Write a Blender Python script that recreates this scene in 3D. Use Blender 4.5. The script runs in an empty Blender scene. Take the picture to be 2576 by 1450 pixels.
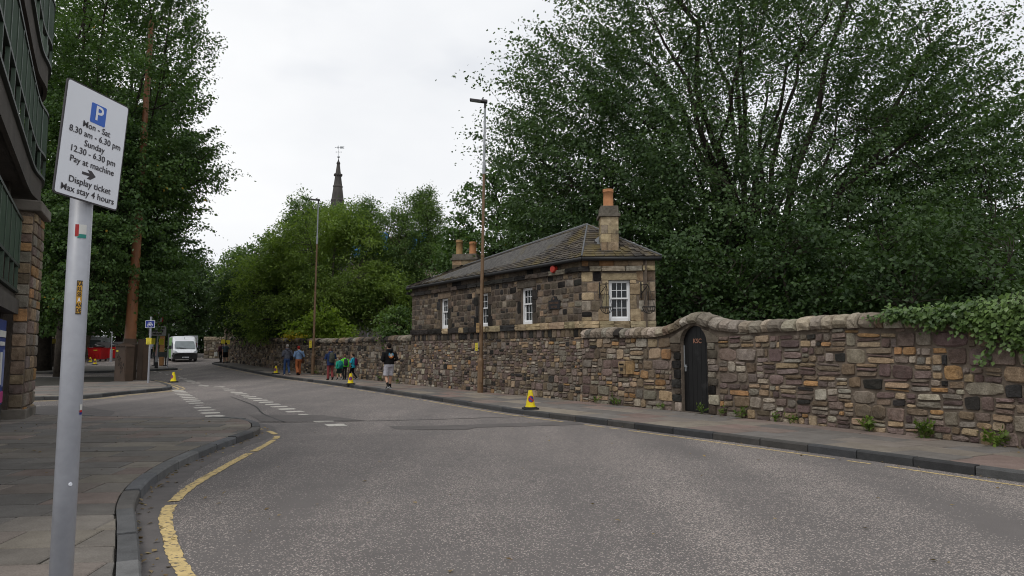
import bpy, bmesh, math, random
import numpy as np
from mathutils import Vector, Matrix, Euler

R = random.Random(7)
S = bpy.context.scene
COL = S.collection
D2R = math.radians

# ---------------------------------------------------------------- camera, sky, sun, exposure
cam_d = bpy.data.cameras.new('camera')
cam_d.sensor_width = 36.0
cam_d.lens = 36.0 * 1754.0 / 2576.0
cam_d.clip_start = 0.05
cam_d.clip_end = 6000
cam = bpy.data.objects.new('camera', cam_d)
cam.location = (0, 0, 1.6)
PITCH = D2R(5.05)
cam.rotation_euler = (math.pi / 2 + PITCH, 0, 0)
COL.objects.link(cam)
S.camera = cam

SUN_EL, SUN_AZ = D2R(56), D2R(215)          # high, behind the camera to the left
world = bpy.data.worlds.new('World')
S.world = world
world.use_nodes = True
wn, wl = world.node_tree.nodes, world.node_tree.links
wn.clear()
wout = wn.new('ShaderNodeOutputWorld')
wbg = wn.new('ShaderNodeBackground')
wbg.inputs['Strength'].default_value = 0.1
sky = wn.new('ShaderNodeTexSky')
sky.sky_type = 'NISHITA'
sky.sun_disc = False
sky.sun_elevation = SUN_EL
sky.sun_rotation = SUN_AZ
wtc = wn.new('ShaderNodeTexCoord')
wmap = wn.new('ShaderNodeMapping')
wmap.inputs['Scale'].default_value = (1, 1, 2.2)
wmap.inputs['Location'].default_value = (0.35, 0.1, 0.0)
wl.new(wtc.outputs['Generated'], wmap.inputs['Vector'])
cn = wn.new('ShaderNodeTexNoise')
cn.inputs['Scale'].default_value = 1.7
cn.inputs['Detail'].default_value = 5
cn.inputs['Roughness'].default_value = 0.5
wl.new(wmap.outputs[0], cn.inputs['Vector'])
cr = wn.new('ShaderNodeValToRGB')           # brightness of the cloud layer
cr.color_ramp.elements[0].position = 0.30
cr.color_ramp.elements[0].color = (0.765, 0.79, 0.835, 1)
cr.color_ramp.elements[1].position = 0.64
cr.color_ramp.elements[1].color = (0.96, 0.97, 0.985, 1)
wl.new(cn.outputs['Fac'], cr.inputs['Fac'])
c10 = wn.new('ShaderNodeVectorMath')
c10.operation = 'SCALE'
c10.inputs['Scale'].default_value = 10.0
wl.new(cr.outputs[0], c10.inputs[0])
cn2 = wn.new('ShaderNodeTexNoise')          # small openings of thinner cloud
cn2.inputs['Scale'].default_value = 3.1
cn2.inputs['Detail'].default_value = 4
wl.new(wmap.outputs[0], cn2.inputs['Vector'])
cr2 = wn.new('ShaderNodeValToRGB')
cr2.color_ramp.elements[0].position = 0.24
cr2.color_ramp.elements[0].color = (0.82, 0.82, 0.82, 1)
cr2.color_ramp.elements[1].position = 0.42
cr2.color_ramp.elements[1].color = (1, 1, 1, 1)
wl.new(cn2.outputs['Fac'], cr2.inputs['Fac'])
wmix = wn.new('ShaderNodeMix')
wmix.data_type = 'RGBA'
wl.new(cr2.outputs[0], wmix.inputs['Factor'])
wl.new(sky.outputs[0], wmix.inputs['A'])
wl.new(c10.outputs[0], wmix.inputs['B'])
wl.new(wmix.outputs['Result'], wbg.inputs['Color'])
wl.new(wbg.outputs[0], wout.inputs[0])

sun_d = bpy.data.lights.new('sun', 'SUN')
sun_d.energy = 1.3
sun_d.angle = D2R(25)
sun_d.color = (1.0, 0.965, 0.91)
sun = bpy.data.objects.new('sun', sun_d)
sun.location = (0, 0, 60)
sd = Vector((math.sin(SUN_AZ) * math.cos(SUN_EL), math.cos(SUN_AZ) * math.cos(SUN_EL), math.sin(SUN_EL)))
sun.rotation_euler = sd.to_track_quat('Z', 'Y').to_euler()
COL.objects.link(sun)

S.view_settings.view_transform = 'Standard'
S.view_settings.look = 'None'
S.view_settings.exposure = 0.04
S.view_settings.gamma = 1.0
S.view_settings.use_curve_mapping = False
S.cycles.max_bounces = 6
S.cycles.diffuse_bounces = 3
S.cycles.transparent_max_bounces = 8
S.cycles.use_denoising = True
S.cycles.filter_width = 1.05

# ---------------------------------------------------------------- helpers
def gz(y):
    """height of the street at distance y: level, then a gentle rise"""
    t = max(0.0, min(y, 150.0) - 38.0)
    return 0.026 * t * t / (t + 4.0)

def link(o, parent=None, inv=None):
    COL.objects.link(o)
    if parent is not None:
        o.parent = parent
        if inv is not None:
            o.matrix_parent_inverse = inv
    return o

def tag(o, label=None, cat=None, group=None, kind=None):
    if label: o['label'] = label
    if cat: o['category'] = cat
    if group: o['group'] = group
    if kind: o['kind'] = kind
    return o

def thing(name, label, cat, loc=(0, 0, 0), rz=0.0, group=None):
    o = bpy.data.objects.new(name, None)
    o.empty_display_size = 0.2
    o.location = loc
    o.rotation_euler = (0, 0, rz)
    COL.objects.link(o)
    return tag(o, label, cat, group)

def winv(o):
    return (Matrix.Translation(o.location) @ o.rotation_euler.to_matrix().to_4x4()).inverted()

class MB:
    """collects verts and faces for one mesh"""
    def __init__(s):
        s.v = []; s.f = []; s.mi = []; s.cur = 0
    def add(s, vs, fs):
        n = len(s.v)
        s.v += [tuple(p) for p in vs]
        s.f += [tuple(i + n for i in f) for f in fs]
        s.mi += [s.cur] * len(fs)
        return s
    def box(s, c, d, rz=0.0, taper=1.0, m=None):
        x, y, z = d[0] / 2, d[1] / 2, d[2] / 2
        vs = [Vector((a * x * (taper if k > 0 else 1), b * y * (taper if k > 0 else 1), k * z)) for k in (-1, 1) for b in (-1, 1) for a in (-1, 1)]
        M = m if m is not None else Matrix.Rotation(rz, 3, 'Z')
        vs = [M @ p + Vector(c) for p in vs]
        return s.add(vs, [(0, 2, 3, 1), (4, 5, 7, 6), (0, 1, 5, 4), (2, 6, 7, 3), (0, 4, 6, 2), (1, 3, 7, 5)])
    def tube(s, pts, rad, n=8, cap=True):
        pts = [Vector(p) for p in pts]
        if not isinstance(rad, (list, tuple)): rad = [rad] * len(pts)
        vs = []; fs = []
        up = None
        for i, p in enumerate(pts):
            t = (pts[min(i + 1, len(pts) - 1)] - pts[max(i - 1, 0)])
            t = t.normalized() if t.length > 1e-9 else Vector((0, 0, 1))
            if up is None:
                up = Vector((1, 0, 0)) if abs(t.x) < 0.8 else Vector((0, 1, 0))
            a = (up - t * up.dot(t)).normalized(); b = t.cross(a); up = a
            for k in range(n):
                w = 2 * math.pi * k / n
                vs.append(p + (a * math.cos(w) + b * math.sin(w)) * rad[i])
        for i in range(len(pts) - 1):
            for k in range(n):
                k2 = (k + 1) % n
                fs.append((i * n + k, i * n + k2, (i + 1) * n + k2, (i + 1) * n + k))
        if cap:
            fs.append(tuple(reversed(range(n))))
            fs.append(tuple((len(pts) - 1) * n + k for k in range(n)))
        return s.add(vs, fs)
    def lathe(s, prof, c=(0, 0, 0), n=16, a0=0.0):
        """prof: list of (r, z) from the bottom up"""
        vs = []; fs = []
        for r, z in prof:
            for k in range(n):
                w = a0 + 2 * math.pi * k / n
                vs.append((c[0] + r * math.cos(w), c[1] + r * math.sin(w), c[2] + z))
        for i in range(len(prof) - 1):
            for k in range(n):
                k2 = (k + 1) % n
                fs.append((i * n + k, i * n + k2, (i + 1) * n + k2, (i + 1) * n + k))
        fs.append(tuple(reversed(range(n))))
        fs.append(tuple((len(prof) - 1) * n + k for k in range(n)))
        return s.add(vs, fs)
    def prism(s, poly, z0, z1):
        """poly: list of (x,y) counter-clockwise"""
        n = len(poly)
        vs = [(x, y, z0) for x, y in poly] + [(x, y, z1) for x, y in poly]
        fs = [tuple(reversed(range(n))), tuple(range(n, 2 * n))]
        fs += [(i, (i + 1) % n, n + (i + 1) % n, n + i) for i in range(n)]
        return s.add(vs, fs)
    def plate(s, poly, M, th):
        """poly in local xz plane of matrix M, thickness th along local y (front at y=0)"""
        n = len(poly)
        vs = [M @ Vector((x, 0, z)) for x, z in poly] + [M @ Vector((x, th, z)) for x, z in poly]
        fs = [tuple(range(n)), tuple(reversed(range(n, 2 * n)))]
        fs += [((i + 1) % n, i, n + i, n + (i + 1) % n) for i in range(n)]
        return s.add(vs, fs)
    def mesh(s, name, mats, smooth=False):
        me = bpy.data.meshes.new(name)
        me.from_pydata(s.v, [], s.f)
        for m in (mats if isinstance(mats, (list, tuple)) else [mats]):
            me.materials.append(m)
        if any(s.mi):
            me.polygons.foreach_set('material_index', s.mi)
        if smooth:
            me.polygons.foreach_set('use_smooth', [True] * len(s.f))
        me.update()
        return me
    def build(s, name, mats, parent=None, inv=None, smooth=False, bevel=0.0):
        o = bpy.data.objects.new(name, s.mesh(name, mats, smooth))
        link(o, parent, inv)
        if bevel:
            b = o.modifiers.new('bevel', 'BEVEL'); b.width = bevel; b.segments = 2; b.limit_method = 'ANGLE'
        return o

def copy_tree(o, parent=None):
    c = o.copy(); COL.objects.link(c)
    if parent is not None: c.parent = parent
    for ch in list(o.children): copy_tree(ch, c)
    return c

def catmull(P, step):
    """resample a 2-D polyline through smooth spline at roughly equal steps"""
    P = [Vector((p[0], p[1])) for p in P]
    out = []
    for i in range(len(P) - 1):
        p0, p1, p2, p3 = P[max(i - 1, 0)], P[i], P[i + 1], P[min(i + 2, len(P) - 1)]
        n = max(2, int((p2 - p1).length / 0.05))
        for k in range(n):
            t = k / n
            out.append(0.5 * ((2 * p1) + (p2 - p0) * t + (2 * p0 - 5 * p1 + 4 * p2 - p3) * t * t + (3 * p1 - p0 - 3 * p2 + p3) * t ** 3))
    out.append(P[-1])
    return Path(out)

class Path:
    """a curve in plan with arc length; normal() points to the left of travel"""
    def __init__(s, pts):
        s.p = np.array([(p[0], p[1]) for p in pts])
        d = np.linalg.norm(np.diff(s.p, axis=0), axis=1)
        s.s = np.concatenate([[0], np.cumsum(d)])
        s.L = float(s.s[-1])
    def at(s, t):
        return Vector((float(np.interp(t, s.s, s.p[:, 0])), float(np.interp(t, s.s, s.p[:, 1]))))
    def dir(s, t, e=0.15):
        a, b = s.at(max(0, t - e)), s.at(min(s.L, t + e))
        return (b - a).normalized()
    def nrm(s, t):
        d = s.dir(t); return Vector((-d.y, d.x))
    def off(s, t, o):
        return s.at(t) + s.nrm(t) * o
    def near(s, q):
        return float(s.s[np.argmin((s.p[:, 0] - q[0]) ** 2 + (s.p[:, 1] - q[1]) ** 2)])

# ---------------------------------------------------------------- materials
def mat(name, base, base2=None, scale=6.0, rough=0.85, bump=0.0, bscale=60.0, objcol=False, spec=0.3, metal=0.0,
        patch=None, pscale=1.2, plo=0.5, phi=0.65, grain=0.0, gscale=120.0):
    """colour varied by world-space noise; patch = a third colour in large worn or stained areas"""
    m = bpy.data.materials.new(name); m.use_nodes = True
    nt = m.node_tree; N = nt.nodes; L = nt.links
    b = N['Principled BSDF']
    b.inputs['Roughness'].default_value = rough
    b.inputs['Metallic'].default_value = metal
    b.inputs['Specular IOR Level'].default_value = spec
    g = N.new('ShaderNodeNewGeometry')
    def noise(sc, det=4.0, ro=0.6):
        n = N.new('ShaderNodeTexNoise'); n.inputs['Scale'].default_value = sc
        n.inputs['Detail'].default_value = det; n.inputs['Roughness'].default_value = ro
        L.new(g.outputs['Position'], n.inputs['Vector']); return n
    def mix(f, a, bb, blend='MIX'):
        x = N.new('ShaderNodeMix'); x.data_type = 'RGBA'; x.blend_type = blend
        if isinstance(f, (int, float)): x.inputs['Factor'].default_value = f
        else: L.new(f, x.inputs['Factor'])
        for k, c in (('A', a), ('B', bb)):
            if isinstance(c, tuple): x.inputs[k].default_value = (*c[:3], 1)
            else: L.new(c, x.inputs[k])
        return x.outputs['Result']
    def ramp(src, lo, hi):
        r = N.new('ShaderNodeMapRange'); r.inputs['From Min'].default_value = lo; r.inputs['From Max'].default_value = hi
        L.new(src, r.inputs['Value']); return r.outputs['Result']
    base2 = base2 or tuple(c * 0.75 for c in base)
    if objcol:
        oi = N.new('ShaderNodeObjectInfo')
        n1 = ramp(noise(scale).outputs['Fac'], 0.3, 0.7)
        dark = mix(1.0, oi.outputs['Color'], base2, 'MULTIPLY')
        col = mix(n1, dark, oi.outputs['Color'])
    else:
        col = mix(ramp(noise(scale).outputs['Fac'], 0.3, 0.7), base2, base)
    if patch:
        col = mix(ramp(noise(pscale, 5).outputs['Fac'], plo, phi), col, patch)
    if grain:
        gn = ramp(noise(gscale, 2).outputs['Fac'], 0.3, 0.7)
        lo = mix(1.0, col, (1 - grain,) * 3, 'MULTIPLY'); hi = mix(1.0, col, (1 + grain,) * 3, 'MULTIPLY')
        col = mix(gn, lo, hi)
    L.new(col, b.inputs['Base Color'])
    if bump:
        bp = N.new('ShaderNodeBump'); bp.inputs['Strength'].default_value = bump; bp.inputs['Distance'].default_value = 0.02
        L.new(noise(bscale, 5).outputs['Fac'], bp.inputs['Height']); L.new(bp.outputs[0], b.inputs['Normal'])
    return m

def leaf_mat(name, c1, c2, c3=None, trans=0.35, scale=0.5, rough=0.5, spec=0.25):
    m = bpy.data.materials.new(name); m.use_nodes = True
    nt = m.node_tree; N = nt.nodes; L = nt.links
    b = N['Principled BSDF']; out = N['Material Output']
    b.inputs['Roughness'].default_value = rough
    b.inputs['Specular IOR Level'].default_value = spec
    g = N.new('ShaderNodeNewGeometry')
    n = N.new('ShaderNodeTexNoise'); n.inputs['Scale'].default_value = scale; n.inputs['Detail'].default_value = 3
    L.new(g.outputs['Position'], n.inputs['Vector'])
    mr = N.new('ShaderNodeMapRange'); mr.inputs['From Min'].default_value = 0.35; mr.inputs['From Max'].default_value = 0.65
    L.new(n.outputs['Fac'], mr.inputs['Value'])
    add = N.new('ShaderNodeMath'); add.operation = 'MULTIPLY_ADD'; add.inputs[1].default_value = 0.55; 
    L.new(g.outputs['Random Per Island'], add.inputs[0])
    sc = N.new('ShaderNodeMath'); sc.operation = 'MULTIPLY'; sc.inputs[1].default_value = 0.45
    L.new(mr.outputs[0], sc.inputs[0]); L.new(sc.outputs[0], add.inputs[2])
    cr = N.new('ShaderNodeValToRGB'); e = cr.color_ramp.elements
    e[0].position = 0.05; e[0].color = (*c1, 1); e[1].position = 0.9; e[1].color = (*c2, 1)
    if c3:
        x = cr.color_ramp.elements.new(0.985); x.color = (*c2, 1)
        x = cr.color_ramp.elements.new(0.99); x.color = (*c3, 1)
    L.new(add.outputs[0], cr.inputs['Fac'])
    L.new(cr.outputs[0], b.inputs['Base Color'])
    t = N.new('ShaderNodeBsdfTranslucent')
    br = N.new('ShaderNodeMix'); br.data_type = 'RGBA'; br.blend_type = 'MULTIPLY'; br.inputs['Factor'].default_value = 1
    br.inputs['B'].default_value = (1.25, 1.35, 0.6, 1)
    L.new(cr.outputs[0], br.inputs['A']); L.new(br.outputs['Result'], t.inputs['Color'])
    ms = N.new('ShaderNodeMixShader'); ms.inputs['Fac'].default_value = trans
    L.new(b.outputs[0], ms.inputs[1]); L.new(t.outputs[0], ms.inputs[2]); L.new(ms.outputs[0], out.inputs['Surface'])
    return m

def plain(name, c, rough=0.5, spec=0.4, metal=0.0, grime=0.12, scale=5.0):
    return mat(name, c, tuple(x * (1 - grime) for x in c), scale=scale, rough=rough, spec=spec, metal=metal)

def glass_mat(name, tint=(0.02, 0.025, 0.03), clear=0.55):
    m = bpy.data.materials.new(name); m.use_nodes = True
    nt = m.node_tree; N = nt.nodes; L = nt.links
    b = N['Principled BSDF']; b.inputs['Base Color'].default_value = (*tint, 1); b.inputs['Roughness'].default_value = 0.06
    b.inputs['Specular IOR Level'].default_value = 0.6
    t = N.new('ShaderNodeBsdfTransparent'); t.inputs['Color'].default_value = (0.85, 0.88, 0.88, 1)
    ms = N.new('ShaderNodeMixShader'); ms.inputs['Fac'].default_value = clear
    L.new(b.outputs[0], ms.inputs[1]); L.new(t.outputs[0], ms.inputs[2]); L.new(ms.outputs[0], N['Material Output'].inputs['Surface'])
    return m

M = {}
M['stone'] = mat('wall_stone', (1, 1, 1), (0.55, 0.53, 0.5), scale=9, rough=0.95, bump=0.9, bscale=28, objcol=True, spec=0.15, grain=0.26, gscale=60,
                 patch=(0.075, 0.066, 0.056), pscale=1.9, plo=0.56, phi=0.80)
M['ashlar'] = mat('ashlar_stone', (1, 1, 1), (0.5, 0.48, 0.46), scale=7, rough=0.95, bump=0.5, bscale=45, objcol=True, spec=0.12, grain=0.22, gscale=80,
                  patch=(0.055, 0.050, 0.045), pscale=2.4, plo=0.57, phi=0.78)
M['mortar'] = mat('lime_mortar', (0.20, 0.162, 0.128), (0.115, 0.094, 0.076), scale=5, rough=0.97, bump=0.8, bscale=40, spec=0.1, grain=0.15)
M['rubble_far'] = mat('rubble_stone', (0.30, 0.24, 0.17), (0.10, 0.085, 0.07), scale=6, rough=0.97, bump=0.9, bscale=25, spec=0.1, grain=0.25, gscale=40)
M['slate'] = mat('roof_slate', (1, 1, 1), (0.6, 0.6, 0.6), scale=10, rough=0.75, bump=0.5, bscale=50, objcol=True, spec=0.3,
                 patch=(0.13, 0.10, 0.035), pscale=1.5, plo=0.5, phi=0.72, grain=0.2)
M['slate_far'] = mat('roof_slate_far', (0.115, 0.108, 0.10), (0.045, 0.043, 0.042), scale=9, rough=0.75, bump=0.5, bscale=40, spec=0.3,
                     patch=(0.105, 0.085, 0.035), pscale=1.6, plo=0.55, phi=0.75, grain=0.2)
M['lead'] = mat('lead_flashing', (0.145, 0.15, 0.16), (0.10, 0.105, 0.112), scale=8, rough=0.55, spec=0.4)
M['flag'] = mat('flagstone', (1, 1, 1), (0.72, 0.71, 0.70), scale=3.5, rough=0.9, bump=0.35, bscale=30, objcol=True, spec=0.25,
                patch=(0.09, 0.083, 0.073), pscale=1.3, plo=0.58, phi=0.9, grain=0.16, gscale=80)
M['kerb'] = mat('kerb_stone', (1, 1, 1), (0.68, 0.68, 0.68), scale=6, rough=0.85, bump=0.4, bscale=40, objcol=True, spec=0.3, grain=0.15)
M['bedding'] = mat('paving_joint', (0.04, 0.036, 0.03), (0.025, 0.024, 0.019), scale=4, rough=0.97, patch=(0.06, 0.075, 0.025), pscale=2.0, plo=0.6, phi=0.7)
M['yellow_paint'] = mat('worn_yellow_paint', (0.63, 0.48, 0.225), (0.47, 0.355, 0.165), scale=9, rough=0.8, spec=0.2, patch=(0.17, 0.14, 0.10), pscale=22, plo=0.54, phi=0.60)
M['white_paint'] = mat('worn_white_paint', (0.62, 0.59, 0.54), (0.42, 0.40, 0.36), scale=9, rough=0.8, spec=0.2, patch=(0.17, 0.155, 0.14), pscale=9, plo=0.57, phi=0.64)
M['tar'] = mat('tar_seam', (0.045, 0.044, 0.045), (0.03, 0.03, 0.031), scale=5, rough=0.75, grain=0.2)
M['patch'] = mat('asphalt_patch', (0.128, 0.116, 0.111), (0.098, 0.09, 0.087), scale=3, rough=0.85, bump=0.3, bscale=120, grain=0.3, gscale=160)
M['earth'] = mat('earth', (0.055, 0.05, 0.03), (0.03, 0.04, 0.015), scale=0.8, rough=0.97)
M['bark'] = mat('bark', (0.05, 0.042, 0.034), (0.022, 0.019, 0.016), scale=5, rough=0.95, bump=0.7, bscale=20, spec=0.1)
M['bark_grey'] = mat('bark_grey', (0.10, 0.09, 0.075), (0.05, 0.045, 0.036), scale=5, rough=0.95, bump=0.7, bscale=20, spec=0.1)
M['white_wood'] = plain('white_painted_wood', (0.80, 0.81, 0.82), 0.45, grime=0.06)
M['glass'] = glass_mat('window_glass')
M['dark_in'] = plain('dark_interior', (0.012, 0.012, 0.012), 0.9, 0.1)
M['curtain'] = plain('net_curtain', (0.60, 0.60, 0.57), 0.9, 0.1)
M['black_iron'] = plain('black_iron', (0.014, 0.014, 0.015), 0.55, 0.4)
M['black_paint'] = mat('black_painted_wood', (0.010, 0.010, 0.0105), (0.006, 0.006, 0.0065), scale=6, rough=0.5, spec=0.35, patch=(0.03, 0.03, 0.031), pscale=3.0, plo=0.62, phi=0.75)
M['terracotta'] = mat('terracotta', (0.52, 0.25, 0.12), (0.38, 0.18, 0.085), scale=4, rough=0.8, spec=0.2)
M['buff_pot'] = mat('buff_clay', (0.40, 0.26, 0.12), (0.24, 0.15, 0.07), scale=5, rough=0.8, spec=0.2)
M['galv'] = mat('galvanised_steel', (0.36, 0.38, 0.40), (0.27, 0.285, 0.30), scale=7, rough=0.5, metal=0.35, spec=0.5)
M['pole_grey'] = mat('grey_pole_paint', (0.335, 0.345, 0.38), (0.28, 0.288, 0.318), scale=3, rough=0.42, spec=0.5, grain=0.05, gscale=25, patch=(0.22, 0.22, 0.24), pscale=4, plo=0.66, phi=0.8)
M['brown_post'] = mat('brown_post_paint', (0.20, 0.125, 0.07), (0.15, 0.092, 0.05), scale=4, rough=0.5, spec=0.4)
M['rust_post'] = mat('rust_brown_paint', (0.27, 0.11, 0.043), (0.20, 0.08, 0.032), scale=3, rough=0.45, spec=0.45)
M['cab_brown'] = mat('cabinet_brown', (0.085, 0.055, 0.038), (0.06, 0.04, 0.028), scale=4, rough=0.6, spec=0.35)
M['sign_white'] = plain('sign_white', (0.75, 0.775, 0.83), 0.4, grime=0.07, scale=3)
M['sign_dark'] = plain('sign_dark_grey', (0.045, 0.04, 0.045), 0.5)
M['sign_blue'] = plain('sign_blue', (0.03, 0.13, 0.55), 0.4)
M['navy'] = plain('sign_navy', (0.01, 0.025, 0.22), 0.4)
M['sign_grey'] = plain('dirty_white', (0.46, 0.46, 0.46), 0.6, grime=0.25, scale=8)
M['sign_red'] = plain('sign_red', (0.45, 0.015, 0.02), 0.45)
M['notice'] = plain('yellow_notice', (0.72, 0.60, 0.05), 0.6)
M['ink'] = plain('black_ink', (0.02, 0.018, 0.018), 0.6)
M['cone_yellow'] = plain('cone_yellow', (0.83, 0.66, 0.015), 0.45, grime=0.2)
M['rubber'] = plain('black_rubber', (0.022, 0.023, 0.026), 0.75)
M['cone_blue'] = plain('cone_blue', (0.02, 0.05, 0.25), 0.5)
M['green_metal'] = mat('green_painted_steel', (0.052, 0.085, 0.055), (0.035, 0.058, 0.04), scale=3, rough=0.5, spec=0.4, patch=(0.06, 0.07, 0.055), pscale=2.2, plo=0.6, phi=0.8)
M['green_dark'] = plain('dark_green_steel', (0.02, 0.03, 0.024), 0.5)
M['concrete'] = mat('stained_concrete', (0.20, 0.18, 0.155), (0.12, 0.108, 0.092), scale=1.4, rough=0.93, bump=0.25, bscale=20, patch=(0.075, 0.066, 0.055), pscale=0.9, plo=0.5, phi=0.7)
M['concrete_dark'] = mat('shade_dark_concrete', (0.085, 0.075, 0.064), (0.05, 0.044, 0.038), scale=1.4, rough=0.93, bump=0.25, bscale=20)  # brown concrete, its colour darkened further for the shade under the decks
M['van_white'] = plain('van_white', (0.72, 0.74, 0.78), 0.3, 0.5, grime=0.05)
M['van_green'] = plain('van_green', (0.20, 0.42, 0.12), 0.35, 0.5)
M['black_plastic'] = plain('black_plastic', (0.018, 0.018, 0.02), 0.55)
M['windscreen'] = plain('windscreen', (0.20, 0.235, 0.25), 0.2, 0.7, grime=0.3, scale=2)  # grey-blue reflection put into the colour of the glass
M['lamp_glass'] = plain('headlamp', (0.35, 0.37, 0.40), 0.15, 0.6)
M['bin_red'] = plain('bin_red', (0.42, 0.012, 0.015), 0.45)
M['bag_black'] = mat('bin_bag', (0.02, 0.02, 0.022), (0.012, 0.012, 0.013), scale=8, rough=0.35, bump=1.0, bscale=9, spec=0.5)
M['wood'] = plain('bare_timber', (0.38, 0.20, 0.085), 0.8)
M['church'] = mat('sooty_stone', (0.085, 0.078, 0.072), (0.045, 0.043, 0.042), scale=0.4, rough=0.95, patch=(0.14, 0.105, 0.07), pscale=0.25, plo=0.6, phi=0.75)
M['blue_sheet'] = plain('blue_sheeting', (0.06, 0.24, 0.55), 0.6)
M['brick_red'] = plain('red_brick', (0.34, 0.09, 0.06), 0.9)
# ---------------------------------------------------------------- the setting: ground, street, pavements
def sheet(name, x0, x1, y0, y1, nx, ny, zf, m, kind='structure'):
    xs = np.linspace(x0, x1, nx); ys = np.linspace(y0, y1, ny)
    b = MB()
    b.add([(x, y, zf(x, y)) for y in ys for x in xs],
          [(j * nx + i, j * nx + i + 1, (j + 1) * nx + i + 1, (j + 1) * nx + i) for j in range(ny - 1) for i in range(nx - 1)])
    o = b.build(name, m)
    o['kind'] = kind
    return o

ground = sheet('ground', -3000, 3000, -3000, 3000, 2, 2, lambda x, y: -0.06, M['earth'])

def road_mat():
    m = bpy.data.materials.new('chipped_asphalt'); m.use_nodes = True
    nt = m.node_tree; N = nt.nodes; L = nt.links; b = N['Principled BSDF']
    b.inputs['Roughness'].default_value = 0.82; b.inputs['Specular IOR Level'].default_value = 0.3
    g = N.new('ShaderNodeNewGeometry')
    def noise(s, d=4, ro=0.6, vec=None):
        n = N.new('ShaderNodeTexNoise'); n.inputs['Scale'].default_value = s; n.inputs['Detail'].default_value = d
        n.inputs['Roughness'].default_value = ro
        L.new(vec or g.outputs['Position'], n.inputs['Vector']); return n.outputs['Fac']
    def mr(src, lo, hi, a=0.0, c=1.0):
        r = N.new('ShaderNodeMapRange'); r.inputs['From Min'].default_value = lo; r.inputs['From Max'].default_value = hi
        r.inputs['To Min'].default_value = a; r.inputs['To Max'].default_value = c
        L.new(src, r.inputs['Value']); return r.outputs['Result']
    def mx(f, a, c):
        x = N.new('ShaderNodeMix'); x.data_type = 'RGBA'; L.new(f, x.inputs['Factor'])
        for k, v in (('A', a), ('B', c)):
            if isinstance(v, tuple): x.inputs[k].default_value = (*v, 1)
            else: L.new(v, x.inputs[k])
        return x.outputs['Result']
    def math2(op, a, c):
        x = N.new('ShaderNodeMath'); x.operation = op
        for i, v in enumerate((a, c)):
            if isinstance(v, (int, float)): x.inputs[i].default_value = v
            else: L.new(v, x.inputs[i])
        return x.outputs[0]
    v = N.new('ShaderNodeTexVoronoi'); v.inputs['Scale'].default_value = 78; v.inputs['Randomness'].default_value = 1
    L.new(g.outputs['Position'], v.inputs['Vector'])
    sx = N.new('ShaderNodeSeparateColor'); L.new(v.outputs['Color'], sx.inputs[0])
    # lengthwise streaks where tyres have polished the binder
    rot = N.new('ShaderNodeMapping'); rot.inputs['Rotation'].default_value = (0, 0, D2R(-32)); rot.inputs['Scale'].default_value = (1.0, 0.12, 1)
    L.new(g.outputs['Position'], rot.inputs['Vector'])
    streak = noise(0.75, 3, 0.5, rot.outputs[0])
    dens = math2('ADD', mr(noise(0.55, 6, 0.62), 0.3, 0.7, -0.14, 0.16), mr(streak, 0.32, 0.68, -0.26, 0.24))
    thr = math2('SUBTRACT', 0.70, dens)
    chip = math2('GREATER_THAN', sx.outputs[0], thr)
    inner = math2('LESS_THAN', v.outputs['Distance'], 0.0150)
    chip = math2('MULTIPLY', chip, math2('LESS_THAN', v.outputs['Distance'], 0.55))
    binder = mx(mr(noise(1.3, 5), 0.3, 0.7), (0.096, 0.086, 0.083), (0.138, 0.124, 0.118))
    binder = mx(mr(noise(150, 2), 0.35, 0.65), binder, (0.15, 0.138, 0.134))
    light = mx(sx.outputs[1], (0.26, 0.22, 0.20), (0.47, 0.415, 0.38))
    col = mx(chip, binder, light)
    # oil and grime
    col = mx(mr(noise(0.9, 6, 0.7), 0.62, 0.78), col, (0.075, 0.069, 0.069))
    L.new(col, b.inputs['Base Color'])
    bp = N.new('ShaderNodeBump'); bp.inputs['Strength'].default_value = 0.55; bp.inputs['Distance'].default_value = 0.008
    L.new(math2('ADD', math2('MULTIPLY', v.outputs['Distance'], -1.0), noise(130, 3)), bp.inputs['Height'])
    L.new(bp.outputs[0], b.inputs['Normal'])
    return m
M['road'] = road_mat()
road = sheet('road', -140, 40, -20, 160, 10, 181, lambda x, y: gz(y), M['road'])

KR = catmull([(9.8, 2.4), (7.75, 6.0), (6.18, 8.58), (5.1, 10.35), (3.62, 12.6), (1.85, 15.15), (-0.03, 17.85), (-2.3, 21.9), (-4.55, 25.85),
              (-9.44, 34.0), (-17.0, 45.6), (-23.6, 55.8), (-24.6, 57.6), (-24.4, 59.2), (-22.5, 60.5)], .1)
KL = catmull([(0.2, 0.1), (-1.2, 2.5), (-2.05, 4.05), (-2.63, 5.1), (-3.22, 6.16), (-3.71, 7.04), (-4.14, 8.11), (-4.49, 9.57), (-4.68, 11.45),
              (-4.73, 13.0), (-4.96, 13.94), (-5.42, 14.87), (-6.1, 15.5), (-7.2, 15.75), (-9.71, 15.98), (-11.4, 16.5), (-14.5, 18.2)], .1)
KI = catmull([(-30, 14.5), (-19, 20.2), (-15.2, 22.1), (-13.9, 23.1), (-13.85, 24.9), (-13.6, 26.8), (-13.65, 28.0), (-14.2, 29.3), (-16.6, 33.0), (-19.6, 37.0),
              (-22.5, 38.6), (-30, 36.5), (-42, 31)], .1)
KJ = catmull([(-46, 35), (-33, 41.6), (-27.4, 44.4), (-25.0, 46.0), (-23.3, 48.2), (-23.6, 49.2), (-25.5, 50.6), (-33, 52.5), (-48, 52)], .1)
WALLP = catmull([(11.6, 2.4), (9.75, 6.4), (8.65, 8.7), (7.68, 10.6), (6.95, 12.1), (5.96, 13.9), (4.79, 15.75), (4.02, 17.0), (2.03, 20.16)], .1)
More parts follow.
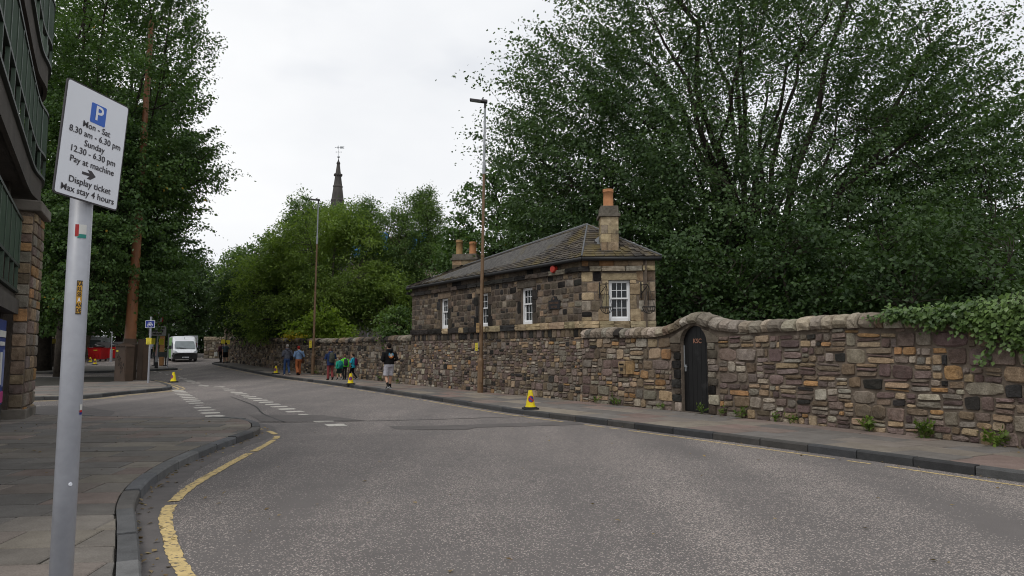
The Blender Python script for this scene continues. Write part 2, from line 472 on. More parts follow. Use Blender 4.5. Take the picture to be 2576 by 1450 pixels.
WALLF = catmull([(-4.27, 29.8), (-8.12, 36.4), (-13.1, 43.6), (-19.3, 52.3), (-23.6, 58.6)], .1)
KW, KH = 0.16, 0.12

kerb_cols = [(0.085, 0.087, 0.092), (0.07, 0.071, 0.073), (0.105, 0.105, 0.105), (0.06, 0.06, 0.062), (0.09, 0.085, 0.08)]
def kerb_row(path, side, parent, t0, t1, tone=1.0):
    """kerb stones, one object each, on the given side of the path (+1 = left of travel)"""
    t = t0
    while t < t1 - 0.2:
        ln = R.uniform(0.75, 1.05); e = min(t + ln, t1)
        a, b = t + 0.009, e - 0.009
        k = 6
        h = KH + R.uniform(-.007, .008); lj = R.uniform(-.006, .006)
        mb = MB(); vs = []
        prof = [(0.0, -0.1), (0.004, h - 0.022), (0.020, h - 0.002), (KW - 0.006, h), (KW, -0.1)]
        for i in range(k):
            q = a + (b - a) * i / (k - 1)
            for o, z in prof:
                p = path.off(q, side * (o + lj)); vs.append((p.x, p.y, gz(p.y) + z))
        n = len(prof); fs = []
        for i in range(k - 1):
            for j in range(n - 1):
                f = (i * n + j, (i + 1) * n + j, (i + 1) * n + j + 1, i * n + j + 1)
                fs.append(f if side > 0 else f[::-1])
        c0 = tuple(range(n)); c1 = tuple((k - 1) * n + j for j in range(n))
        fs += [c0, c1[::-1]] if side > 0 else [c0[::-1], c1]
        mb.add(vs, fs)
        o = mb.build('kerb_stone', M['kerb'], parent)
        kf = tone * R.uniform(.85, 1.2); o.color = (*[c * kf for c in R.choice(kerb_cols)], 1)
        t = e

def clip_convex(subject, clip):
    out = subject
    for i in range(len(clip)):
        a, b = clip[i], clip[(i + 1) % len(clip)]
        inp, out = out, []
        if not inp: break
        def side(p): return (b[0] - a[0]) * (p[1] - a[1]) - (b[1] - a[1]) * (p[0] - a[0])
        for j in range(len(inp)):
            p, q = inp[j], inp[(j + 1) % len(inp)]
            sp, sq = side(p), side(q)
            if sp >= 0: out.append(p)
            if (sp >= 0) != (sq >= 0):
                t = sp / (sp - sq); out.append((p[0] + (q[0] - p[0]) * t, p[1] + (q[1] - p[1]) * t))
    return out

def area(P):
    return 0.5 * sum(P[i][0] * P[(i + 1) % len(P)][1] - P[(i + 1) % len(P)][0] * P[i][1] for i in range(len(P)))

flag_cols = [(0.185, 0.162, 0.142), (0.205, 0.162, 0.142), (0.165, 0.152, 0.14), (0.215, 0.188, 0.158), (0.215, 0.160, 0.14), (0.155, 0.144, 0.135), (0.235, 0.205, 0.168)]
def flag_obj(P, parent, z, th=0.05, cols=None):
    """one flagstone with a worn arris from a plan polygon"""
    if abs(area(P)) < 0.012: return None
    if area(P) < 0: P = P[::-1]
    n = len(P)
    cx = sum(p[0] for p in P) / n; cy = sum(p[1] for p in P) / n
    tx, ty = R.uniform(-.004, .004), R.uniform(-.004, .004); dz = R.uniform(-.003, .004)
    def zz(x, y): return gz(y) + z + dz + tx * (x - cx) + ty * (y - cy)
    def inset(p, d):
        l = math.hypot(p[0] - cx, p[1] - cy); k = max(0.1, 1 - d / max(l, .05)); return (cx + (p[0] - cx) * k, cy + (p[1] - cy) * k)
    jg = .017 if parent.name.startswith('pavement_long') else .013
    bot = [inset(p, jg) for p in P]; top = [inset(p, jg + .012) for p in P]
    vs = [(x, y, zz(x, y) - th) for x, y in bot] + [(x, y, zz(x, y) - .008) for x, y in bot] + [(x, y, zz(x, y)) for x, y in top]
    fs = [tuple(range(2 * n, 3 * n))]
    for r in (0, 1):
        fs += [(r * n + i, r * n + (i + 1) % n, (r + 1) * n + (i + 1) % n, (r + 1) * n + i) for i in range(n)]
    o = MB().add(vs, fs).build('flagstone', M['flag'], parent)
    kf = R.uniform(.92, 1.22); o.color = (*[c * kf for c in R.choice(cols or flag_cols)], 1)
    return o

grey_flags = [(0.17, 0.155, 0.138), (0.185, 0.160, 0.142), (0.155, 0.145, 0.134), (0.20, 0.18, 0.152), (0.195, 0.158, 0.14), (0.148, 0.14, 0.131)]
def flags(poly, ang, parent, z, rows, lens, box, far=999):
    ca, sa = math.cos(ang), math.sin(ang)
    rot = [(x * ca + y * sa, -x * sa + y * ca) for x, y in poly]
    x0 = min(p[0] for p in rot); x1 = max(p[0] for p in rot); y0 = min(p[1] for p in rot); y1 = max(p[1] for p in rot)
    y = y0; n = 0
    while y < y1:
        h = R.uniform(*rows); x = x0 - R.uniform(0, 1)
        while x < x1:
            w = R.uniform(*lens)
            rc = [(x, y), (x + w, y), (x + w, y + h), (x, y + h)]
            c = ((x + w / 2) * ca - (y + h / 2) * sa, (x + w / 2) * sa + (y + h / 2) * ca)
            if box(c[0], c[1]):
                pc = clip_convex(rot, rc)
                if len(pc) >= 3:
                    if flag_obj([(a * ca - b * sa, a * sa + b * ca) for a, b in pc], parent, z, .05, grey_flags): n += 1
            x += w
        y += h
    return n

def bed(name, poly, z):
    b = MB(); n = len(poly)
    if area(poly) < 0: poly = poly[::-1]
    vs = [(x, y, gz(y) + z) for x, y in poly]; vs += [(x, y, gz(y) - 0.05) for x, y in poly]
    b.add(vs, [tuple(range(n))] + [(n + i, n + (i + 1) % n, (i + 1) % n, i) for i in range(n)])
    o = b.build(name, M['bedding']); o['kind'] = 'structure'
    return o

def inner_pts(path, side, off, t0, t1, st=0.4):
    return [tuple(path.off(t, side * off)) for t in np.arange(t0, t1, st)]

# near corner pavement
pl = inner_pts(KL, 1, KW + .004, 0.3, KL.L) + [(-16, 16.5), (-13.5, 9), (-9, 0), (-5, -3), (-0.5, -2)]
pave_corner = bed('pavement_corner', pl, 0.096)
flags(pl, D2R(6), pave_corner, 0.12, (.42, .56), (.55, 1.1), lambda x, y: y > 2.6 and x > -1.0 * y - 0.6 and x > -13.5 and y > 0.9)
kerb_row(KL, 1, pave_corner, 0.6, KL.L - 1, 1.6)

# island pavement across the side street
pi_ = inner_pts(KI, 1, KW + .004, 0, KI.L, .5)
pave_island = bed('pavement_island', pi_, 0.096)
flags(pi_, D2R(12), pave_island, 0.12, (.55, .75), (.8, 1.3), lambda x, y: y < 37 and x > -19 and x > -.68 * y - .5)
kerb_row(KI, 1, pave_island, 6, KI.L - 14)
pj_ = inner_pts(KJ, 1, KW + .004, 0, KJ.L, .5)
pave_far = bed('pavement_far', pj_, 0.12)
kerb_row(KJ, 1, pave_far, 12, KJ.L - 16)

# long pavement below the stone wall
house_line = [(2.03, 20.16), (-4.27, 29.8)]
WALL_ALL = Path([tuple(p) for p in WALLP.p[:-1]] + [tuple(Vector(house_line[0]).lerp(Vector(house_line[1]), k / 40)) for k in range(40)] + [tuple(p) for p in WALLF.p])
def wall_pt(t):
    k = KR.at(t); return WALL_ALL.at(WALL_ALL.near(k))
def pv(t, f):
    a = KR.off(t, -KW); b = wall_pt(t); return (a.x + (b.x - a.x) * f, a.y + (b.y - a.y) * f)
b = MB(); ts = np.arange(0, KR.L - 4.6, .5); vs = []
for t in ts:
    for f in (0.0, 1.12):
        x, y = pv(t, f); vs.append((x, y, gz(y) + .096))
b.add(vs, [(2 * i, 2 * i + 1, 2 * i + 3, 2 * i + 2) for i in range(len(ts) - 1)])
pave_long = b.build('pavement_long', M['bedding']); pave_long['kind'] = 'structure'
tend = KR.near((-16.4, 44.6))
NROW = 4
edges = [0, .30, .56, .80, 1.0]
for r in range(NROW):
    t = 1.0 + R.uniform(0, .6)
    while t < tend:
        w = R.uniform(.6, 1.15)
        P = [pv(t, edges[r]), pv(t + w, edges[r]), pv(t + w, edges[r + 1]), pv(t, edges[r + 1])]
        flag_obj(P, pave_long, .12)
        t += w
b = MB(); vs = []; ts = np.arange(tend + .9, KR.L - 4.8, .7)     # farther on the single flags can no longer be told apart
for t in ts:
    for f in (0.0, 1.05):
        x, y = pv(t, f); vs.append((x, y, gz(y) + .12))
b.add(vs, [(2 * i, 2 * i + 1, 2 * i + 3, 2 * i + 2) for i in range(len(ts) - 1)])
M['paving_far'] = mat('paving_far', (0.16, 0.148, 0.132), (0.125, 0.115, 0.105), scale=1.2, rough=0.9, grain=.12)
far_pav = b.build('flagstone_stretch', M['paving_far'], pave_long); far_pav['kind'] = 'stuff'
b = MB()
b.add([(x, y, gz(y) + .128) for x, y in pj_], [tuple(range(len(pj_)))])
far_isl = b.build('paving_surface', M['paving_far'], pave_far)
kerb_row(KR, -1, pave_long, 0.4, KR.L - .3, .72)

# ground of the garden behind the wall
def behind(path, d0, d1, z):
    vs = []; ts = np.arange(0, path.L, 1.0)
    for t in ts:
        for d in (d0, d1):
            p = path.off(t, -d); vs.append((p.x, p.y, gz(p.y) + z))
    return MB().add(vs, [(2 * i, 2 * i + 1, 2 * i + 3, 2 * i + 2) for i in range(len(ts) - 1)])
gard = behind(WALL_ALL, 0.5, 60, .35).build('garden_ground', M['earth']); gard['kind'] = 'structure'

# ---- paint and repairs on the carriageway (sheets a few millimetres proud)
def strip(name, path, side, o0, w, t0, t1, m, z=0.004, gaps=0.0, st=0.06, rag=0.012, parent=None):
    b = MB(); t = t0; prev = None
    skip = 0
    while t < t1:
        a = path.off(t, side * (o0 + R.uniform(-rag, rag))); c = path.off(t, side * (o0 + w + R.uniform(-rag, rag)))
        cur = ((a.x, a.y, gz(a.y) + z), (c.x, c.y, gz(c.y) + z))
        if skip > 0: skip -= 1; prev = None
        else:
            if prev:
                q = [prev[0], cur[0], cur[1], prev[1]]
                if area([(p[0], p[1]) for p in q]) < 0: q = q[::-1]
                b.add(q, [(0, 1, 2, 3)])
            prev = cur
            if R.random() < gaps: skip = R.randint(1, 3)
        t += st
    return b.build(name, m, parent)
strip('gutter_strip', KL, -1, 0.0, 0.30, .5, KL.near((-6.0, 15.5)), mat('gutter_asphalt', (0.13, 0.118, 0.115), (0.095, 0.088, 0.086), scale=4, rough=.85, grain=.15), .003, 0, .2, .02, road)
YL = catmull([(-1.2, 3.3), (-2.05, 4.7), (-2.31, 5.1), (-2.62, 5.58), (-2.95, 6.16), (-3.26, 6.72), (-3.53, 7.39), (-3.76, 8.34), (-3.88, 9.26), (-4.03, 10.62), (-4.12, 11.69), (-4.25, 12.6), (-4.34, 13.05), (-4.55, 13.5), (-4.83, 13.94), (-5.19, 14.35), (-5.7, 14.95), (-6.0, 15.2)], .1)
strip('yellow_line', YL, 1, -.06, 0.115, 0, YL.near((-4.12, 11.45)), M['yellow_paint'], .007, .02, .06, .010, road)
strip('yellow_line', YL, 1, -.06, 0.105, YL.near((-4.12, 11.45)), YL.L - .9, M['yellow_paint'], .007, .14, .07, .010, road)
strip('yellow_line', KR, 1, 0.24, 0.055, .4, KR.near((-23, 55)), M['yellow_paint'], .004, .035, .07, .008, road)
strip('yellow_line', KL, -1, 0.16, 0.06, KL.near((-7.0, 15.7)), KL.L, M['yellow_paint'], .007, .03, .07, .008, road)
for o_ in (0.2, 0.42):
    strip('yellow_line', KI, -1, o_, 0.07, KI.near((-20, 19.6)), KI.near((-21, 38.2)), M['yellow_paint'], .004, .02, .08, .008, road)
strip('yellow_line', KJ, -1, 0.2, 0.08, KJ.near((-33, 41.6)), KJ.near((-24, 49)), M['yellow_paint'], .004, .04, .08, .01, road)

def blob_bar(c, w, d, ang, m, name, z=.004, parent=None):
    """one worn rectangular road mark"""
    n = 20; P = []
    for i in range(n):
        a = 2 * math.pi * i / n
        k = 1 / max(abs(math.cos(a)), abs(math.sin(a)))
        P.append((math.cos(a) * k * w / 2 + R.uniform(-.03, .015), math.sin(a) * k * d / 2 + R.uniform(-.03, .015)))
    ca, sa = math.cos(ang), math.sin(ang)
    vs = [(c[0] + x * ca - y * sa, c[1] + x * sa + y * ca) for x, y in P]
    return MB().add([(x, y, gz(y) + z) for x, y in vs], [tuple(range(n))]).build(name, m, parent)
def bar_row(a, b_, step, w, d, ang, miss=0.0):
    a, b_ = Vector(a), Vector(b_); n = int((b_ - a).length / step)
    for i in range(n + 1):
        p = a.lerp(b_, i / max(n, 1))
        k = 1.0 if R.random() > miss else R.uniform(.35, .7)
        blob_bar(p, w * k, d * k * R.uniform(.85, 1.05), ang, M['white_paint'], 'white_marking', .005, road)
bar_row((-6.72, 16.25), (-13.1, 27.6), .90, .42, .44, D2R(30), .12)
bar_row((-3.75, 15.03), (-12.6, 30.3), .92, .42, .44, D2R(30), .22)
bar_row((-13.2, 30.4), (-18.6, 39.5), .9, .40, .45, D2R(32), .5)
bar_row((-7.5, 16.1), (-9.3, 16.3), .9, .35, .3, D2R(10), .6)
bar_row((-13.6, 17.9), (-13.9, 19.9), .62, 1.0, .3, D2R(10), .1)
def long_mark(a, b_, w, m='white_paint', z=.005, name='white_marking', seg=.15):
    p = Path([a, b_]); strip(name, p, 1, -w / 2, w, 0, p.L, M[m], z, .03 if m == 'white_paint' else 0, seg, w * .08, road)
for i in range(5):
    a = Vector((-18.9, 40.2)).lerp(Vector((-24.4, 47.4)), i / 5); c = a + Vector((-.55, .75)) * 1.0
    long_mark(a, c, .1)
for i in range(3):
    a = Vector((-28.0, 62 + 9 * i)) + Vector((-3.5 * i, 0)); long_mark(a, a + Vector((-1.5, 3.5)), .12)
# tar seams and a patched trench
def seam(pts, w):
    p = catmull(pts, .1); strip('tar_seam', p, 1, -w / 2, w, 0, p.L, M['tar'], .0085, .0, .12, w * .25, road)
seam([(-6.3, 15.55), (-4.6, 15.6), (-2.0, 16.15), (0.3, 16.9), (1.0, 17.0)], .045)
seam([(-5.0, 15.55), (-6.2, 17.6), (-7.4, 20.2), (-9.6, 24.0)], .035)
def patch_poly(P, m, z, name='asphalt_patch'):
    Q = []
    for i in range(len(P)):
        a, c = Vector(P[i]), Vector(P[(i + 1) % len(P)])
        n = max(1, int((c - a).length / .25))
        for k in range(n):
            q = a.lerp(c, k / n); Q.append((q.x + R.uniform(-.02, .02), q.y + R.uniform(-.02, .02)))
    return MB().add([(x, y, gz(y) + z) for x, y in Q], [tuple(range(len(Q)))]).build(name, M[m], road)
patch_poly([(-2.35, 14.25), (-0.9, 14.15), (-0.72, 14.55), (1.55, 15.1), (1.4, 15.75), (-1.2, 15.0), (-2.55, 14.75)], 'patch', .006)
patch_poly([(-5.6, 15.75), (-3.3, 15.95), (-4.6, 17.2), (-6.5, 17.4)], 'patch', .006)
patch_poly([(-11.2, 16.9), (-9.4, 16.5), (-10.3, 18.3), (-12.6, 20.3), (-14.2, 19.6)], 'patch', .006)
# drain grating at the mouth of the side street
gr = thing('drain_grating', 'iron drain grating in the gutter beside the corner kerb', 'drain', (-8.6, 16.15, 0.0), D2R(4))
b = MB()
b.box((0, 0, .004), (1.0, .34, .008)); b.build('recess', M['dark_in'], gr)
b = MB()
for y in (-.16, .16): b.box((0, y, .012), (1.0, .03, .016))
for x in (-.49, .49): b.box((x, 0, .012), (.03, .29, .016))
b.build('frame', M['galv'], gr)
for i in range(14):
    MB().box((-.44 + i * .068, 0, .013), (.026, .30, .012), m=Matrix.Rotation(D2R(25), 3, 'Z')).build('bar', M['galv'], gr)
# ---------------------------------------------------------------- masonry helpers
def stone_mesh(name, rnd, m, n=10, expo=4.0, jit=.07, face=.72):
    """unit stone: x,z in -.5..+.5, y from 0 (in the wall) to 1 (face)"""
    ring = []
    for i in range(n):
        a = 2 * math.pi * (i + .5) / n
        c, s = math.cos(a), math.sin(a)
        k = (abs(c) ** expo + abs(s) ** expo) ** (-1 / expo)
        ring.append((.5 * c * k * (1 + rnd.uniform(-jit, jit * .3)), .5 * s * k * (1 + rnd.uniform(-jit, jit * .3))))
    vs = [(x, 0, z) for x, z in ring]
    vs += [(x, .55 + rnd.uniform(-.08, .08), z) for x, z in ring]
    cx, cz = rnd.uniform(-.06, .06), rnd.uniform(-.06, .06)
    vs += [(cx + (x - cx) * face * rnd.uniform(.92, 1.08), .93 + rnd.uniform(-.14, .1), cz + (z - cz) * face * rnd.uniform(.92, 1.08)) for x, z in ring]
    vs.append((cx, 1.0 + rnd.uniform(-.05, .1), cz))
    fs = []
    for r in (0, 1):
        for i in range(n):
            j = (i + 1) % n
            fs.append((r * n + j, r * n + i, (r + 1) * n + i, (r + 1) * n + j))
    for i in range(n):
        fs.append((2 * n + (i + 1) % n, 2 * n + i, 3 * n))
    return MB().add(vs, fs).mesh(name, m)
def rough_mesh(name, rnd, m):
    """broken rubble stone: uneven four-sided outline, chipped arris, tilted split face"""
    cs = [(sx * (.5 - rnd.uniform(0, .10)), sz * (.5 - rnd.uniform(0, .12))) for sx, sz in ((-1, -1), (1, -1), (1, 1), (-1, 1))]
    ring = []
    for i in range(4):
        a, b_ = cs[i], cs[(i + 1) % 4]; c = rnd.uniform(.04, .16); d = rnd.uniform(.04, .16)
        L = lambda t: (a[0] + (b_[0] - a[0]) * t, a[1] + (b_[1] - a[1]) * t)
        mid = L(rnd.uniform(.35, .65)); nx, nz = mid[0] * .09, mid[1] * .09; k = rnd.uniform(-.6, 1.0)
        ring += [L(c), (mid[0] + nx * k, mid[1] + nz * k), L(1 - d)]
    n = len(ring); tx, tz = rnd.uniform(-.35, .35), rnd.uniform(-.45, .2)
    f = rnd.uniform(.86, .95)
    vs = [(x, 0, z) for x, z in ring]
    vs += [(x * .985, max(.3, .62 + tx * x + tz * z + rnd.uniform(-.1, .1)), z * .985) for x, z in ring]
    vs += [(x * f * rnd.uniform(.95, 1.03), max(.45, .88 + tx * x + tz * z + rnd.uniform(-.10, .10)), z * f * rnd.uniform(.95, 1.03)) for x, z in ring]
    vs.append((rnd.uniform(-.15, .15), .95 + rnd.uniform(-.08, .12), rnd.uniform(-.15, .15)))
    fs = []
    for r in (0, 1):
        for i in range(n):
            j = (i + 1) % n
            fs.append((r * n + j, r * n + i, (r + 1) * n + i, (r + 1) * n + j))
    for i in range(n): fs.append((2 * n + (i + 1) % n, 2 * n + i, 3 * n))
    return MB().add(vs, fs).mesh(name, m)
rs = random.Random(3)
T_RUB = [rough_mesh('rubble_shape', rs, M['stone']) for _ in range(36)] + [stone_mesh('rubble_shape', rs, M['stone'], 11, rs.uniform(3, 6), .10, rs.uniform(.78, .9)) for _ in range(9)]
T_SQ = [stone_mesh('block_shape', rs, M['ashlar'], 12, rs.uniform(7, 14), .035, rs.uniform(.86, .93)) for _ in range(12)]
T_ASH = [stone_mesh('ashlar_shape', rs, M['ashlar'], 12, 30, .008, .96) for _ in range(6)]

PAL = dict(
    tan=(0.40, 0.30, 0.20), orange=(0.42, 0.25, 0.125), purple=(0.165, 0.122, 0.112), mauve=(0.25, 0.192, 0.17), grey=(0.28, 0.245, 0.205), dark=(0.05, 0.047, 0.045),
    pale=(0.42, 0.37, 0.30), brown=(0.225, 0.175, 0.125), soot=(0.032, 0.030, 0.029), sootbrown=(0.115, 0.095, 0.077), sand=(0.46, 0.37, 0.235))
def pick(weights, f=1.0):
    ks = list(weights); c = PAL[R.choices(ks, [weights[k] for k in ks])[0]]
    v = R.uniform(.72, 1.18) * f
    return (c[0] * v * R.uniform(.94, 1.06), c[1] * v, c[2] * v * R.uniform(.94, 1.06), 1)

def pack(L, H, cell, sizes, blocked=None):
    """fill an L x H face with rectangles of random sizes; returns (s0, z0, w, h)"""
    nx, nz = int(L / cell), int(H / cell)
    occ = np.zeros((nx, nz), bool)
    if blocked is not None:
        for i in range(nx):
            for k in range(nz):
                if blocked((i + .5) * cell, (k + .5) * cell): occ[i, k] = True
    out = []
    for k in range(nz):
        for i in range(nx):
            if occ[i, k]: continue
            w, h = R.choice(sizes)
            ww = 0
            while ww < w and i + ww < nx and not occ[i + ww, k]: ww += 1
            hh = 1
            while hh < h and k + hh < nz and not occ[i:i + ww, k + hh].any(): hh += 1
            occ[i:i + ww, k:k + hh] = True
            out.append((i * cell, k * cell, ww * cell, hh * cell))
    return out

def coursed(L, H, hr, wr, blocked=None, thin=.12):
    """random rubble roughly brought to courses; returns (s0, z0, w, h)"""
    out = []; z = 0.0
    while z < H - .03:
        h = min(R.uniform(*hr), H - z)
        if H - z - h < hr[0] * .6: h = H - z
        s = -R.uniform(0, wr[0])
        while s < L:
            w = R.uniform(*wr) * R.choice((.8, 1, 1, 1.35))
            q = R.random(); dz = R.uniform(-.018, .018)
            if q < .34: cells = [(s, z + dz, w, h)]
            elif q < .80:
                k = R.uniform(.34, .66); cells = []
                for z0_, hh in ((z + dz, h * k), (z + dz + h * k, h * (1 - k))):
                    if R.random() < .5 and w > .2: c = R.uniform(.3, .7); cells += [(s, z0_, w * c, hh), (s + w * c, z0_, w * (1 - c), hh)]
                    else: cells.append((s, z0_, w, hh))
            else:
                k1, k2 = sorted((R.uniform(.2, .45), R.uniform(.55, .8))); cells = [(s, z + dz, w, h * k1), (s, z + dz + h * k1, w, h * (k2 - k1)), (s, z + dz + h * k2, w, h * (1 - k2))]
            for c in cells:
                a0, a1 = max(0, c[0]), min(L, c[0] + c[2])
                if a1 - a0 < .05 or c[3] < .03: continue
                if blocked:
                    zz = c[1] + c[3] / 2
                    while a1 > a0 and blocked(a0, zz): a0 += .02
                    while a1 > a0 and blocked(a1, zz): a1 -= .02
                    if a1 - a0 < .05 or blocked((a0 + a1) / 2, zz): continue
                out.append((a0, c[1], a1 - a0, c[3]))
            s += w
        z += h
    return out

def place(name, me, path, s, z, w, h, d, col, parent, proud=0.0, tilt=0.0, real=True, acc=None):
    """stone centred at arc length s, height z; d = how far it stands out"""
    p = path.at(s); dr = path.dir(s, .05); n = Vector((-dr.y, dr.x))
    X = Vector((dr.x, dr.y, 0)); Y = Vector((n.x, n.y, 0)); Z = Vector((0, 0, 1))
    if tilt:
        X, Z = X * math.cos(tilt) + Z * math.sin(tilt), Z * math.cos(tilt) - X * math.sin(tilt)
    o0 = Vector((p.x, p.y, z)) + Y * proud
    Mx = Matrix.Identity(4)
    for i, (v, sc) in enumerate(((X, w), (Y, d), (Z, h))):
        for j in range(3): Mx[j][i] = v[j] * sc
    for j in range(3): Mx[j][3] = o0[j]
    if acc is not None:
        acc.append((me, Mx, col)); return None
    o = bpy.data.objects.new(name, me); o.color = col
    link(o, parent); o.matrix_basis = Mx
    return o

def join_stones(name, acc, m, parent):
    """many stones too small to pick apart: one mesh, colour per stone in an attribute"""
    vs = []; fs = []; cols = []
    for me, Mx, col in acc:
        n = len(vs)
        vs += [tuple(Mx @ v.co) for v in me.vertices]
        for p in me.polygons:
            fs.append(tuple(n + i for i in p.vertices)); cols.append(col)
    me = bpy.data.meshes.new(name); me.from_pydata(vs, [], fs); me.materials.append(m)
    at = me.attributes.new('stone_colour', 'FLOAT_COLOR', 'FACE')
    at.data.foreach_set('color', np.array(cols, 'f').ravel())
    o = bpy.data.objects.new(name, me); link(o, parent); o['kind'] = 'stuff'
    return o

def attr_copy(src, name):
    """same stone material, reading its colour from the mesh instead of the object"""
    m = src.copy(); m.name = name
    N = m.node_tree.nodes; L = m.node_tree.links
    oi = [n for n in N if n.type == 'OBJECT_INFO'][0]
    a = N.new('ShaderNodeAttribute'); a.attribute_name = 'stone_colour'
    for l in list(L):
        if l.from_node == oi: L.new(a.outputs['Color'], l.to_socket)
    return m
M['stone_a'] = attr_copy(M['stone'], 'wall_stone_small'); M['ashlar_a'] = attr_copy(M['ashlar'], 'ashlar_small'); M['slate_a'] = attr_copy(M['slate'], 'slate_small')

def lay(name, rects, path, s0, z0, sign, tmpl, weights, parent, depth, joint, limit, mat_a, f=None, keep=None, zof=None):
    """stones from packed rectangles; the `limit` largest in view are objects, the rest one part"""
    items = []
    for (s, z, w, h) in rects:
        if w < joint * 2.2 or h < joint * 2.2: continue
        sc = s0 + s + w / 2; zc = z0 + z + h / 2
        if keep and not keep(sc, zc, w, h): continue
        p = path.at(sc); dist = math.hypot(p.x, p.y)
        items.append((w * h / dist ** 2, sc, zc, w, h, p))
    items.sort(key=lambda i: -i[0])
    acc = []
    for i, (_, sc, zc, w, h, p) in enumerate(items):
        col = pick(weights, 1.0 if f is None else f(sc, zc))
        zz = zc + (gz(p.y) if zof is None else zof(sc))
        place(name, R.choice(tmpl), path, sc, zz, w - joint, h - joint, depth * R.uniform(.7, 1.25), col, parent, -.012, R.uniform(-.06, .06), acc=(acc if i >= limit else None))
    if acc: join_stones('small_' + name + 's', acc, mat_a, parent)
    return len(items)

def text(parent, body, o, right, up, size, m, align='CENTER', bold=0.0, name='lettering', ext=.0015, xs=1.0, inv=None):
    cu = bpy.data.curves.new(name, 'FONT'); cu.body = body; cu.size = size; cu.align_x = align; cu.align_y = 'CENTER'
    cu.extrude = ext; cu.offset = bold; cu.resolution_u = 3
    cu.materials.append(m)
    tmp = bpy.data.objects.new(name, cu); COL.objects.link(tmp)
    bpy.context.view_layer.update()
    me = bpy.data.meshes.new_from_object(tmp.evaluated_get(bpy.context.evaluated_depsgraph_get())); me.name = name
    bpy.data.objects.remove(tmp)
    ob = bpy.data.objects.new(name, me); link(ob, parent, inv)
    right, up = Vector(right).normalized(), Vector(up).normalized(); n = right.cross(up)
    Mx = Matrix.Identity(4)
    for i, v in enumerate((right * xs, up, n)):
        for j in range(3): Mx[j][i] = v[j]
    for j in range(3): Mx[j][3] = o[j]
    ob.matrix_basis = Mx
    return ob

# ---------------------------------------------------------------- boundary wall with the arched door (near stretch)
UP = Vector((0, 0, 1))
def s_at_ratio(path, r):
    return float(path.s[np.argmin(np.abs(path.p[:, 0] / path.p[:, 1] - r))])
SD = s_at_ratio(WALLP, 0.2605)                 # middle of the door
DW = 0.43                                      # half width of the door
WS0, WS1 = WALLP.near((10.4, 5.0)), WALLP.L    # built stretch
def wtop(s):
    d = s - SD                                 # positive = towards the house
    z = 2.235 + .02 * math.sin(s * 1.7) - (.05 if d > 0 else -.012) * min(1, abs(d) / 1.5)
    return z + .25 * math.exp(-(d / .56) ** 2)
COP = .26
def door_top(s):
    d = abs(s - SD)
    return 1.74 + math.sqrt(max(0, DW * DW - d * d)) if d < DW else None

wallR = thing('rubble_wall', 'rough mixed-colour rubble stone wall with rounded coping and an arched doorway', 'stone wall', (*WALLP.at(SD + 1), 0))
IW = winv(wallR)
holdR = bpy.data.objects.new('wall_stones', None)   # not used as a level: stones hang directly from the wall
bpy.data.objects.remove(holdR)
def core_strip(path, s0, s1, ztop, zbot, thick, m, name, parent, inv, ds=.08, hole=None):
    b = MB(); ss = np.linspace(s0, s1, int((s1 - s0) / ds) + 2)
    def P(s, d, z):
        q = path.off(s, d); return (q.x, q.y, z)
    for a, c in zip(ss[:-1], ss[1:]):
        mid = (a + c) / 2
        zb = zbot; h = hole(mid) if hole else None
        za0 = zc0 = zbot
        if h is not None:
            za0 = hole(a) or 1.74; zc0 = hole(c) or 1.74
        za1, zc1 = ztop(a), ztop(c)
        b.add([P(a, 0, za0), P(c, 0, zc0), P(c, 0, zc1), P(a, 0, za1), P(a, -thick, za0), P(c, -thick, zc0), P(c, -thick, zc1), P(a, -thick, za1)],
              [(1, 0, 3, 2), (4, 5, 6, 7), (2, 3, 7, 6), (0, 1, 5, 4)])
        if h is not None and (hole(a - ds) is None):
            b.add([P(a, 0, zbot), P(a, -thick, zbot), P(a, -thick, za0), P(a, 0, za0)], [(3, 2, 1, 0)])
        if h is not None and (hole(c + ds) is None):
            b.add([P(c, 0, zbot), P(c, -thick, zbot), P(c, -thick, zc0), P(c, 0, zc0)], [(0, 1, 2, 3)])
    for s, flip in ((s0, False), (s1, True)):
        q = [P(s, 0, zbot), P(s, -thick, zbot), P(s, -thick, ztop(s)), P(s, 0, ztop(s))]
        b.add(q, [(0, 1, 2, 3) if flip else (3, 2, 1, 0)])
    return b.build(name, m, parent, inv)
core_strip(WALLP, WS0, WS1, lambda s: wtop(s) - COP + .02, 0.0, .45, M['mortar'], 'core', wallR, IW, .043, door_top)

# stones hang from the wall, so give them its inverse through a plain parent matrix
def fix_inv(parent, inv):
    for ch in parent.children:
        ch.matrix_parent_inverse = inv
JB = DW + .30
def near_door(s, z): return abs(s - SD) < JB and z < 2.1
cell = .06
rects = coursed(WS1 - WS0, 2.2, (.20, .34), (.20, .46), blocked=lambda s, z: near_door(WS0 + s, z + .1))
lay('rubble_stone', rects, WALLP, WS0, .10, 1, T_RUB, dict(tan=2.7, orange=1.3, purple=2.4, mauve=2.6, grey=3.2, dark=.55, pale=1.7, brown=3.0), wallR, .05, .016, 300, M['stone_a'],
    keep=lambda s, z, w, h: z + h / 2 < wtop(s) - COP + .05 and not (abs(s - SD) < JB + .1 and z > 1.75), zof=lambda s: 0)
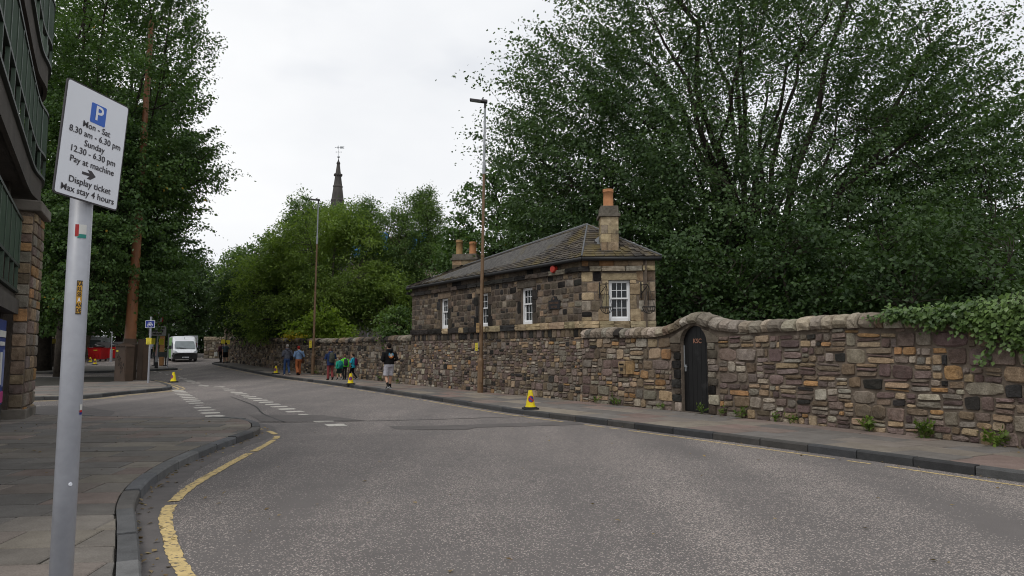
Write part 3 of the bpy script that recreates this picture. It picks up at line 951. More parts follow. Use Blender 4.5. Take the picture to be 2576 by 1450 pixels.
# dressed blocks beside the doorway
for side in (-1, 1):
    z = .12; i = 0
    while z < 1.68:
        h = R.uniform(.13, .24)
        w = (.30 if i % 2 else .22) * R.uniform(.9, 1.1)
        h = min(h, 1.76 - z)
        place('jamb_block', R.choice(T_SQ), WALLP, SD + side * (DW + w / 2 + .004), z + h / 2, w - .012, h - .014, .06, pick(dict(grey=2, soot=2, dark=1.2, tan=1, sootbrown=2, pale=1.2)), wallR)
        z += h; i += 1
    q = [(0.0, 1.765), (.36, 1.765), (.36, 1.93), (.20, 2.02), (.02, 2.10), (-.2, 2.155)]
    b = MB(); arc = [(math.cos(a) * DW - DW, 1.74 + math.sin(a) * DW) for a in np.linspace(0.05, .95, 6)]
    poly = arc[::-1] + [(.34, 1.77), (.34, 1.86), (.18, 1.95), (0.0, 2.04)]
    def PP(x, z, d):
        pt = WALLP.off(SD + side * (DW + x), d); return (pt.x, pt.y, z)
    n = len(poly); vs = [PP(x, z, .045) for x, z in poly] + [PP(x, z, -.12) for x, z in poly]
    f0 = tuple(range(n)); f1 = tuple(reversed(range(n, 2 * n)))
    fs = [f0, f1] + [((i + 1) % n, i, n + i, n + (i + 1) % n) for i in range(n)]
    o = MB().add(vs, [f[::-1] for f in fs] if side > 0 else fs).build('spandrel_block', M['ashlar'], wallR); o.color = (.17, .145, .115, 1)
# coping: one rounded stone after another
def coping_mesh(name, rnd, m):
    prof = [(0.08, 0.0), (0.0, .25), (.02, .55), (.14, .82), (.34, .97), (.6, 1.0), (.85, .9), (.97, .6), (1.0, 0.0)]
    vs = []; ks = [-.5, -.42, 0.0, .42, .5]
    for k in ks:
        sh = .84 if abs(k) > .45 else 1.0
        for y, z in prof:
            j = rnd.uniform(-.045, .045)
            vs.append((k + rnd.uniform(-.02, .02), (y - .5) * sh + .5 - 1 + j, z * sh + j))
    n = len(prof); fs = []
    for i in range(len(ks) - 1):
        for j in range(n - 1):
            fs.append((i * n + j, (i + 1) * n + j, (i + 1) * n + j + 1, i * n + j + 1)[::-1])
    fs += [tuple(range(n))[::-1], tuple((len(ks) - 1) * n + j for j in range(n))]
    vs = [(x, -y - .9, z) for x, y, z in vs]
    return MB().add(vs, [f[::-1] for f in fs]).mesh(name, m)
T_COP = [coping_mesh('coping_shape', rs, M['stone']) for _ in range(8)]
def coping(path, s0, s1, top, h, parent, weights, lens=(.2, .42), zof=None):
    s = s0
    while s < s1 - .1:
        ln = min(R.uniform(*lens), s1 - s)
        a, c = top(s), top(s + ln); tilt = math.atan2(c - a, ln)
        zz = (a + c) / 2 + (zof(s) if zof else 0)
        hh = h * R.uniform(.93, 1.1)
        place('coping_stone', R.choice(T_COP), path, s + ln / 2, zz - h, (ln / math.cos(tilt)) - .022, hh, .56, pick(weights), parent, .06 + R.uniform(-.015, .02), tilt)
        s += ln
coping(WALLP, WS0, WS1 - .02, wtop, COP, wallR, dict(grey=5, pale=2.2, mauve=.7, brown=1.8, dark=.25), (.17, .36))
# letter-box stone with the house number
SL = s_at_ratio(WALLP, (1567 - 1288) / 1754)
pl_n = WALLP.nrm(SL); pn3 = Vector((pl_n.x, pl_n.y, 0)); rt = UP.cross(pn3)
lb = place('letterbox_stone', T_ASH[0], WALLP, SL, 1.12, .27, .34, .09, (.38, .28, .17, 1), wallR)
lb2 = place('letterbox_stone', T_ASH[1], WALLP, SL - .29, 1.13, .28, .34, .09, (.40, .27, .14, 1), wallR)
q = WALLP.off(SL, .085); qv = Vector((q.x, q.y, 0))
MB().box(tuple(qv + UP * 1.21), (.17, .02, .04), m=Matrix(((rt.x, -pn3.x, 0), (rt.y, -pn3.y, 0), (0, 0, 1)))).build('letter_slot', M['dark_in'], wallR)
text(wallR, '38', qv + pn3 * .012 + UP * 1.08, rt, UP, .12, M['ink'], bold=.004)
# the door
dn2 = WALLP.nrm(SD); dn = Vector((dn2.x, dn2.y, 0)); dr_ = UP.cross(dn)
dc = Vector((*WALLP.off(SD, -.09), 0))
door = MB()
poly = [(-DW, .14), (DW, .14)] + [(math.cos(a) * DW, 1.74 + math.sin(a) * DW) for a in np.linspace(0, math.pi, 15)]
Md = Matrix.Identity(4)
for i, v in enumerate((dr_, -dn, UP)):
    for j in range(3): Md[j][i] = v[j]
for j in range(3): Md[j][3] = dc[j]
door.plate(poly, Md, .05)
door_o = door.build('door', M['black_paint'], wallR); door_o['label'] = 'black painted plank door with rounded top'
for i in range(6):
    x0 = -DW + .012 + i * (2 * DW - .024) / 6; x1 = x0 + (2 * DW - .024) / 6 - .007
    def zt(x): return 1.74 + math.sqrt(max(0, (DW - .01) ** 2 - x * x))
    xs = np.linspace(x0, x1, 4)
    pp = [(x0, .15), (x1, .15)] + [(x, zt(x)) for x in xs[::-1]]
    MB().plate(pp, Md @ Matrix.Translation((0, -.012, 0)), .016).build('plank', M['black_paint'], door_o)
hb = MB(); hb.box(Md @ Vector((-.36, -.02, 1.16)), (.045, .02, .16), m=Md.to_3x3())
hb.tube([Md @ Vector((-.36, -.02, 1.19)), Md @ Vector((-.36, -.06, 1.19)), Md @ Vector((-.27, -.065, 1.19))], .009, 6)
hb.build('handle', M['galv'], door_o)
hb = MB(); hb.box(Md @ Vector((-.40, -.018, 1.45)), (.03, .012, .5), m=Md.to_3x3()); hb.build('lock_strip', M['galv'], door_o)
text(door_o, 'KSC', Md @ Vector((.03, -.022, 1.80)), dr_, UP, .15, plain('copper_letters', (.30, .15, .10), .5), bold=.003)
b = MB(); b.box(tuple(Vector((*WALLP.off(SD, -.08), .105))), (2 * DW - .02, .34, .06), m=Md.to_3x3()); o = b.build('doorstep', M['ashlar'], wallR); o.color = (.16, .14, .12, 1)
bk = MB(); bk.box(tuple(Md @ Vector((0, .34, 1.1))), (1.3, .05, 2.3), m=Md.to_3x3()); bk.build('back_boarding', M['dark_in'], wallR)
for ch in wallR.children: ch.matrix_parent_inverse = IW

# ---------------------------------------------------------------- far stretch of the wall
wallF = thing('long_rubble_wall', 'dark weathered rubble wall with rounded coping beyond the cottage', 'stone wall', (*WALLF.at(6), 0))
IF = winv(wallF)
def ftop(s): return 2.23
FEND = WALLF.L
b = MB(); ss = np.arange(0, FEND + .01, .5)
for a, c in zip(ss[:-1], ss[1:]):
    qa, qc, ra, rc = WALLF.off(a, 0), WALLF.off(c, 0), WALLF.off(a, -.45), WALLF.off(c, -.45)
    za, zc = gz(qa.y), gz(qc.y); t = 2.23 - COP + .02
    b.add([(qa.x, qa.y, za), (qc.x, qc.y, zc), (qc.x, qc.y, zc + t), (qa.x, qa.y, za + t), (ra.x, ra.y, za), (rc.x, rc.y, zc), (rc.x, rc.y, zc + t), (ra.x, ra.y, za + t)],
          [(1, 0, 3, 2), (4, 5, 6, 7), (2, 3, 7, 6)])
b.build('core', M['mortar'], wallF)
rects = coursed(FEND - .1, 1.9, (.20, .34), (.22, .46))
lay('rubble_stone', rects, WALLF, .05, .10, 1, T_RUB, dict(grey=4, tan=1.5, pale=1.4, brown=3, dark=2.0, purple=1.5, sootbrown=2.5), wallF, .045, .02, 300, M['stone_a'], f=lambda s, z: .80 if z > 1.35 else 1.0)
coping(WALLF, 0, FEND, ftop, COP, wallF, dict(grey=3, sootbrown=2.5, dark=1.5, brown=2), (.28, .55), zof=lambda s: gz(WALLF.at(s).y))
for ch in wallF.children: ch.matrix_parent_inverse = IF
gp = thing('gate_pillar', 'square stone gate pillar at the far end of the wall', 'pillar', (-24.3, 59.9, gz(59.9)), D2R(30))
b = MB(); b.box((0, 0, 1.45), (.62, .62, 2.9)); b.build('shaft', M['rubble_far'], gp)
b = MB(); b.box((0, 0, 2.99), (.78, .78, .2)); b.lathe([(.5, 3.09), (.1, 3.35)], n=4, a0=math.pi / 4); b.build('cap', M['rubble_far'], gp)
# pale stretch of wall across the far end of the street
fw = thing('lane_wall', 'low grey stone wall beside the lane behind the oncoming van', 'stone wall', (-28.5, 70, gz(70)), D2R(18))
b = MB(); b.box((0, 0, .9), (4.2, .5, 1.8)); b.build('core', M['mortar'], fw)
tp = Path([(2.1, -.25), (-2.1, -.25)])
for (s, z, w, h) in pack(4.2, 1.7, .12, [(3, 2), (4, 2), (2, 2), (5, 3), (4, 3)]):
    place('rubble_stone', R.choice(T_RUB), Path([(-2.1, -.25), (2.1, -.25)]), s + w / 2, z + h / 2, w - .03, h - .03, -.06, pick(dict(grey=3, pale=2, brown=1)), fw)
b = MB(); b.tube([(-2.15, 0, 1.82), (2.15, 0, 1.82)], .33, 10); b.build('coping', M['rubble_far'], fw)
# ---------------------------------------------------------------- the cottage
F0, F1, R0, R1 = Vector((2.03, 20.16)), Vector((-4.27, 29.8)), Vector((4.12, 19.95)), Vector((-1.75, 31.35))
PF = Path([F0, F1]); PG = Path([R0, F0]); PB = Path([F1, R1]); PK = Path([R1, R0])
cott = thing('stone_cottage', 'small soot-stained stone cottage with slate hipped roof standing on the street wall', 'cottage', (*F0, 0))
IC = winv(cott)
ZL0, ZL1, ZC0, ZC1, ZE = 2.22, 2.42, 3.86, 4.01, 4.24
LF = PF.L
def fs_at(px): 
    u = (px - 1288) / 1754.0
    return float(PF.s[0]) if False else min(np.linspace(0, LF, 400), key=lambda s: abs(PF.at(s).x / (PF.at(s).y * .996 + .12) - u))
WIN = []            # facade windows: (s centre, half width, z0, z1)
for pxa, pxb in ((1312, 1338), (1204.5, 1227.5), (1110, 1126)):
    sc = (fs_at(pxa) + fs_at(pxb)) / 2
    WIN.append((sc, .33, ZL1 + .0, 3.60))
GW = (PG.L - (1557 - 1462) / (1648 - 1462) * PG.L, .30, ZL1, 3.60)

def wall_core(path, z0, z1, holes, thick, name):
    b = MB(); xs = sorted({0.0, path.L} | {h[0] - h[1] for h in holes} | {h[0] + h[1] for h in holes})
    zs = sorted({z0, z1} | {h[2] for h in holes} | {h[3] for h in holes})
    def P(s, d, z):
        q = path.off(s, d); return (q.x, q.y, z)
    def solid(x, z): return not any(abs(x - h[0]) < h[1] and h[2] < z < h[3] for h in holes)
    for i in range(len(xs) - 1):
        for k in range(len(zs) - 1):
            a, c, za, zc = xs[i], xs[i + 1], zs[k], zs[k + 1]
            if solid((a + c) / 2, (za + zc) / 2):
                b.add([P(a, 0, za), P(c, 0, za), P(c, 0, zc), P(a, 0, zc)], [(1, 0, 3, 2)])
                b.add([P(a, -thick, za), P(c, -thick, za), P(c, -thick, zc), P(a, -thick, zc)], [(0, 1, 2, 3)])
    for h in holes:
        a, c, za, zc = h[0] - h[1], h[0] + h[1], h[2], h[3]
        b.add([P(a, 0, za), P(a, -thick, za), P(a, -thick, zc), P(a, 0, zc)], [(0, 1, 2, 3)])
        b.add([P(c, 0, za), P(c, -thick, za), P(c, -thick, zc), P(c, 0, zc)], [(3, 2, 1, 0)])
        b.add([P(a, 0, zc), P(c, 0, zc), P(c, -thick, zc), P(a, -thick, zc)], [(0, 1, 2, 3)])
        b.add([P(a, 0, za), P(c, 0, za), P(c, -thick, za), P(a, -thick, za)], [(3, 2, 1, 0)])
    return b.build(name, M['mortar'], cott)
wall_core(PF, 0, ZE + .04, WIN, .32, 'front_wall')
wall_core(PG, 0, ZE + .04, [GW], .32, 'gable_wall')
wall_core(PB, 0, ZE + .04, [], .3, 'end_wall')
wall_core(PK, 0, ZE + .04, [], .3, 'back_wall')
b = MB(); b.prism([tuple(PF.off(.4, -.5)), tuple(PG.off(.5, -.5)), tuple(PK.off(.5, -.3)), tuple(PB.off(.5, -.3))], 2.3, 2.32)
b.build('floor', M['dark_in'], cott)

# rubble below the ledge, with a coursed band on top
rects = coursed(LF, 1.86, (.15, .25), (.14, .32))
lay('rubble_stone', rects, PF, 0, .10, 1, T_RUB, dict(purple=2.4, mauve=2.6, brown=3.3, grey=3.6, tan=1.6, orange=.5, dark=1.1, pale=1.5), cott, .042, .018, 300, M['stone_a'])
s = .02
while s < LF - .1:
    w = R.uniform(.13, .30); w = min(w, LF - s)
    place('course_block', R.choice(T_SQ), PF, s + w / 2, 2.08, w - .022, .23, .045, pick(dict(sootbrown=3, dark=2, brown=1.6, mauve=.8)), cott, -.01)
    s += w
# upper facade: squared blocks, window dressings
def dress(path, win, weights, lint):
    sc, hw, z0, z1 = win
    place('lintel', T_ASH[2], path, sc, z1 + .105, 2 * hw + .42, .20, .035, pick(lint), cott, -.008)
    for sd_ in (-1, 1):
        z = z0; i = 0
        while z < z1 - .05:
            h = min((.36, .40, .32, .34)[i % 4], z1 - z)
            w = .19 if i % 2 else .31
            place('jamb_block', R.choice(T_ASH), path, sc + sd_ * (hw + w / 2 + .002), z + h / 2, w - .01, h - .012, .035, pick(weights), cott, -.008)
            z += h; i += 1
def blk(holes):
    def f(s, z):
        z += ZL1
        return any((abs(s - h[0]) < h[1] + .25 and h[2] < z < h[3]) or (abs(s - h[0]) < h[1] + .2 and h[3] - .01 < z < h[3] + .2) for h in holes)
    return f
def courses(L, H, rows, blocked):
    out = []; z = 0; tot = sum(rows)
    for rh in rows:
        h = rh * H / tot; s = 0.0; run = None
        free = [not (blocked(x, z + h * .3) or blocked(x, z + h * .7)) for x in np.arange(0, L, .02)]
        i = 0
        while i < len(free):
            if not free[i]: i += 1; continue
            j = i
            while j < len(free) and free[j]: j += 1
            a, e = i * .02, j * .02
            while e - a > .04:
                w = R.uniform(.14, .42); w = w if e - a - w > .14 else min(e - a, .6)
                q = R.random()
                if q < .16 and w < .34: k = R.uniform(.4, .6); out += [(a, z, w, h * k), (a, z + h * k, w, h * (1 - k))]
                else: out.append((a, z + (R.uniform(0, .02)), w, h - R.uniform(0, .02)))
                a += w
            i = j
        z += h
    return out
SOOT = dict(sootbrown=6.0, soot=.5, dark=1.3, brown=4.0, grey=1.2, tan=.4)
for h in WIN: dress(PF, h, dict(sootbrown=3, soot=2, dark=2, brown=1), dict(brown=2, sootbrown=2, grey=1))
rects = courses(LF, ZC0 - ZL1, [.19, .2, .17, .22, .19, .21, .18], blk(WIN))
lay('facade_block', rects, PF, 0, ZL1, 1, T_SQ, SOOT, cott, .03, .027, 300, M['ashlar_a'])
def band(path, z0, z1, lens, weights, name, depth, proud, tmpl=None, split=None):
    s = 0.0
    while s < path.L - .02:
        w = min(R.uniform(*lens), path.L - s)
        if path.L - s - w < .15: w = path.L - s
        wt = weights(s) if callable(weights) else weights
        place(name, R.choice(tmpl or T_ASH), path, s + w / 2, (z0 + z1) / 2, w - .006, z1 - z0 - .004, depth, pick(wt), cott, proud)
        s += w
band(PF, ZC1, ZE, (.3, .7), dict(brown=3, sootbrown=3, soot=1.2), 'frieze_block', .04, -.008)
band(PF, ZC0, ZC1, (.5, 1.1), dict(sootbrown=2.4, dark=2.2, soot=1.8, grey=.8), 'cornice_block', .12, -.02)
band(PF, ZL0, ZL1, (.25, .95), lambda s: dict(sand=4, tan=1) if s < 3.4 else (dict(sand=1) if R.random() < .22 else dict(soot=3, dark=2)), 'ledge_block', .12, -.02)
dress(PG, GW, dict(sand=4), dict(sand=1))
rects = courses(PG.L, ZC0 - ZL1, [.26, .3, .24, .28, .3], blk([GW]))
lay('facade_block', rects, PG, 0, ZL1, 1, T_SQ, dict(sand=3.2, pale=2.4, tan=1.6, soot=.5, dark=.6, brown=1.2), cott, .03, .012, 300, M['ashlar_a'])
band(PG, ZC1, ZE, (.3, .5), dict(brown=2, tan=1.5, orange=1, soot=.8), 'frieze_block', .04, -.008)
band(PG, ZC0, ZC1, (.3, .7), dict(pale=2, sand=2, dark=1.2), 'cornice_block', .12, -.02)
band(PG, ZL0, ZL1, (.4, .9), dict(sand=3, tan=1, grey=1), 'ledge_block', .12, -.02)
place('corner_block', T_ASH[3], PG, PG.L + .015, (ZL0 + ZL1) / 2, .2, ZL1 - ZL0 - .008, .11, (.42, .34, .22, 1), cott, -.012)
place('corner_block', T_ASH[3], PG, PG.L + .015, (ZC0 + ZC1) / 2, .2, ZC1 - ZC0 - .008, .11, (.06, .055, .05, 1), cott, -.012)

# sash windows with twelve panes
def sash(path, win, curtain):
    sc, hw, z0, z1 = win
    n2 = path.nrm(sc); n = Vector((n2.x, n2.y, 0)); rt = UP.cross(n)
    o = Vector((*path.at(sc), 0)) - n * .13
    B = Matrix(((rt.x, n.x, 0), (rt.y, n.y, 0), (0, 0, 1)))
    def bx(mb, x, z, w, h, d0, d): mb.box(o + rt * x + UP * z + n * d0, (w, d, h), m=B)
    f = MB(); t = .055; H = z1 - z0; zm = z0 + H * .54
    bx(f, -hw + t / 2, (z0 + z1) / 2, t, H, 0, .09); bx(f, hw - t / 2, (z0 + z1) / 2, t, H, 0, .09)
    iw = 2 * hw - 2 * t
    bx(f, 0, z1 - .02, iw, .04, 0, .085); bx(f, 0, z0 + .045, iw, .09, .012, .11)
    win_o = f.build('window', M['white_wood'], cott)
    for k, (za, zb, dd) in enumerate(((zm, z1 - .04, .015), (z0 + .09, zm + .03, -.03))):
        r = MB(); st = .032
        bx(r, -iw / 2 + st / 2, (za + zb) / 2, st, zb - za, dd, .035); bx(r, iw / 2 - st / 2, (za + zb) / 2, st, zb - za, dd, .035)
        bx(r, 0, za + .022, iw - 2 * st, .044, dd, .033); bx(r, 0, zb - .018, iw - 2 * st, .036, dd, .033)
        gw = iw - 2 * st; g0, g1 = za + .044, zb - .036
        for i in (1, 2): bx(r, -gw / 2 + gw * i / 3, (g0 + g1) / 2, .016, g1 - g0, dd, .028)
        bx(r, 0, (g0 + g1) / 2, gw, .016, dd, .026)
        r.build('sash', M['white_wood'], win_o)
        for i in range(3):
            for j in range(2):
                p = MB(); bx(p, -gw / 2 + gw * (i + .5) / 3, g0 + (g1 - g0) * (j + .5) / 2, gw / 3 - .016, (g1 - g0) / 2 - .016, dd - .004, .005)
                p.build('pane', M['glass'], win_o)
    cz = MB(); bx(cz, 0, (z0 + z1) / 2, 2 * hw + .3, H + .3, -.75, .01); cz.build('dark_room', M['dark_in'], win_o)
    if curtain:
        c = MB(); m_ = 26; vs = []
        for i in range(m_ + 1):
            x = -hw + 2 * hw * i / m_; d = .012 * math.sin(i * 1.9) - .16
            if curtain == 2 and abs(x) < .10: continue
            for z in (z0 + .02, z1 - .03): vs.append(o + rt * x + n * d + UP * z)
        k = len(vs) // 2
        c.add(vs, [(2 * i, 2 * i + 2, 2 * i + 3, 2 * i + 1) for i in range(k - 1)])
        c.build('curtain', M['curtain'], win_o)
    return win_o, o, rt, n
for i, h in enumerate(WIN): sash(PF, h, 1)
gwin, go, grt, gn = sash(PG, GW, 0)
b = MB(); b.lathe([(.045, 0), (.05, .1), (.03, .18), (.018, .2), (.018, .26)], tuple(go - gn * .2 + grt * .02 + UP * (ZL1 + .3)), 8); b.build('vase', M['curtain'], gwin)
b = MB(); b.box(go - gn * .22 + UP * (ZL1 + .2), (.5, .1, .2), m=Matrix(((grt.x, gn.x, 0), (grt.y, gn.y, 0), (0, 0, 1)))); b.build('shelf', M['wood'], gwin)

# roof: hipped, following the tapering plan
EV = .16
def eave(path, s): 
    q = path.off(s, EV); return Vector((q.x, q.y, ZE + .02))
eF0 = Vector((F0.x - .02, F0.y - .24, ZE + .02)); eF1 = Vector((F1.x - .24, F1.y + .02, ZE + .02)); eR0 = Vector((R0.x + .17, R0.y - .13, ZE + .02)); eR1 = Vector((R1.x + .1, R1.y + .25, ZE + .02))
APX = Vector((2.33, 21.3, 5.44)); FAR = Vector((-2.05, 28.85, 5.04))
def quad_at(a, b_, c, d, u, v): return (a.lerp(b_, u)).lerp(d.lerp(c, u), v)
def solid(name, quads, m):
    b = MB()
    for q in quads: b.add([Vector(p) - UP * .03 for p in q], [tuple(range(len(q)))])
    return b.build(name, m, cott)
roof = solid('roof', [(eF1, eF0, APX, FAR), (eF0, eR0, APX), (eR0, eR1, FAR, APX), (eR1, eF1, FAR)], M['slate_far'])
roof['label'] = 'grey slate hipped roof with yellow moss'
def slate_mesh(rnd):
    x = [-.5, .5]; w = .5
    a, c = rnd.uniform(-.06, .06), rnd.uniform(-.06, .06)
    vs = [(-.49, a, 0), (.49, c, 0), (.49, 1.55, 0), (-.49, 1.55, 0), (-.49, a, 1), (.49, c, 1), (.49, 1.55, .25), (-.49, 1.55, .25)]
    return MB().add(vs, [(4, 5, 6, 7), (0, 1, 5, 4), (1, 2, 6, 5), (3, 0, 4, 7)]).mesh('slate_shape', M['slate'])
T_SL = [slate_mesh(rs) for _ in range(8)]
slates = []
def slates_on(fn, nrow, width, ln_at):
    """fn(u,v) -> point; rows of slates from eave to ridge"""
    for r in range(nrow):
        v0 = r / nrow; v1 = (r + 1) / nrow
        L0 = (fn(1, v0) - fn(0, v0)).length
        n = max(1, int(L0 / (width * (1.1 - .35 * v0)))); off = R.random() * .5
        cuts = [0] + sorted((i + off + R.uniform(-.15, .15)) / n for i in range(n)) + [1]
        for a, c in zip(cuts[:-1], cuts[1:]):
            a, c = max(0, a), min(1, c)
            if (c - a) * L0 < .05: continue
            p0, p1, p2 = fn(a, v0), fn(c, v0), fn((a + c) / 2, v1)
            mid = (p0 + p1) / 2; X = p1 - p0; Yv = p2 - mid; Z = X.cross(Yv).normalized()
            Mx = Matrix.Identity(4)
            for i, vec in enumerate((X * .97, Yv, Z * .030)):
                for j in range(3): Mx[j][i] = vec[j]
            o0 = mid + Z * R.uniform(.002, .008)
            for j in range(3): Mx[j][3] = o0[j]
            g = R.choice([(.090, .076, .062), (.074, .063, .052), (.058, .050, .044), (.112, .096, .078), (.088, .072, .050), (.044, .039, .035)])
            k = R.uniform(.85, 1.2)
            slates.append((X.length * Yv.length / mid.length ** 2, R.choice(T_SL), Mx, (g[0] * k, g[1] * k, g[2] * k, 1)))
slates_on(lambda u, v: quad_at(eF1, eF0, APX, FAR, u, v), 16, .26, 0)
def tri_fn(a, b_, c): return lambda u, v: a.lerp(b_, u).lerp(c, v)
slates_on(tri_fn(eF0, eR0, APX), 15, .24, 0)
slates_on(tri_fn(eR1, eF1, FAR), 10, .3, 0)
slates.sort(key=lambda q: -q[0])
for i, (_, me, Mx, c) in enumerate(slates[:300]):
    o = bpy.data.objects.new('slate', me); o.color = c; link(o, roof); o.matrix_basis = Mx
join_stones('small_slates', [(me, Mx, c) for _, me, Mx, c in slates[300:]], M['slate_a'], roof)
for nm, pts, rr in (('ridge_lead', [FAR, APX], .05), ('hip_lead', [eF0 + UP * .02, APX], .028), ('hip_lead', [eR0 + UP * .02, APX], .028), ('hip_lead', [eF1 + UP * .02, FAR], .028)):
    b = MB(); b.tube([p + UP * .012 for p in pts], rr, 8); b.build(nm, M['lead'], roof, smooth=True)
for pts in ([eF1, eF0], [eF0, eR0]):
    pts = [p + UP * -.055 for p in pts]
    b = MB(); b.tube([pts[0], pts[0].lerp(pts[1], .5), pts[1]], .06, 10); b.build('gutter', M['black_iron'], cott, smooth=True)
b = MB(); b.box((*(F1 + Vector((-.1, .1))), 4.0), (.16, .3, .1), rz=D2R(-57)); b.build('gutter_bracket', M['black_iron'], cott)

# chimneys
GD = (R0 - F0).normalized(); GA = math.atan2(GD.y, GD.x)
def chimney(c, w, d, z0, z1, zc, pots, rz, cols, near):
    ch = MB(); ch.box((c[0], c[1], (z0 + z1) / 2), (w, d, z1 - z0), rz); ch_o = ch.build('chimney', M['mortar'], roof)
    Rm = Matrix.Rotation(rz, 2)
    for sd_, (a, hw) in enumerate(((0, w / 2), (1, d / 2))):
        pass
    cs = [Vector(c) + Rm @ Vector(q) for q in ((-w / 2, d / 2), (-w / 2, -d / 2), (w / 2, -d / 2), (w / 2, d / 2))]
    nrow = int((z1 - z0) / (.235 if near else .2)); rh = (z1 - z0) / nrow
    for e in range(3):
        p = Path([cs[(e + 1)], cs[e]]) if False else Path([cs[e], cs[e + 1]])
        p = Path([cs[e + 1], cs[e]])
        for r in range(nrow):
            cut = [0, p.L * (.42 if (r + e) % 2 else .62), p.L]
            for a, b2 in zip(cut[:-1], cut[1:]):
                place('chimney_block', R.choice(T_ASH), p, (a + b2) / 2, z0 + (r + .5) * rh, b2 - a - .005, rh - .006, .014, pick(cols), ch_o, -.003)
    cap = MB()
    cap.box((c[0], c[1], z1 + .05), (w + .13, d + .13, .10), rz); cap.box((c[0], c[1], z1 + .10 + (zc - z1 - .1) / 2), (w + .03, d + .03, zc - z1 - .1), rz, .97)
    o = cap.build('chimney_cap', M['ashlar'], ch_o, bevel=.012); o.color = (.17, .155, .13, 1)
    for (off, r, h, mm) in pots:
        q = Vector(c) + Rm @ Vector(off); p = MB()
        p.lathe([(r * 1.06, -.02), (r * 1.02, h * .05), (r, h * .4), (r * .97, h * .82), (r * 1.1, h * .84), (r * 1.1, h * .88), (r * .98, h * .9), (r * 1.08, h * .94), (r * 1.06, h), (r * .85, h), (r * .83, h - .12)], (q.x, q.y, zc), 20)
        p.build('chimney_pot', M[mm], ch_o, smooth=True)
        p = MB(); p.lathe([(r * .8, h - .13), (r * .8, h - .125)], (q.x, q.y, zc), 16); p.build('pot_opening', M['dark_in'], ch_o)
    return ch_o
cc = Vector((2.86, 20.42))
chimney(cc, .50, .62, 4.22, 5.47, 5.80, [((0, 0), .15, .54, 'terracotta')], GA + D2R(4), dict(sand=3.2, tan=.8, pale=.6), True)
chimney(Vector((-1.95, 29.35)), 1.05, .5, 4.5, 5.35, 5.62, [((-.3, 0), .14, .62, 'buff_pot'), ((.3, 0), .15, .52, 'terracotta')], D2R(-12), dict(grey=2, tan=1.5, brown=1), False)
# lead flashing climbing beside the near chimney
fl = MB(); Rc = Matrix.Rotation(GA + D2R(4), 3, 'Z'); c3 = Vector((cc.x, cc.y, 0))
for sx, z0_, z1_ in ((-1, 4.30, 4.86), (1, 4.30, 4.60)):
    p = [c3 + Rc @ Vector((sx * .275, -.33, 0)) + UP * z0_, c3 + Rc @ Vector((sx * .40, -.33, 0)) + UP * z0_, c3 + Rc @ Vector((sx * .40, .12, 0)) + UP * z1_, c3 + Rc @ Vector((sx * .275, .12, 0)) + UP * (z1_ + .1)]
    fl.add(p + [q - UP * .02 for q in p], [(0, 1, 2, 3) if sx > 0 else (3, 2, 1, 0), (0, 4, 5, 1), (1, 5, 6, 2), (2, 6, 7, 3), (3, 7, 4, 0)])
fl.build('flashing', M['lead'], roof)
# alarm bell, name plaque
def on_facade(px, z, out=0.0):
    s = fs_at(px); q = PF.off(s, out); return Vector((q.x, q.y, z)), s
fn2 = PF.nrm(1); fn_ = Vector((fn2.x, fn2.y, 0)); frt = UP.cross(fn_)
q, _ = on_facade(1400, 4.045)
b = MB(); b.tube([q + fn_ * .03, q + fn_ * .13, q + fn_ * .16], [.115, .115, .10], 20); b.build('alarm_bell', plain('alarm_red', (.42, .035, .02), .45), cott, smooth=False)
q, _ = on_facade(1397, 2.98, .045)
B4 = Matrix.Identity(4)
for i, v in enumerate((frt, -fn_, UP)):
    for j in range(3): B4[j][i] = v[j]
for j in range(3): B4[j][3] = q[j]
b = MB(); b.plate([(-.29, -.15), (.29, -.15), (.29, .12), (.16, .12), (.12, .2), (0, .25), (-.12, .2), (-.16, .12), (-.29, .12)], B4, .03)
pq = b.build('name_plaque', M['black_iron'], cott)
gold = plain('dull_bronze', (.13, .075, .05), .6)
text(pq, "KING'S STABLES", q + fn_ * .004 + UP * .035, frt, UP, .088, gold, xs=.72, bold=.001)
text(pq, 'COTTAGE', q + fn_ * .004 - UP * .085, frt, UP, .088, gold, xs=.72, bold=.001)
b = MB(); b.lathe([(.03, 0), (.045, .03), (.02, .06)], (0, 0, 0), 8); 
crown = b.build('crown_emblem', gold, pq); crown.matrix_basis = Matrix.Translation(q + fn_ * .004 + UP * .14) @ Matrix.Diagonal((1, .3, 1, 1))
for ch in cott.children: ch.matrix_parent_inverse = IC

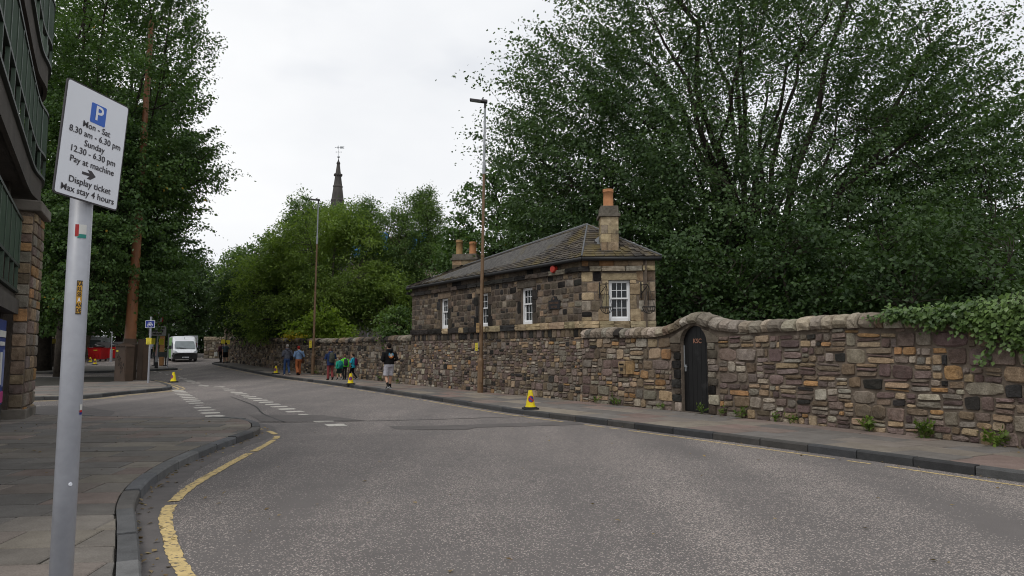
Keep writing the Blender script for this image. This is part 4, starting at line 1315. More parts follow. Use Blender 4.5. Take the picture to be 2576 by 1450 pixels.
# hanging baskets on iron brackets either side of the gable window
def basket(px, label):
    u = (px - 1288) / 1754.0
    s = min(np.linspace(0, PG.L, 300), key=lambda s: abs(PG.at(s).x / (PG.at(s).y * .996 + .12) - u))
    n2 = PG.nrm(s); n = Vector((n2.x, n2.y, 0)); a = Vector((*PG.off(s, .04), 0)); ang = math.atan2(n.y, n.x)
    t = thing('hanging_basket', label, 'basket', (a.x, a.y, 2.45), ang + D2R(35), 'hanging baskets on the gable')
    # the arm swings out and to the side
    def loc(x, z): return (x, 0, z)
    br = MB(); br.tube([loc(.01, .62), loc(.01, 1.09)], .018, 6); br.tube([loc(.01, 1.0), loc(.34, 1.0)], .012, 6); br.tube([loc(.01, .72), loc(.1, .80), loc(.33, .985)], .012, 6)
    br.tube([(.34 + .03 * math.cos(w), 0, 1.03 + .03 * math.sin(w)) for w in np.linspace(-1.6, 3.6, 10)], .007, 5)
    br.tube([(.16 + .035 * math.cos(w), 0, .935 + .035 * math.sin(w)) for w in np.linspace(0, 5.2, 10)], .005, 5)
    br.build('bracket', M['black_iron'], t)
    for k in range(3):
        w = 2.1 * k + .4
        c = MB(); c.tube([(.34, 0, .97), (.34 + .17 * math.cos(w), .17 * math.sin(w), .36)], .007, 5); c.build('chain', M['black_iron'], t)
    bo = MB(); bo.tube([(.34 + .18 * math.cos(w), .18 * math.sin(w), .355) for w in np.linspace(0, 2 * math.pi, 21)], .009, 5, False)
    for k in range(14):
        w = 2 * math.pi * k / 14
        bo.tube([(.34 + .18 * math.cos(e) * math.cos(w), .18 * math.cos(e) * math.sin(w), .355 - .19 * math.sin(e)) for e in np.linspace(0, 1.45, 6)], .0072, 4, False)
    bo.tube([(.34 + .05 * math.cos(w), .05 * math.sin(w), .17) for w in np.linspace(0, 2 * math.pi, 12)], .006, 4, False)
    bo.build('wire_bowl', M['black_iron'], t)
basket(1508, 'empty black wire hanging basket on the side of the gable window nearer the street corner')
basket(1612, 'empty black wire hanging basket between the gable window and the garden end of the gable')
# ---------------------------------------------------------------- street furniture
def circle(cx, cz, r, n=24, a0=0, a1=2 * math.pi, full=True):
    k = n if full else n + 1
    return [(cx + r * math.cos(a0 + (a1 - a0) * i / n), cz + r * math.sin(a0 + (a1 - a0) * i / n)) for i in range(k)]
def rrect(x0, z0, x1, z1, r, n=4):
    P = []
    for cx, cz, a in ((x1 - r, z0 + r, -math.pi / 2), (x1 - r, z1 - r, 0), (x0 + r, z1 - r, math.pi / 2), (x0 + r, z0 + r, math.pi)):
        P += [(cx + r * math.cos(a + math.pi / 2 * i / n), cz + r * math.sin(a + math.pi / 2 * i / n)) for i in range(n + 1)]
    return P
ID4 = Matrix.Identity(4)
def TR(x, y, z, rz=0.0): return Matrix.Translation((x, y, z)) @ Matrix.Rotation(rz, 4, 'Z')

# parking sign on its grey pole, close to the camera
ps = thing('parking_sign', 'grey pole with white parking times sign and stickers at the pavement edge', 'parking sign', (-1.945, 3.105, .12))
IPS = winv(ps)
b = MB(); b.tube([(-1.945, 3.105, .0), (-1.945, 3.105, 1.4), (-1.945, 3.105, 2.62)], .0455, 28); b.build('pole', M['pole_grey'], ps, smooth=True)
b = MB(); b.lathe([(.075, 0), (.075, .012), (.05, .03)], (-1.945, 3.105, .12), 20); b.build('collar', M['pole_grey'], ps)
TL, TRc, BL, BR = Vector((-1.904, 2.888, 2.764)), Vector((-1.828, 3.231, 2.750)), Vector((-1.926, 2.888, 2.258)), Vector((-1.851, 3.231, 2.2456))
sx_ = (TRc - TL).normalized(); su = (TL - BL); su = (su - sx_ * su.dot(sx_)).normalized(); sn = sx_.cross(su)
SW, SH = (TRc - TL).length, (TL - BL).length
so = (TL + BR) / 2
MS = Matrix.Identity(4)
for i, v in enumerate((sx_, -sn, su)):
    for j in range(3): MS[j][i] = v[j]
for j in range(3): MS[j][3] = so[j]
hw, hh = SW / 2, SH / 2
b = MB(); b.plate(rrect(-hw, -hh, hw, hh, .014), MS, .006)
plate_ = b.build('sign_plate', M['sign_dark'], ps)
b = MB(); b.plate(rrect(-hw + .0065, -hh + .0065, hw - .0065, hh - .0065, .010), MS @ Matrix.Translation((0, -.0014, 0)), .0012); b.build('sign_face', M['sign_white'], plate_)
b = MB(); b.plate(rrect(-.038, .106, .046, .196, .006), MS @ Matrix.Translation((0, -.0026, 0)), .0011); b.build('blue_panel', M['sign_blue'], plate_)
def stext(body, x, z, size, m, bold=.0008, xs=1.0, d=.0034):
    text(plate_, body, MS @ Vector((x, -d, z)), sx_, su, size, m, bold=bold, xs=xs, ext=.0003)
stext('P', .006, .1520, .094, M['sign_white'], .0012, 1.0, .0042)
for body, x, z, sz, xs in (('Mon - Sat', .004, .084, .0395, 1.0), ('8.30 am - 6.30 pm', .006, .043, .0395, 1.0), ('Sunday', .004, .001, .0395, 1.02), ('12.30 - 6.30 pm', .004, -.040, .0395, 1.02),
                           ('Pay at machine', .006, -.085, .0395, 1.04), ('Display ticket', .006, -.174, .0405, 1.05), ('Max stay 4 hours', .002, -.216, .0405, 1.05)):
    stext(body, x, z, sz, M['sign_dark'], .0003, xs)
b = MB(); b.plate([(-.044, -.136), (-.004, -.136), (-.016, -.150), (.004, -.150), (.030, -.130), (.004, -.110), (-.016, -.110), (-.004, -.124), (-.044, -.124)], MS @ Matrix.Translation((0, -.0030, 0)), .0012); b.build('arrow', M['sign_dark'], plate_)
def curved(z0, z1, a0, a1, r, name, m, n=8, parent=ps):
    vs = []
    for i in range(n + 1):
        a = a0 + (a1 - a0) * i / n
        for z in (z0, z1): vs.append((-1.945 + r * math.cos(a), 3.105 + r * math.sin(a), z))
    return MB().add(vs, [(2 * i, 2 * i + 2, 2 * i + 3, 2 * i + 1) for i in range(n)]).build(name, m, parent)
ac = math.atan2(-3.05, 1.91)
stk = curved(1.755, 1.905, ac - .02, ac + .46, .0468, 'sticker', plain('sticker_black', (.02, .016, .01), .6)); stk['label'] = 'amber and black sticker'
curved(1.760, 1.900, ac + .0, ac + .44, .0471, 'sticker_face', plain('sticker_amber', (.55, .30, .03), .6), parent=stk)
for i, w_ in enumerate(('KA', 'RL', 'SB', 'A', 'AN', 'DE')):
    am = ac + .22; c_ = Vector((-1.945 + .0474 * math.cos(am), 3.105 + .0474 * math.sin(am), 1.889 - i * .0235))
    nn = Vector((math.cos(am), math.sin(am), 0)); text(stk, w_, c_, UP.cross(nn), UP, .026, M['sign_white'] if w_ == 'A' else M['ink'], bold=.0007, xs=.62, ext=.0002)
st2 = curved(2.095, 2.155, ac - .25, ac + .55, .0466, 'sticker', M['curtain'])
curved(2.095, 2.112, ac - .2, ac + .55, .0469, 'sticker_band', plain('sticker_teal', (.02, .22, .18), .6), parent=st2)
curved(2.102, 2.155, ac - .42, ac - .1, .0469, 'sticker_band', plain('sticker_red', (.35, .02, .02), .6), parent=st2)
st3 = curved(1.315, 1.36, ac + .85, ac + 1.25, .0466, 'sticker', M['curtain'])
curved(1.315, 1.325, ac + .85, ac + 1.25, .0469, 'sticker_band', M['navy'], parent=st3); curved(1.325, 1.335, ac + .85, ac + 1.25, .0469, 'sticker_band', M['sign_red'], parent=st3)
b = MB(); b.lathe([(.008, 0), (.007, .004)], (0, 0, 0), 12)
o = b.build('paint_spot', M['sign_white'], ps); a_ = ac + .35; o.matrix_basis = Matrix.Translation((-1.945 + .0450 * math.cos(a_), 3.105 + .0450 * math.sin(a_), 1.02)) @ Vector((math.cos(a_), math.sin(a_), 0)).to_track_quat('Z', 'Y').to_matrix().to_4x4()
for ch in ps.children: ch.matrix_parent_inverse = IPS

# street lamps
def make_lamp():
    t = thing('street_lamp', 'x', 'street lamp')
    b = MB(); b.lathe([(.105, -.02), (.105, 1.08), (.098, 1.12), (.068, 1.2)], n=16); b.build('base_section', M['brown_post'], t, smooth=False)
    b = MB(); b.box((0, -.1, .62), (.11, .03, .55)); b.build('access_door', M['brown_post'], t)
    b = MB(); b.lathe([(.066, 1.15), (.062, 4.72), (.070, 4.74), (.070, 4.80), (.052, 4.84), (.047, 7.75)], n=14); b.build('shaft', M['brown_post'], t, smooth=False)
    b = MB(); b.lathe([(.058, 7.7), (.058, 8.12), (.042, 8.2), (.036, 10.2)], n=14); b.build('upper_shaft', M['galv'], t, smooth=False)
    b = MB(); b.lathe([(.042, 10.1), (.042, 10.3)], n=10)
    M_ = Matrix.Rotation(D2R(7), 3, 'Y')
    b.box((-.24, 0, 10.37), (.62, .22, .06), m=M_); b.box((-.02, 0, 10.36), (.2, .17, .1), m=M_); b.lathe([(.03, 10.40), (.03, 10.46)], (-.1, 0, 0), 10)
    b.build('lantern', M['sign_dark'], t, bevel=.012)
    b = MB(); b.box((-.33, 0, 10.347), (.34, .17, .012), m=M_); b.build('lens', M['lamp_glass'], t)
    return t
lampA = make_lamp(); lampA.location = (-1.1, 24.35, .12); lampA.rotation_euler = (0, D2R(.75), 0)
tag(lampA, 'tall brown and grey street lamp in front of the cottage facade', 'street lamp', 'street lamps')
lampB = copy_tree(lampA); lampB.location = (-11.66, 41.05, gz(41.05) + .12); lampB.rotation_euler = (0, D2R(.5), D2R(0))
lampB['label'] = 'farther brown and grey street lamp by the wall, between the walkers'
def notice(label, loc, rz, w, h, lines=5, m='notice', group=None):
    t = thing('notice', label, 'notice', loc, rz, group)
    b = MB(); b.box((0, 0, 0), (w, .006, h)); b.build('card', M[m], t)
    for i in range(lines):
        b = MB(); b.box((R.uniform(-.03, .03) * w, -.0045, h * (.36 - .72 * i / max(1, lines - 1))), (w * R.uniform(.5, .8), .002, h * .035)); b.build('print_line', M['ink'], t)
    b = MB(); b.tube([(-w * .5, .0, h * .3), (0, .05, h * .3), (w * .5, 0, h * .3)], .004, 4); b.build('cable_tie', M['galv'], t)
    return t
notice('yellow notice strapped to the near street lamp at head height', (-1.235, 24.28, 1.70), D2R(-62), .2, .27, 4)
notice('small buff notice tied high on the near street lamp', (-1.19, 24.27, 2.36), D2R(-40), .15, .33, 6, 'buff_pot')
notice('yellow notice strapped to the lamp between the walkers', (-11.80, 40.95, 1.92), D2R(-40), .26, .42, 4)

# brown mast with its cabinet on the island
MX, MY = -18.8, 34.35
mast = thing('brown_mast', 'very tall rust-brown stepped mast rising through the trees', 'mast', (MX, MY, .12)); mast.rotation_euler = (0, D2R(1.1), 0)
b = MB(); b.lathe([(.36, 0), (.36, 1.75), (.32, 1.80), (.30, 2.02)], n=8, a0=math.pi / 8); b.build('plinth', M['cab_brown'], mast)
for i, (z0_, z1_, r0_, r1_) in enumerate(((2.0, 4.9, .265, .235), (4.9, 8.4, .215, .195), (8.4, 12.4, .175, .16), (12.4, 18.2, .14, .12))):
    b = MB(); b.lathe([(r0_, z0_ - .02), (r1_, z1_), (r1_ * .9, z1_ + .03)], n=20); b.build('mast_section', M['rust_post'], mast, smooth=False)
    if i < 3:
        b = MB(); b.lathe([(r1_ + .02, z1_ - .12), (r1_ + .02, z1_ - .02), (r1_, z1_)], n=20); b.build('collar', M['rust_post'], mast)
cab = thing('utility_cabinet', 'brown steel utility cabinet with scrawled graffiti at the foot of the mast', 'cabinet', (-18.25, 33.0, .12), D2R(-24))
b = MB(); b.box((0, 0, .80), (.74, .42, 1.60)); b.build('body', M['cab_brown'], cab, bevel=.01)
b = MB(); b.plate([(-.40, 1.60), (.40, 1.60), (.40, 1.66), (0, 1.76), (-.40, 1.66)], TR(0, -.23, 0), .46); b.build('roof', M['cab_brown'], cab)
b = MB(); b.box((0, -.215, .83), (.64, .016, 1.42)); d_ = b.build('door', M['cab_brown'], cab, bevel=.004)
b = MB(); b.box((.26, -.228, .78), (.02, .02, .12)); b.build('handle', M['black_iron'], d_)
b = MB(); b.box((-.21, -.226, 1.42), (.14, .005, .09)); b.build('warning_label', M['notice'], d_)
for i in range(6):
    b = MB(); b.box((-.25 + i * .1, -.238, 1.63), (.06, .012, .02)); b.build('vent', M['dark_in'], cab)
gsp = plain('spray_paint', (.02, .018, .018), .6)
def scrawl(pts): 
    b = MB(); b.tube([(x, -.2265, z) for x, z in pts], .009, 5); b.build('graffiti', gsp, d_)
scrawl([(-.12, 1.25), (-.2, 1.1), (-.05, 1.17), (-.10, .98), (.04, 1.1), (-.02, .93), (.06, .97)])
scrawl([(-.06, .95), (-.08, .72), (.0, .85), (.1, .9), (.06, .74), (0, .72), (.08, .62), (.16, .78)])
scrawl([(.02, .66), (.1, .55), (.2, .68), (.14, .45), (.22, .5)]); scrawl([(.05, .5), (.1, .36)])
cab2 = thing('control_box', 'narrow dark brown steel box behind the utility cabinet', 'cabinet', (-18.05, 34.3, .12), D2R(-24))
b = MB(); b.box((0, 0, 1.0), (.42, .34, 2.0)); b.build('body', M['cab_brown'], cab2, bevel=.01)
b = MB(); b.box((0, -.178, 1.0), (.34, .014, 1.75)); b.build('door', M['cab_brown'], cab2)

# cycle route sign
cs_ = thing('cycle_sign', 'small blue cycle route sign on a thin grey pole by the island kerb', 'sign', (-16.2, 31.3, .12), D2R(-6))
b = MB(); b.tube([(0, 0, 0), (0, 0, 2.9)], .042, 12); b.lathe([(.047, 2.9), (.047, 2.95)], n=12); b.build('pole', M['pole_grey'], cs_)
b = MB(); b.plate(rrect(-.225, 2.45, .225, 2.78, .02), TR(0, -.06, 0), .01); pl_ = b.build('sign_plate', M['sign_white'], cs_)
b = MB(); b.plate(rrect(-.207, 2.468, .207, 2.762, .014), TR(0, -.0635, 0), .003); b.build('blue_face', M['navy'], pl_)
bi = MB()
def yy(x, z): return (x, -.068, z)
for cx in (-.078, .078): bi.tube([yy(cx + .052 * math.cos(a), 2.575 + .052 * math.sin(a)) for a in np.linspace(0, 2 * math.pi, 19)], .0085, 5, False)
for seg in ([(-.078, 2.575), (-.04, 2.655), (.045, 2.655), (0, 2.575), (-.078, 2.575)], [(0, 2.575), (-.045, 2.675)], [(.078, 2.575), (.04, 2.69), (.015, 2.70)], [(.04, 2.69), (.07, 2.685)], [(-.065, 2.682), (-.025, 2.682)]):
    bi.tube([yy(*p) for p in seg], .008, 5)
bi.build('bicycle_symbol', M['sign_white'], pl_)
notice('yellow notice tied to the cycle sign pole', (-16.23, 31.24, 1.98), D2R(-8), .26, .29, 5)

# give-way sign group on the far island
gw = thing('give_way_sign', 'grey post with a leaf-hidden round sign above the oncoming vehicles plate', 'sign', (-24.55, 48.4, gz(48.4) + .12), D2R(8))
b = MB(); b.tube([(0, 0, 0), (0, 0, .42)], .105, 14); b.build('black_foot', M['black_plastic'], gw)
b = MB(); b.tube([(0, 0, .4), (0, 0, 1.75)], .075, 14); b.tube([(0, 0, 1.7), (0, 0, 3.9)], .045, 12); b.build('post', M['pole_grey'], gw)
b = MB(); b.plate(rrect(-.60, 2.22, .60, 2.93, .06), TR(0, -.07, 0), .012); pl_ = b.build('plate', M['sign_dark'], gw)
b = MB(); b.plate(rrect(-.575, 2.245, .575, 2.905, .05), TR(0, -.073, 0), .003); b.build('plate_face', M['sign_grey'], pl_)
for i, s_ in enumerate(('Give way to', 'oncoming', 'vehicles')):
    text(pl_, s_, Vector((0, -.0765, 2.79 - .20 * i)), (1, 0, 0), UP, .21, M['ink'], bold=.008, xs=.92)
b = MB(); b.plate(circle(0, 3.38, .36), TR(0, -.07, 0), .012); rd = b.build('round_plate', M['sign_red'], gw)
b = MB(); b.plate(circle(0, 3.38, .29), TR(0, -.073, 0), .003); b.build('round_face', M['sign_grey'], rd)
for sx2, mm, f in ((-.09, 'sign_red', 1), (.09, 'ink', -1)):
    b = MB(); z0_ = 3.38 - .16 * f; b.plate([(sx2 - .03, z0_), (sx2 + .03, z0_), (sx2 + .03, 3.38 + .05 * f), (sx2 + .075, 3.38 + .05 * f), (sx2, 3.38 + .18 * f), (sx2 - .075, 3.38 + .05 * f), (sx2 - .03, 3.38 + .05 * f)][::1 if f > 0 else -1], TR(0, -.077, 0), .003); b.build('arrow', M[mm], rd)
b = MB(); b.box((-.01, -.085, 1.25), (.09, .01, .75), m=Matrix.Rotation(D2R(4), 3, 'Y')); b.build('torn_tape', plain('pink_tape', (.6, .38, .36), .7), gw)
notice('yellow notice on the give-way post, side towards the mast', (-24.86, 48.30, gz(48.4) + 1.98), D2R(30), .4, .42, 0)
notice('yellow notice on the give-way post, side towards the van', (-24.22, 48.30, gz(48.4) + 1.95), D2R(-10), .38, .42, 0)
p2 = thing('thin_post', 'thin grey steel post beside the give-way sign', 'post', (-23.85, 48.55, gz(48.5) + .12))
b = MB(); b.tube([(0, 0, 0), (0, 0, 2.35)], .042, 10); b.lathe([(.05, 0), (.05, .05)], n=10); b.lathe([(.046, 2.35), (.04, 2.38)], n=10); b.build('post', M['pole_grey'], p2)
for i, (x, w_) in enumerate(((-26.1, 0), (-25.75, 1))):
    t = thing('dark_bollard', 'tall dark bollard under the blue cycle sign, ' + ('inner of two' if i else 'outer of two'), 'bollard', (x, 47.7 - .6 * i, gz(47.7) + .12), 0, 'dark bollards on the far island')
    b = MB(); b.lathe([(.13, 0), (.13, .1), (.10, .14), (.095, 1.75), (.11, 1.78), (.11, 1.84), (.03, 1.92)], n=14); b.build('shaft', M['black_plastic'], t)
bn = thing('barrier_board', 'short grey barrier board beyond the far island', 'barrier', (-26.25, 52.2, gz(52) + .1), D2R(-6))
b = MB(); b.box((0, 0, .86), (1.15, .05, .36)); b.build('board', plain('planter_grey', (.05, .06, .06), .6), bn, bevel=.012)
for x in (-.45, .45):
    b = MB(); b.box((x, .05, .5), (.07, .05, 1.0)); b.box((x, .05, .03), (.1, .45, .06)); b.build('leg', M['black_plastic'], bn)

# no-entry sign
ne = thing('no_entry_sign', 'red round no-entry sign half hidden by low leaves', 'sign', (-35.2, 61.5, gz(61.5)), D2R(12))
b = MB(); b.tube([(0, 0, 0), (0, 0, 1.1)], .11, 12); b.tube([(0, 0, 1.1), (0, 0, 4.0)], .05, 10); b.build('post', M['pole_grey'], ne)
b = MB(); b.plate(circle(0, 3.55, .50, 28), TR(0, -.07, 0), .012); rd = b.build('disc', M['sign_red'], ne)
b = MB(); b.box((0, -.075, 3.55), (.78, .01, .18)); b.build('white_bar', M['sign_grey'], rd)

# traffic cones with no-waiting discs
def make_cone():
    t = thing('traffic_cone', 'x', 'traffic cone')
    b = MB(); b.prism(rrect(-.19, -.19, .19, .19, .05), 0, .035); b.prism(rrect(-.15, -.15, .15, .15, .04), .035, .055); b.build('base', M['rubber'], t)
    b = MB(); b.lathe([(.135, .05), (.135, .075), (.118, .085), (.055, .43), (.05, .44), (.05, .465), (.035, .468), (.035, .42)], n=20); b.build('body', M['cone_yellow'], t, smooth=False)
    def patch_(r0, r1, name, mm, par, d):
        vs = []; N_ = 20
        def P(x, z):
            rr = .118 - (z - .085) * .1826 + d; a = -math.pi / 2 + x / .085
            return (rr * math.cos(a), rr * math.sin(a), z)
        vs = [P(0, .255)] + [P(r1 * math.cos(2 * math.pi * i / N_), .255 + r1 * 1.1 * math.sin(2 * math.pi * i / N_)) for i in range(N_)]
        return MB().add(vs, [(0, 1 + i, 1 + (i + 1) % N_) for i in range(N_)]).build(name, M[mm], par)
    rd = patch_(0, .078, 'red_ring', 'sign_red', t, .0035)
    patch_(0, .062, 'blue_disc', 'cone_blue', rd, .006)
    b = MB(); vs = []
    for i in range(7):
        k = -1 + 2 * i / 6
        for w in (-.011, .011):
            x = k * .045 + w; z = .255 - k * .05 + w
            rr = .118 - (z - .085) * .1826 + .0085; a = -math.pi / 2 + x / .085
            vs.append((rr * math.cos(a), rr * math.sin(a), z))
    b.add(vs, [(2 * i, 2 * i + 1, 2 * i + 3, 2 * i + 2) for i in range(6)]); b.build('red_slash', M['sign_red'], rd)
    return t
cone0 = make_cone()
for i, (x, y, z, rz, lab) in enumerate(((0.46, 17.62, .12, .2, 'yellow no-waiting cone alone on the kerb in front of the cottage end of the wall'), (-6.9, 30.05, .12, .1, 'yellow no-waiting cone on the kerb beside the child in green'),
        (-14.05, 41.75, .12, -.1, 'yellow no-waiting cone on the kerb behind the couple'), (-15.35, 31.85, .12, -.6, 'yellow no-waiting cone on the island next to the cycle sign'),
        (-33.6, 56.5, 0, .2, 'yellow no-waiting cone nearest the red bins'), (-36.4, 60.5, 0, .3, 'yellow no-waiting cone farther back beside the black bags'))):
    c = cone0 if i == 0 else copy_tree(cone0)
    c.location = (x, y, z + gz(y)); c.rotation_euler = (0, 0, rz); tag(c, lab, 'traffic cone', 'yellow traffic cones')

# ---------------------------------------------------------------- vans
def van_body(mb):
    secs = [(-2.70, .30, .82, .80), (-2.64, .25, .96, .92), (-2.42, .25, 1.08, 1.0), (-2.02, .25, 1.22, 1.02), (-1.72, .25, 1.62, 1.02), (-1.40, .25, 2.02, 1.01), (-1.05, .25, 2.38, 1.01), (-.6, .25, 2.52, 1.02), (2.5, .25, 2.52, 1.02), (2.66, .3, 2.46, 1.0), (2.70, .4, 2.3, .96)]
    def ring(y, z0, z1, w):
        h = z1 - z0; top = w * (.80 if z1 > 1.6 else .9); r = .10
        return [(-w * .97, y, z0), (w * .97, y, z0), (w, y, z0 + .12), (w, y, z0 + h * .45), (w * .975, y, z0 + h * .72), (top + (w - top) * .65, y, z1 - r * 1.1), (top, y, z1 - .02), (top * .5, y, z1), (-top * .5, y, z1), (-top, y, z1 - .02), (-(top + (w - top) * .65), y, z1 - r * 1.1), (-w * .975, y, z0 + h * .72), (-w, y, z0 + h * .45), (-w, y, z0 + .12)]
    vs = []; n = 14
    for s in secs: vs += ring(*s)
    fs = [tuple(range(n)), tuple(reversed(range((len(secs) - 1) * n, len(secs) * n)))]
    mi = []
    for i in range(len(secs) - 1):
        for k in range(n):
            fs.append((i * n + k, (i + 1) * n + k, (i + 1) * n + (k + 1) % n, i * n + (k + 1) % n))
            mi.append(1 if (i >= 7 and k in (10, 11, 12) ) else 0)
    mb.add(vs, fs); mb.mi = [0, 0] + mi
def make_van(name, label, mats):
    t = thing(name, label, 'van')
    b = MB(); van_body(b); b.build('body', mats, t, smooth=False, bevel=.0)
    b = MB(); b.add([(-.82, -2.0, 1.26), (.82, -2.0, 1.26), (.86, -1.72, 1.63), (.76, -1.42, 1.99), (-.76, -1.42, 1.99), (-.86, -1.72, 1.63)], [(0, 1, 2, 3, 4, 5)])
    for v in range(len(b.v)): x, y, z = b.v[v]; b.v[v] = (x, y - .04, z + .02)
    ws = b.build('windscreen', M['windscreen'], t)
    for sx2 in (-1, 1):
        b = MB(); b.tube([(sx2 * .1, -2.06, 1.30), (sx2 * .1 - .6, -2.0, 1.37)], .012, 4); b.build('wiper', M['black_plastic'], ws)
    b = MB(); b.add([(-.95, -2.76, .22), (.95, -2.76, .22), (.99, -2.74, .55), (.86, -2.78, .80), (.5, -2.80, .84), (-.5, -2.80, .84), (-.86, -2.78, .80), (-.99, -2.74, .55)] + [(x, -2.30, z) for x, z in ((-.98, .22), (.98, .22), (1.05, .55), (1.04, .86), (.5, .90), (-.5, .90), (-1.04, .86), (-1.05, .55))],
          [tuple(range(8))] + [((i + 1) % 8, i, 8 + i, 8 + (i + 1) % 8) for i in range(8)]); bu = b.build('bumper', M['black_plastic'], t)
    b = MB()
    for i in range(3): b.box((0, -2.80, .74 - .08 * i), (1.1 - .1 * i, .02, .03))
    b.build('grille', plain('grille', (.03, .03, .032), .4), bu)
    b = MB(); b.box((0, -2.79, .42), (.52, .015, .11)); np_ = b.build('number_plate', M['sign_white'], bu)
    text(np_, 'SK26 WVW', Vector((0, -2.80, .42)), (1, 0, 0), UP, .1, M['ink'], xs=.8, bold=.002)
    for sx2 in (-1, 1):
        b = MB(); b.add([(sx2 * .60, -2.66, .90), (sx2 * .95, -2.62, .88), (sx2 * 1.0, -2.42, 1.08), (sx2 * .82, -2.55, 1.04)], [(0, 1, 2, 3) if sx2 > 0 else (3, 2, 1, 0)])
        for v in range(4): x, y, z = b.v[v]; b.v[v] = (x * 1.012, y - .05, z + .015)
        b.build('headlight', M['lamp_glass'], t)
        b = MB(); b.box((sx2 * 1.20, -1.75, 1.40), (.20, .14, .34)); b.tube([(sx2 * 1.0, -1.70, 1.32), (sx2 * 1.15, -1.74, 1.36)], .035, 6); b.build('mirror', M['black_plastic'], t, bevel=.03)
        b = MB(); b.add([(sx2 * 1.035, -1.72, 1.28), (sx2 * 1.035, -.75, 1.28), (sx2 * 1.02, -.75, 1.9), (sx2 * 1.02, -1.40, 1.9)], [(0, 1, 2, 3) if sx2 > 0 else (3, 2, 1, 0)]); b.build('side_window', M['windscreen'], t)
        for y in (-1.75, 1.75):
            b = MB(); b.tube([(sx2 * .80, y, .35), (sx2 * 1.03, y, .35)], .35, 20); wh = b.build('wheel', M['rubber'], t)
            b = MB(); b.tube([(sx2 * 1.02, y, .35), (sx2 * 1.04, y, .35)], .21, 14); b.build('hub', M['galv'], wh)
    b = MB(); b.tube([(0, -1.25, 2.2), (0, -1.36, 2.42)], .012, 5); b.build('aerial', M['black_plastic'], t)
    return t
van = make_van('white_van', 'white van with green side panels driving up the street towards the camera', [M['van_white'], M['van_green']])
van.location = (-29.75, 63.2, gz(63)); van.rotation_euler = (0, 0, D2R(31)); van.scale = (.96, .96, .89)
van2 = copy_tree(van); van2.name = 'parked_van'; van2.location = (-42.6, 71.5, gz(71)); van2.rotation_euler = (0, 0, D2R(20)); van2['label'] = 'plain white van parked behind the red bins'
for ch in van2.children:
    if ch.name.startswith('body'):
        ch.data = ch.data.copy(); ch.data.materials[1] = M['van_white']

# red wheeled bins with bags
def make_bin():
    t = thing('wheeled_bin', 'x', 'bin')
    b = MB(); vs = []
    for z, k in ((.2, .82), (.35, .86), (1.12, 1.0), (1.16, 1.05), (1.22, 1.05)):
        vs += [(x * k, y * k, z) for x, y in ((-.66, -.5), (.66, -.5), (.66, .5), (-.66, .5))]
    b.add(vs, [(3, 2, 1, 0)] + [(i * 4 + j, i * 4 + (j + 1) % 4, i * 4 + 4 + (j + 1) % 4, i * 4 + 4 + j) for i in range(4) for j in range(4)] + [(16, 17, 18, 19)])
    bd = b.build('body', M['bin_red'], t)
    for x in (-.35, 0, .35):
        b = MB(); b.box((x, -.47, .72), (.04, .03, .6), m=Matrix.Rotation(D2R(-6), 3, 'X')); b.build('rib', M['bin_red'], bd)
    b = MB(); b.box((.1, -.505, 1.0), (.36, .01, .06)); b.build('label', M['notice'], bd)
    b = MB(); b.box((0, .62, 1.45), (1.4, .06, .55), m=Matrix.Rotation(D2R(-20), 3, 'X')); b.build('lid', M['black_plastic'], t)
    for x in (-.5, .5):
        for y in (-.35, .35):
            b = MB(); b.tube([(x - .03, y, .1), (x + .03, y, .1)], .1, 10); b.box((x, y, .19), (.1, .1, .05)); b.build('wheel', M['rubber'], t)
    return t
def blob(mb, c, r, rnd, n=9, m_=7):
    vs = []
    for i in range(m_):
        e = -math.pi / 2 + math.pi * i / (m_ - 1)
        for k in range(n):
            a = 2 * math.pi * k / n; q = 1 + rnd.uniform(-.16, .16)
            vs.append((c[0] + r[0] * math.cos(e) * math.cos(a) * q, c[1] + r[1] * math.cos(e) * math.sin(a) * q, c[2] + r[2] * math.sin(e) * q))
    mb.add(vs, [(i * n + k, i * n + (k + 1) % n, (i + 1) * n + (k + 1) % n, (i + 1) * n + k) for i in range(m_ - 1) for k in range(n)])
rb = random.Random(5)
bin0 = make_bin(); bx_ = [(-37.0, 62.6, -.1), (-37.1, 65.2, .1), (-35.3, 64.4, .05)]
for i, (x, y, rz) in enumerate(bx_):
    c = bin0 if i == 0 else copy_tree(bin0)
    c.location = (x, y, gz(y)); c.rotation_euler = (0, 0, rz)
    tag(c, ('overfilled red wheeled bin nearest the street', 'red wheeled bin standing behind another red bin', 'red wheeled bin beside the no-entry post')[i], 'bin', 'red wheeled bins')
    bg = MB(); blob(bg, (x, y, gz(y) + 1.32), (.55, .4, .22), rb); blob(bg, (x - .1, y - .05, gz(y) + 1.42), (.3, .3, .16), rb)
    tag(bg.build('bin_bag', M['bag_black'], smooth=True), ('black bin bags heaped on the bin nearest the street', 'black bin bags on the bin behind', 'black bin bags on the bin by the no-entry post')[i], 'bin bag', 'bin bags on the bins')
bg = MB(); blob(bg, (-38.5, 62.4, gz(62) + .52), (.55, .45, .56), rb); tag(bg.build('bin_bag', M['bag_black'], smooth=True), 'large black bin bag slumped on the ground beside the red bins', 'bin bag')
dp = thing('wooden_post', 'dark thick post with a yellow board near the parked van', 'post', (-33.1, 50.4, gz(50) + .12))
b = MB(); b.lathe([(.16, 0), (.14, 2.05), (.05, 2.1)], n=10); b.build('shaft', M['bark'], dp)
b = MB(); b.box((0, -.17, 1.85), (.95, .03, .34)); b.build('board', plain('dull_yellow', (.30, .24, .04), .7), dp)
wp = thing('timber_hoarding_post', 'bare orange timber post behind the give-way sign', 'post', (-27.3, 54.6, gz(55)))
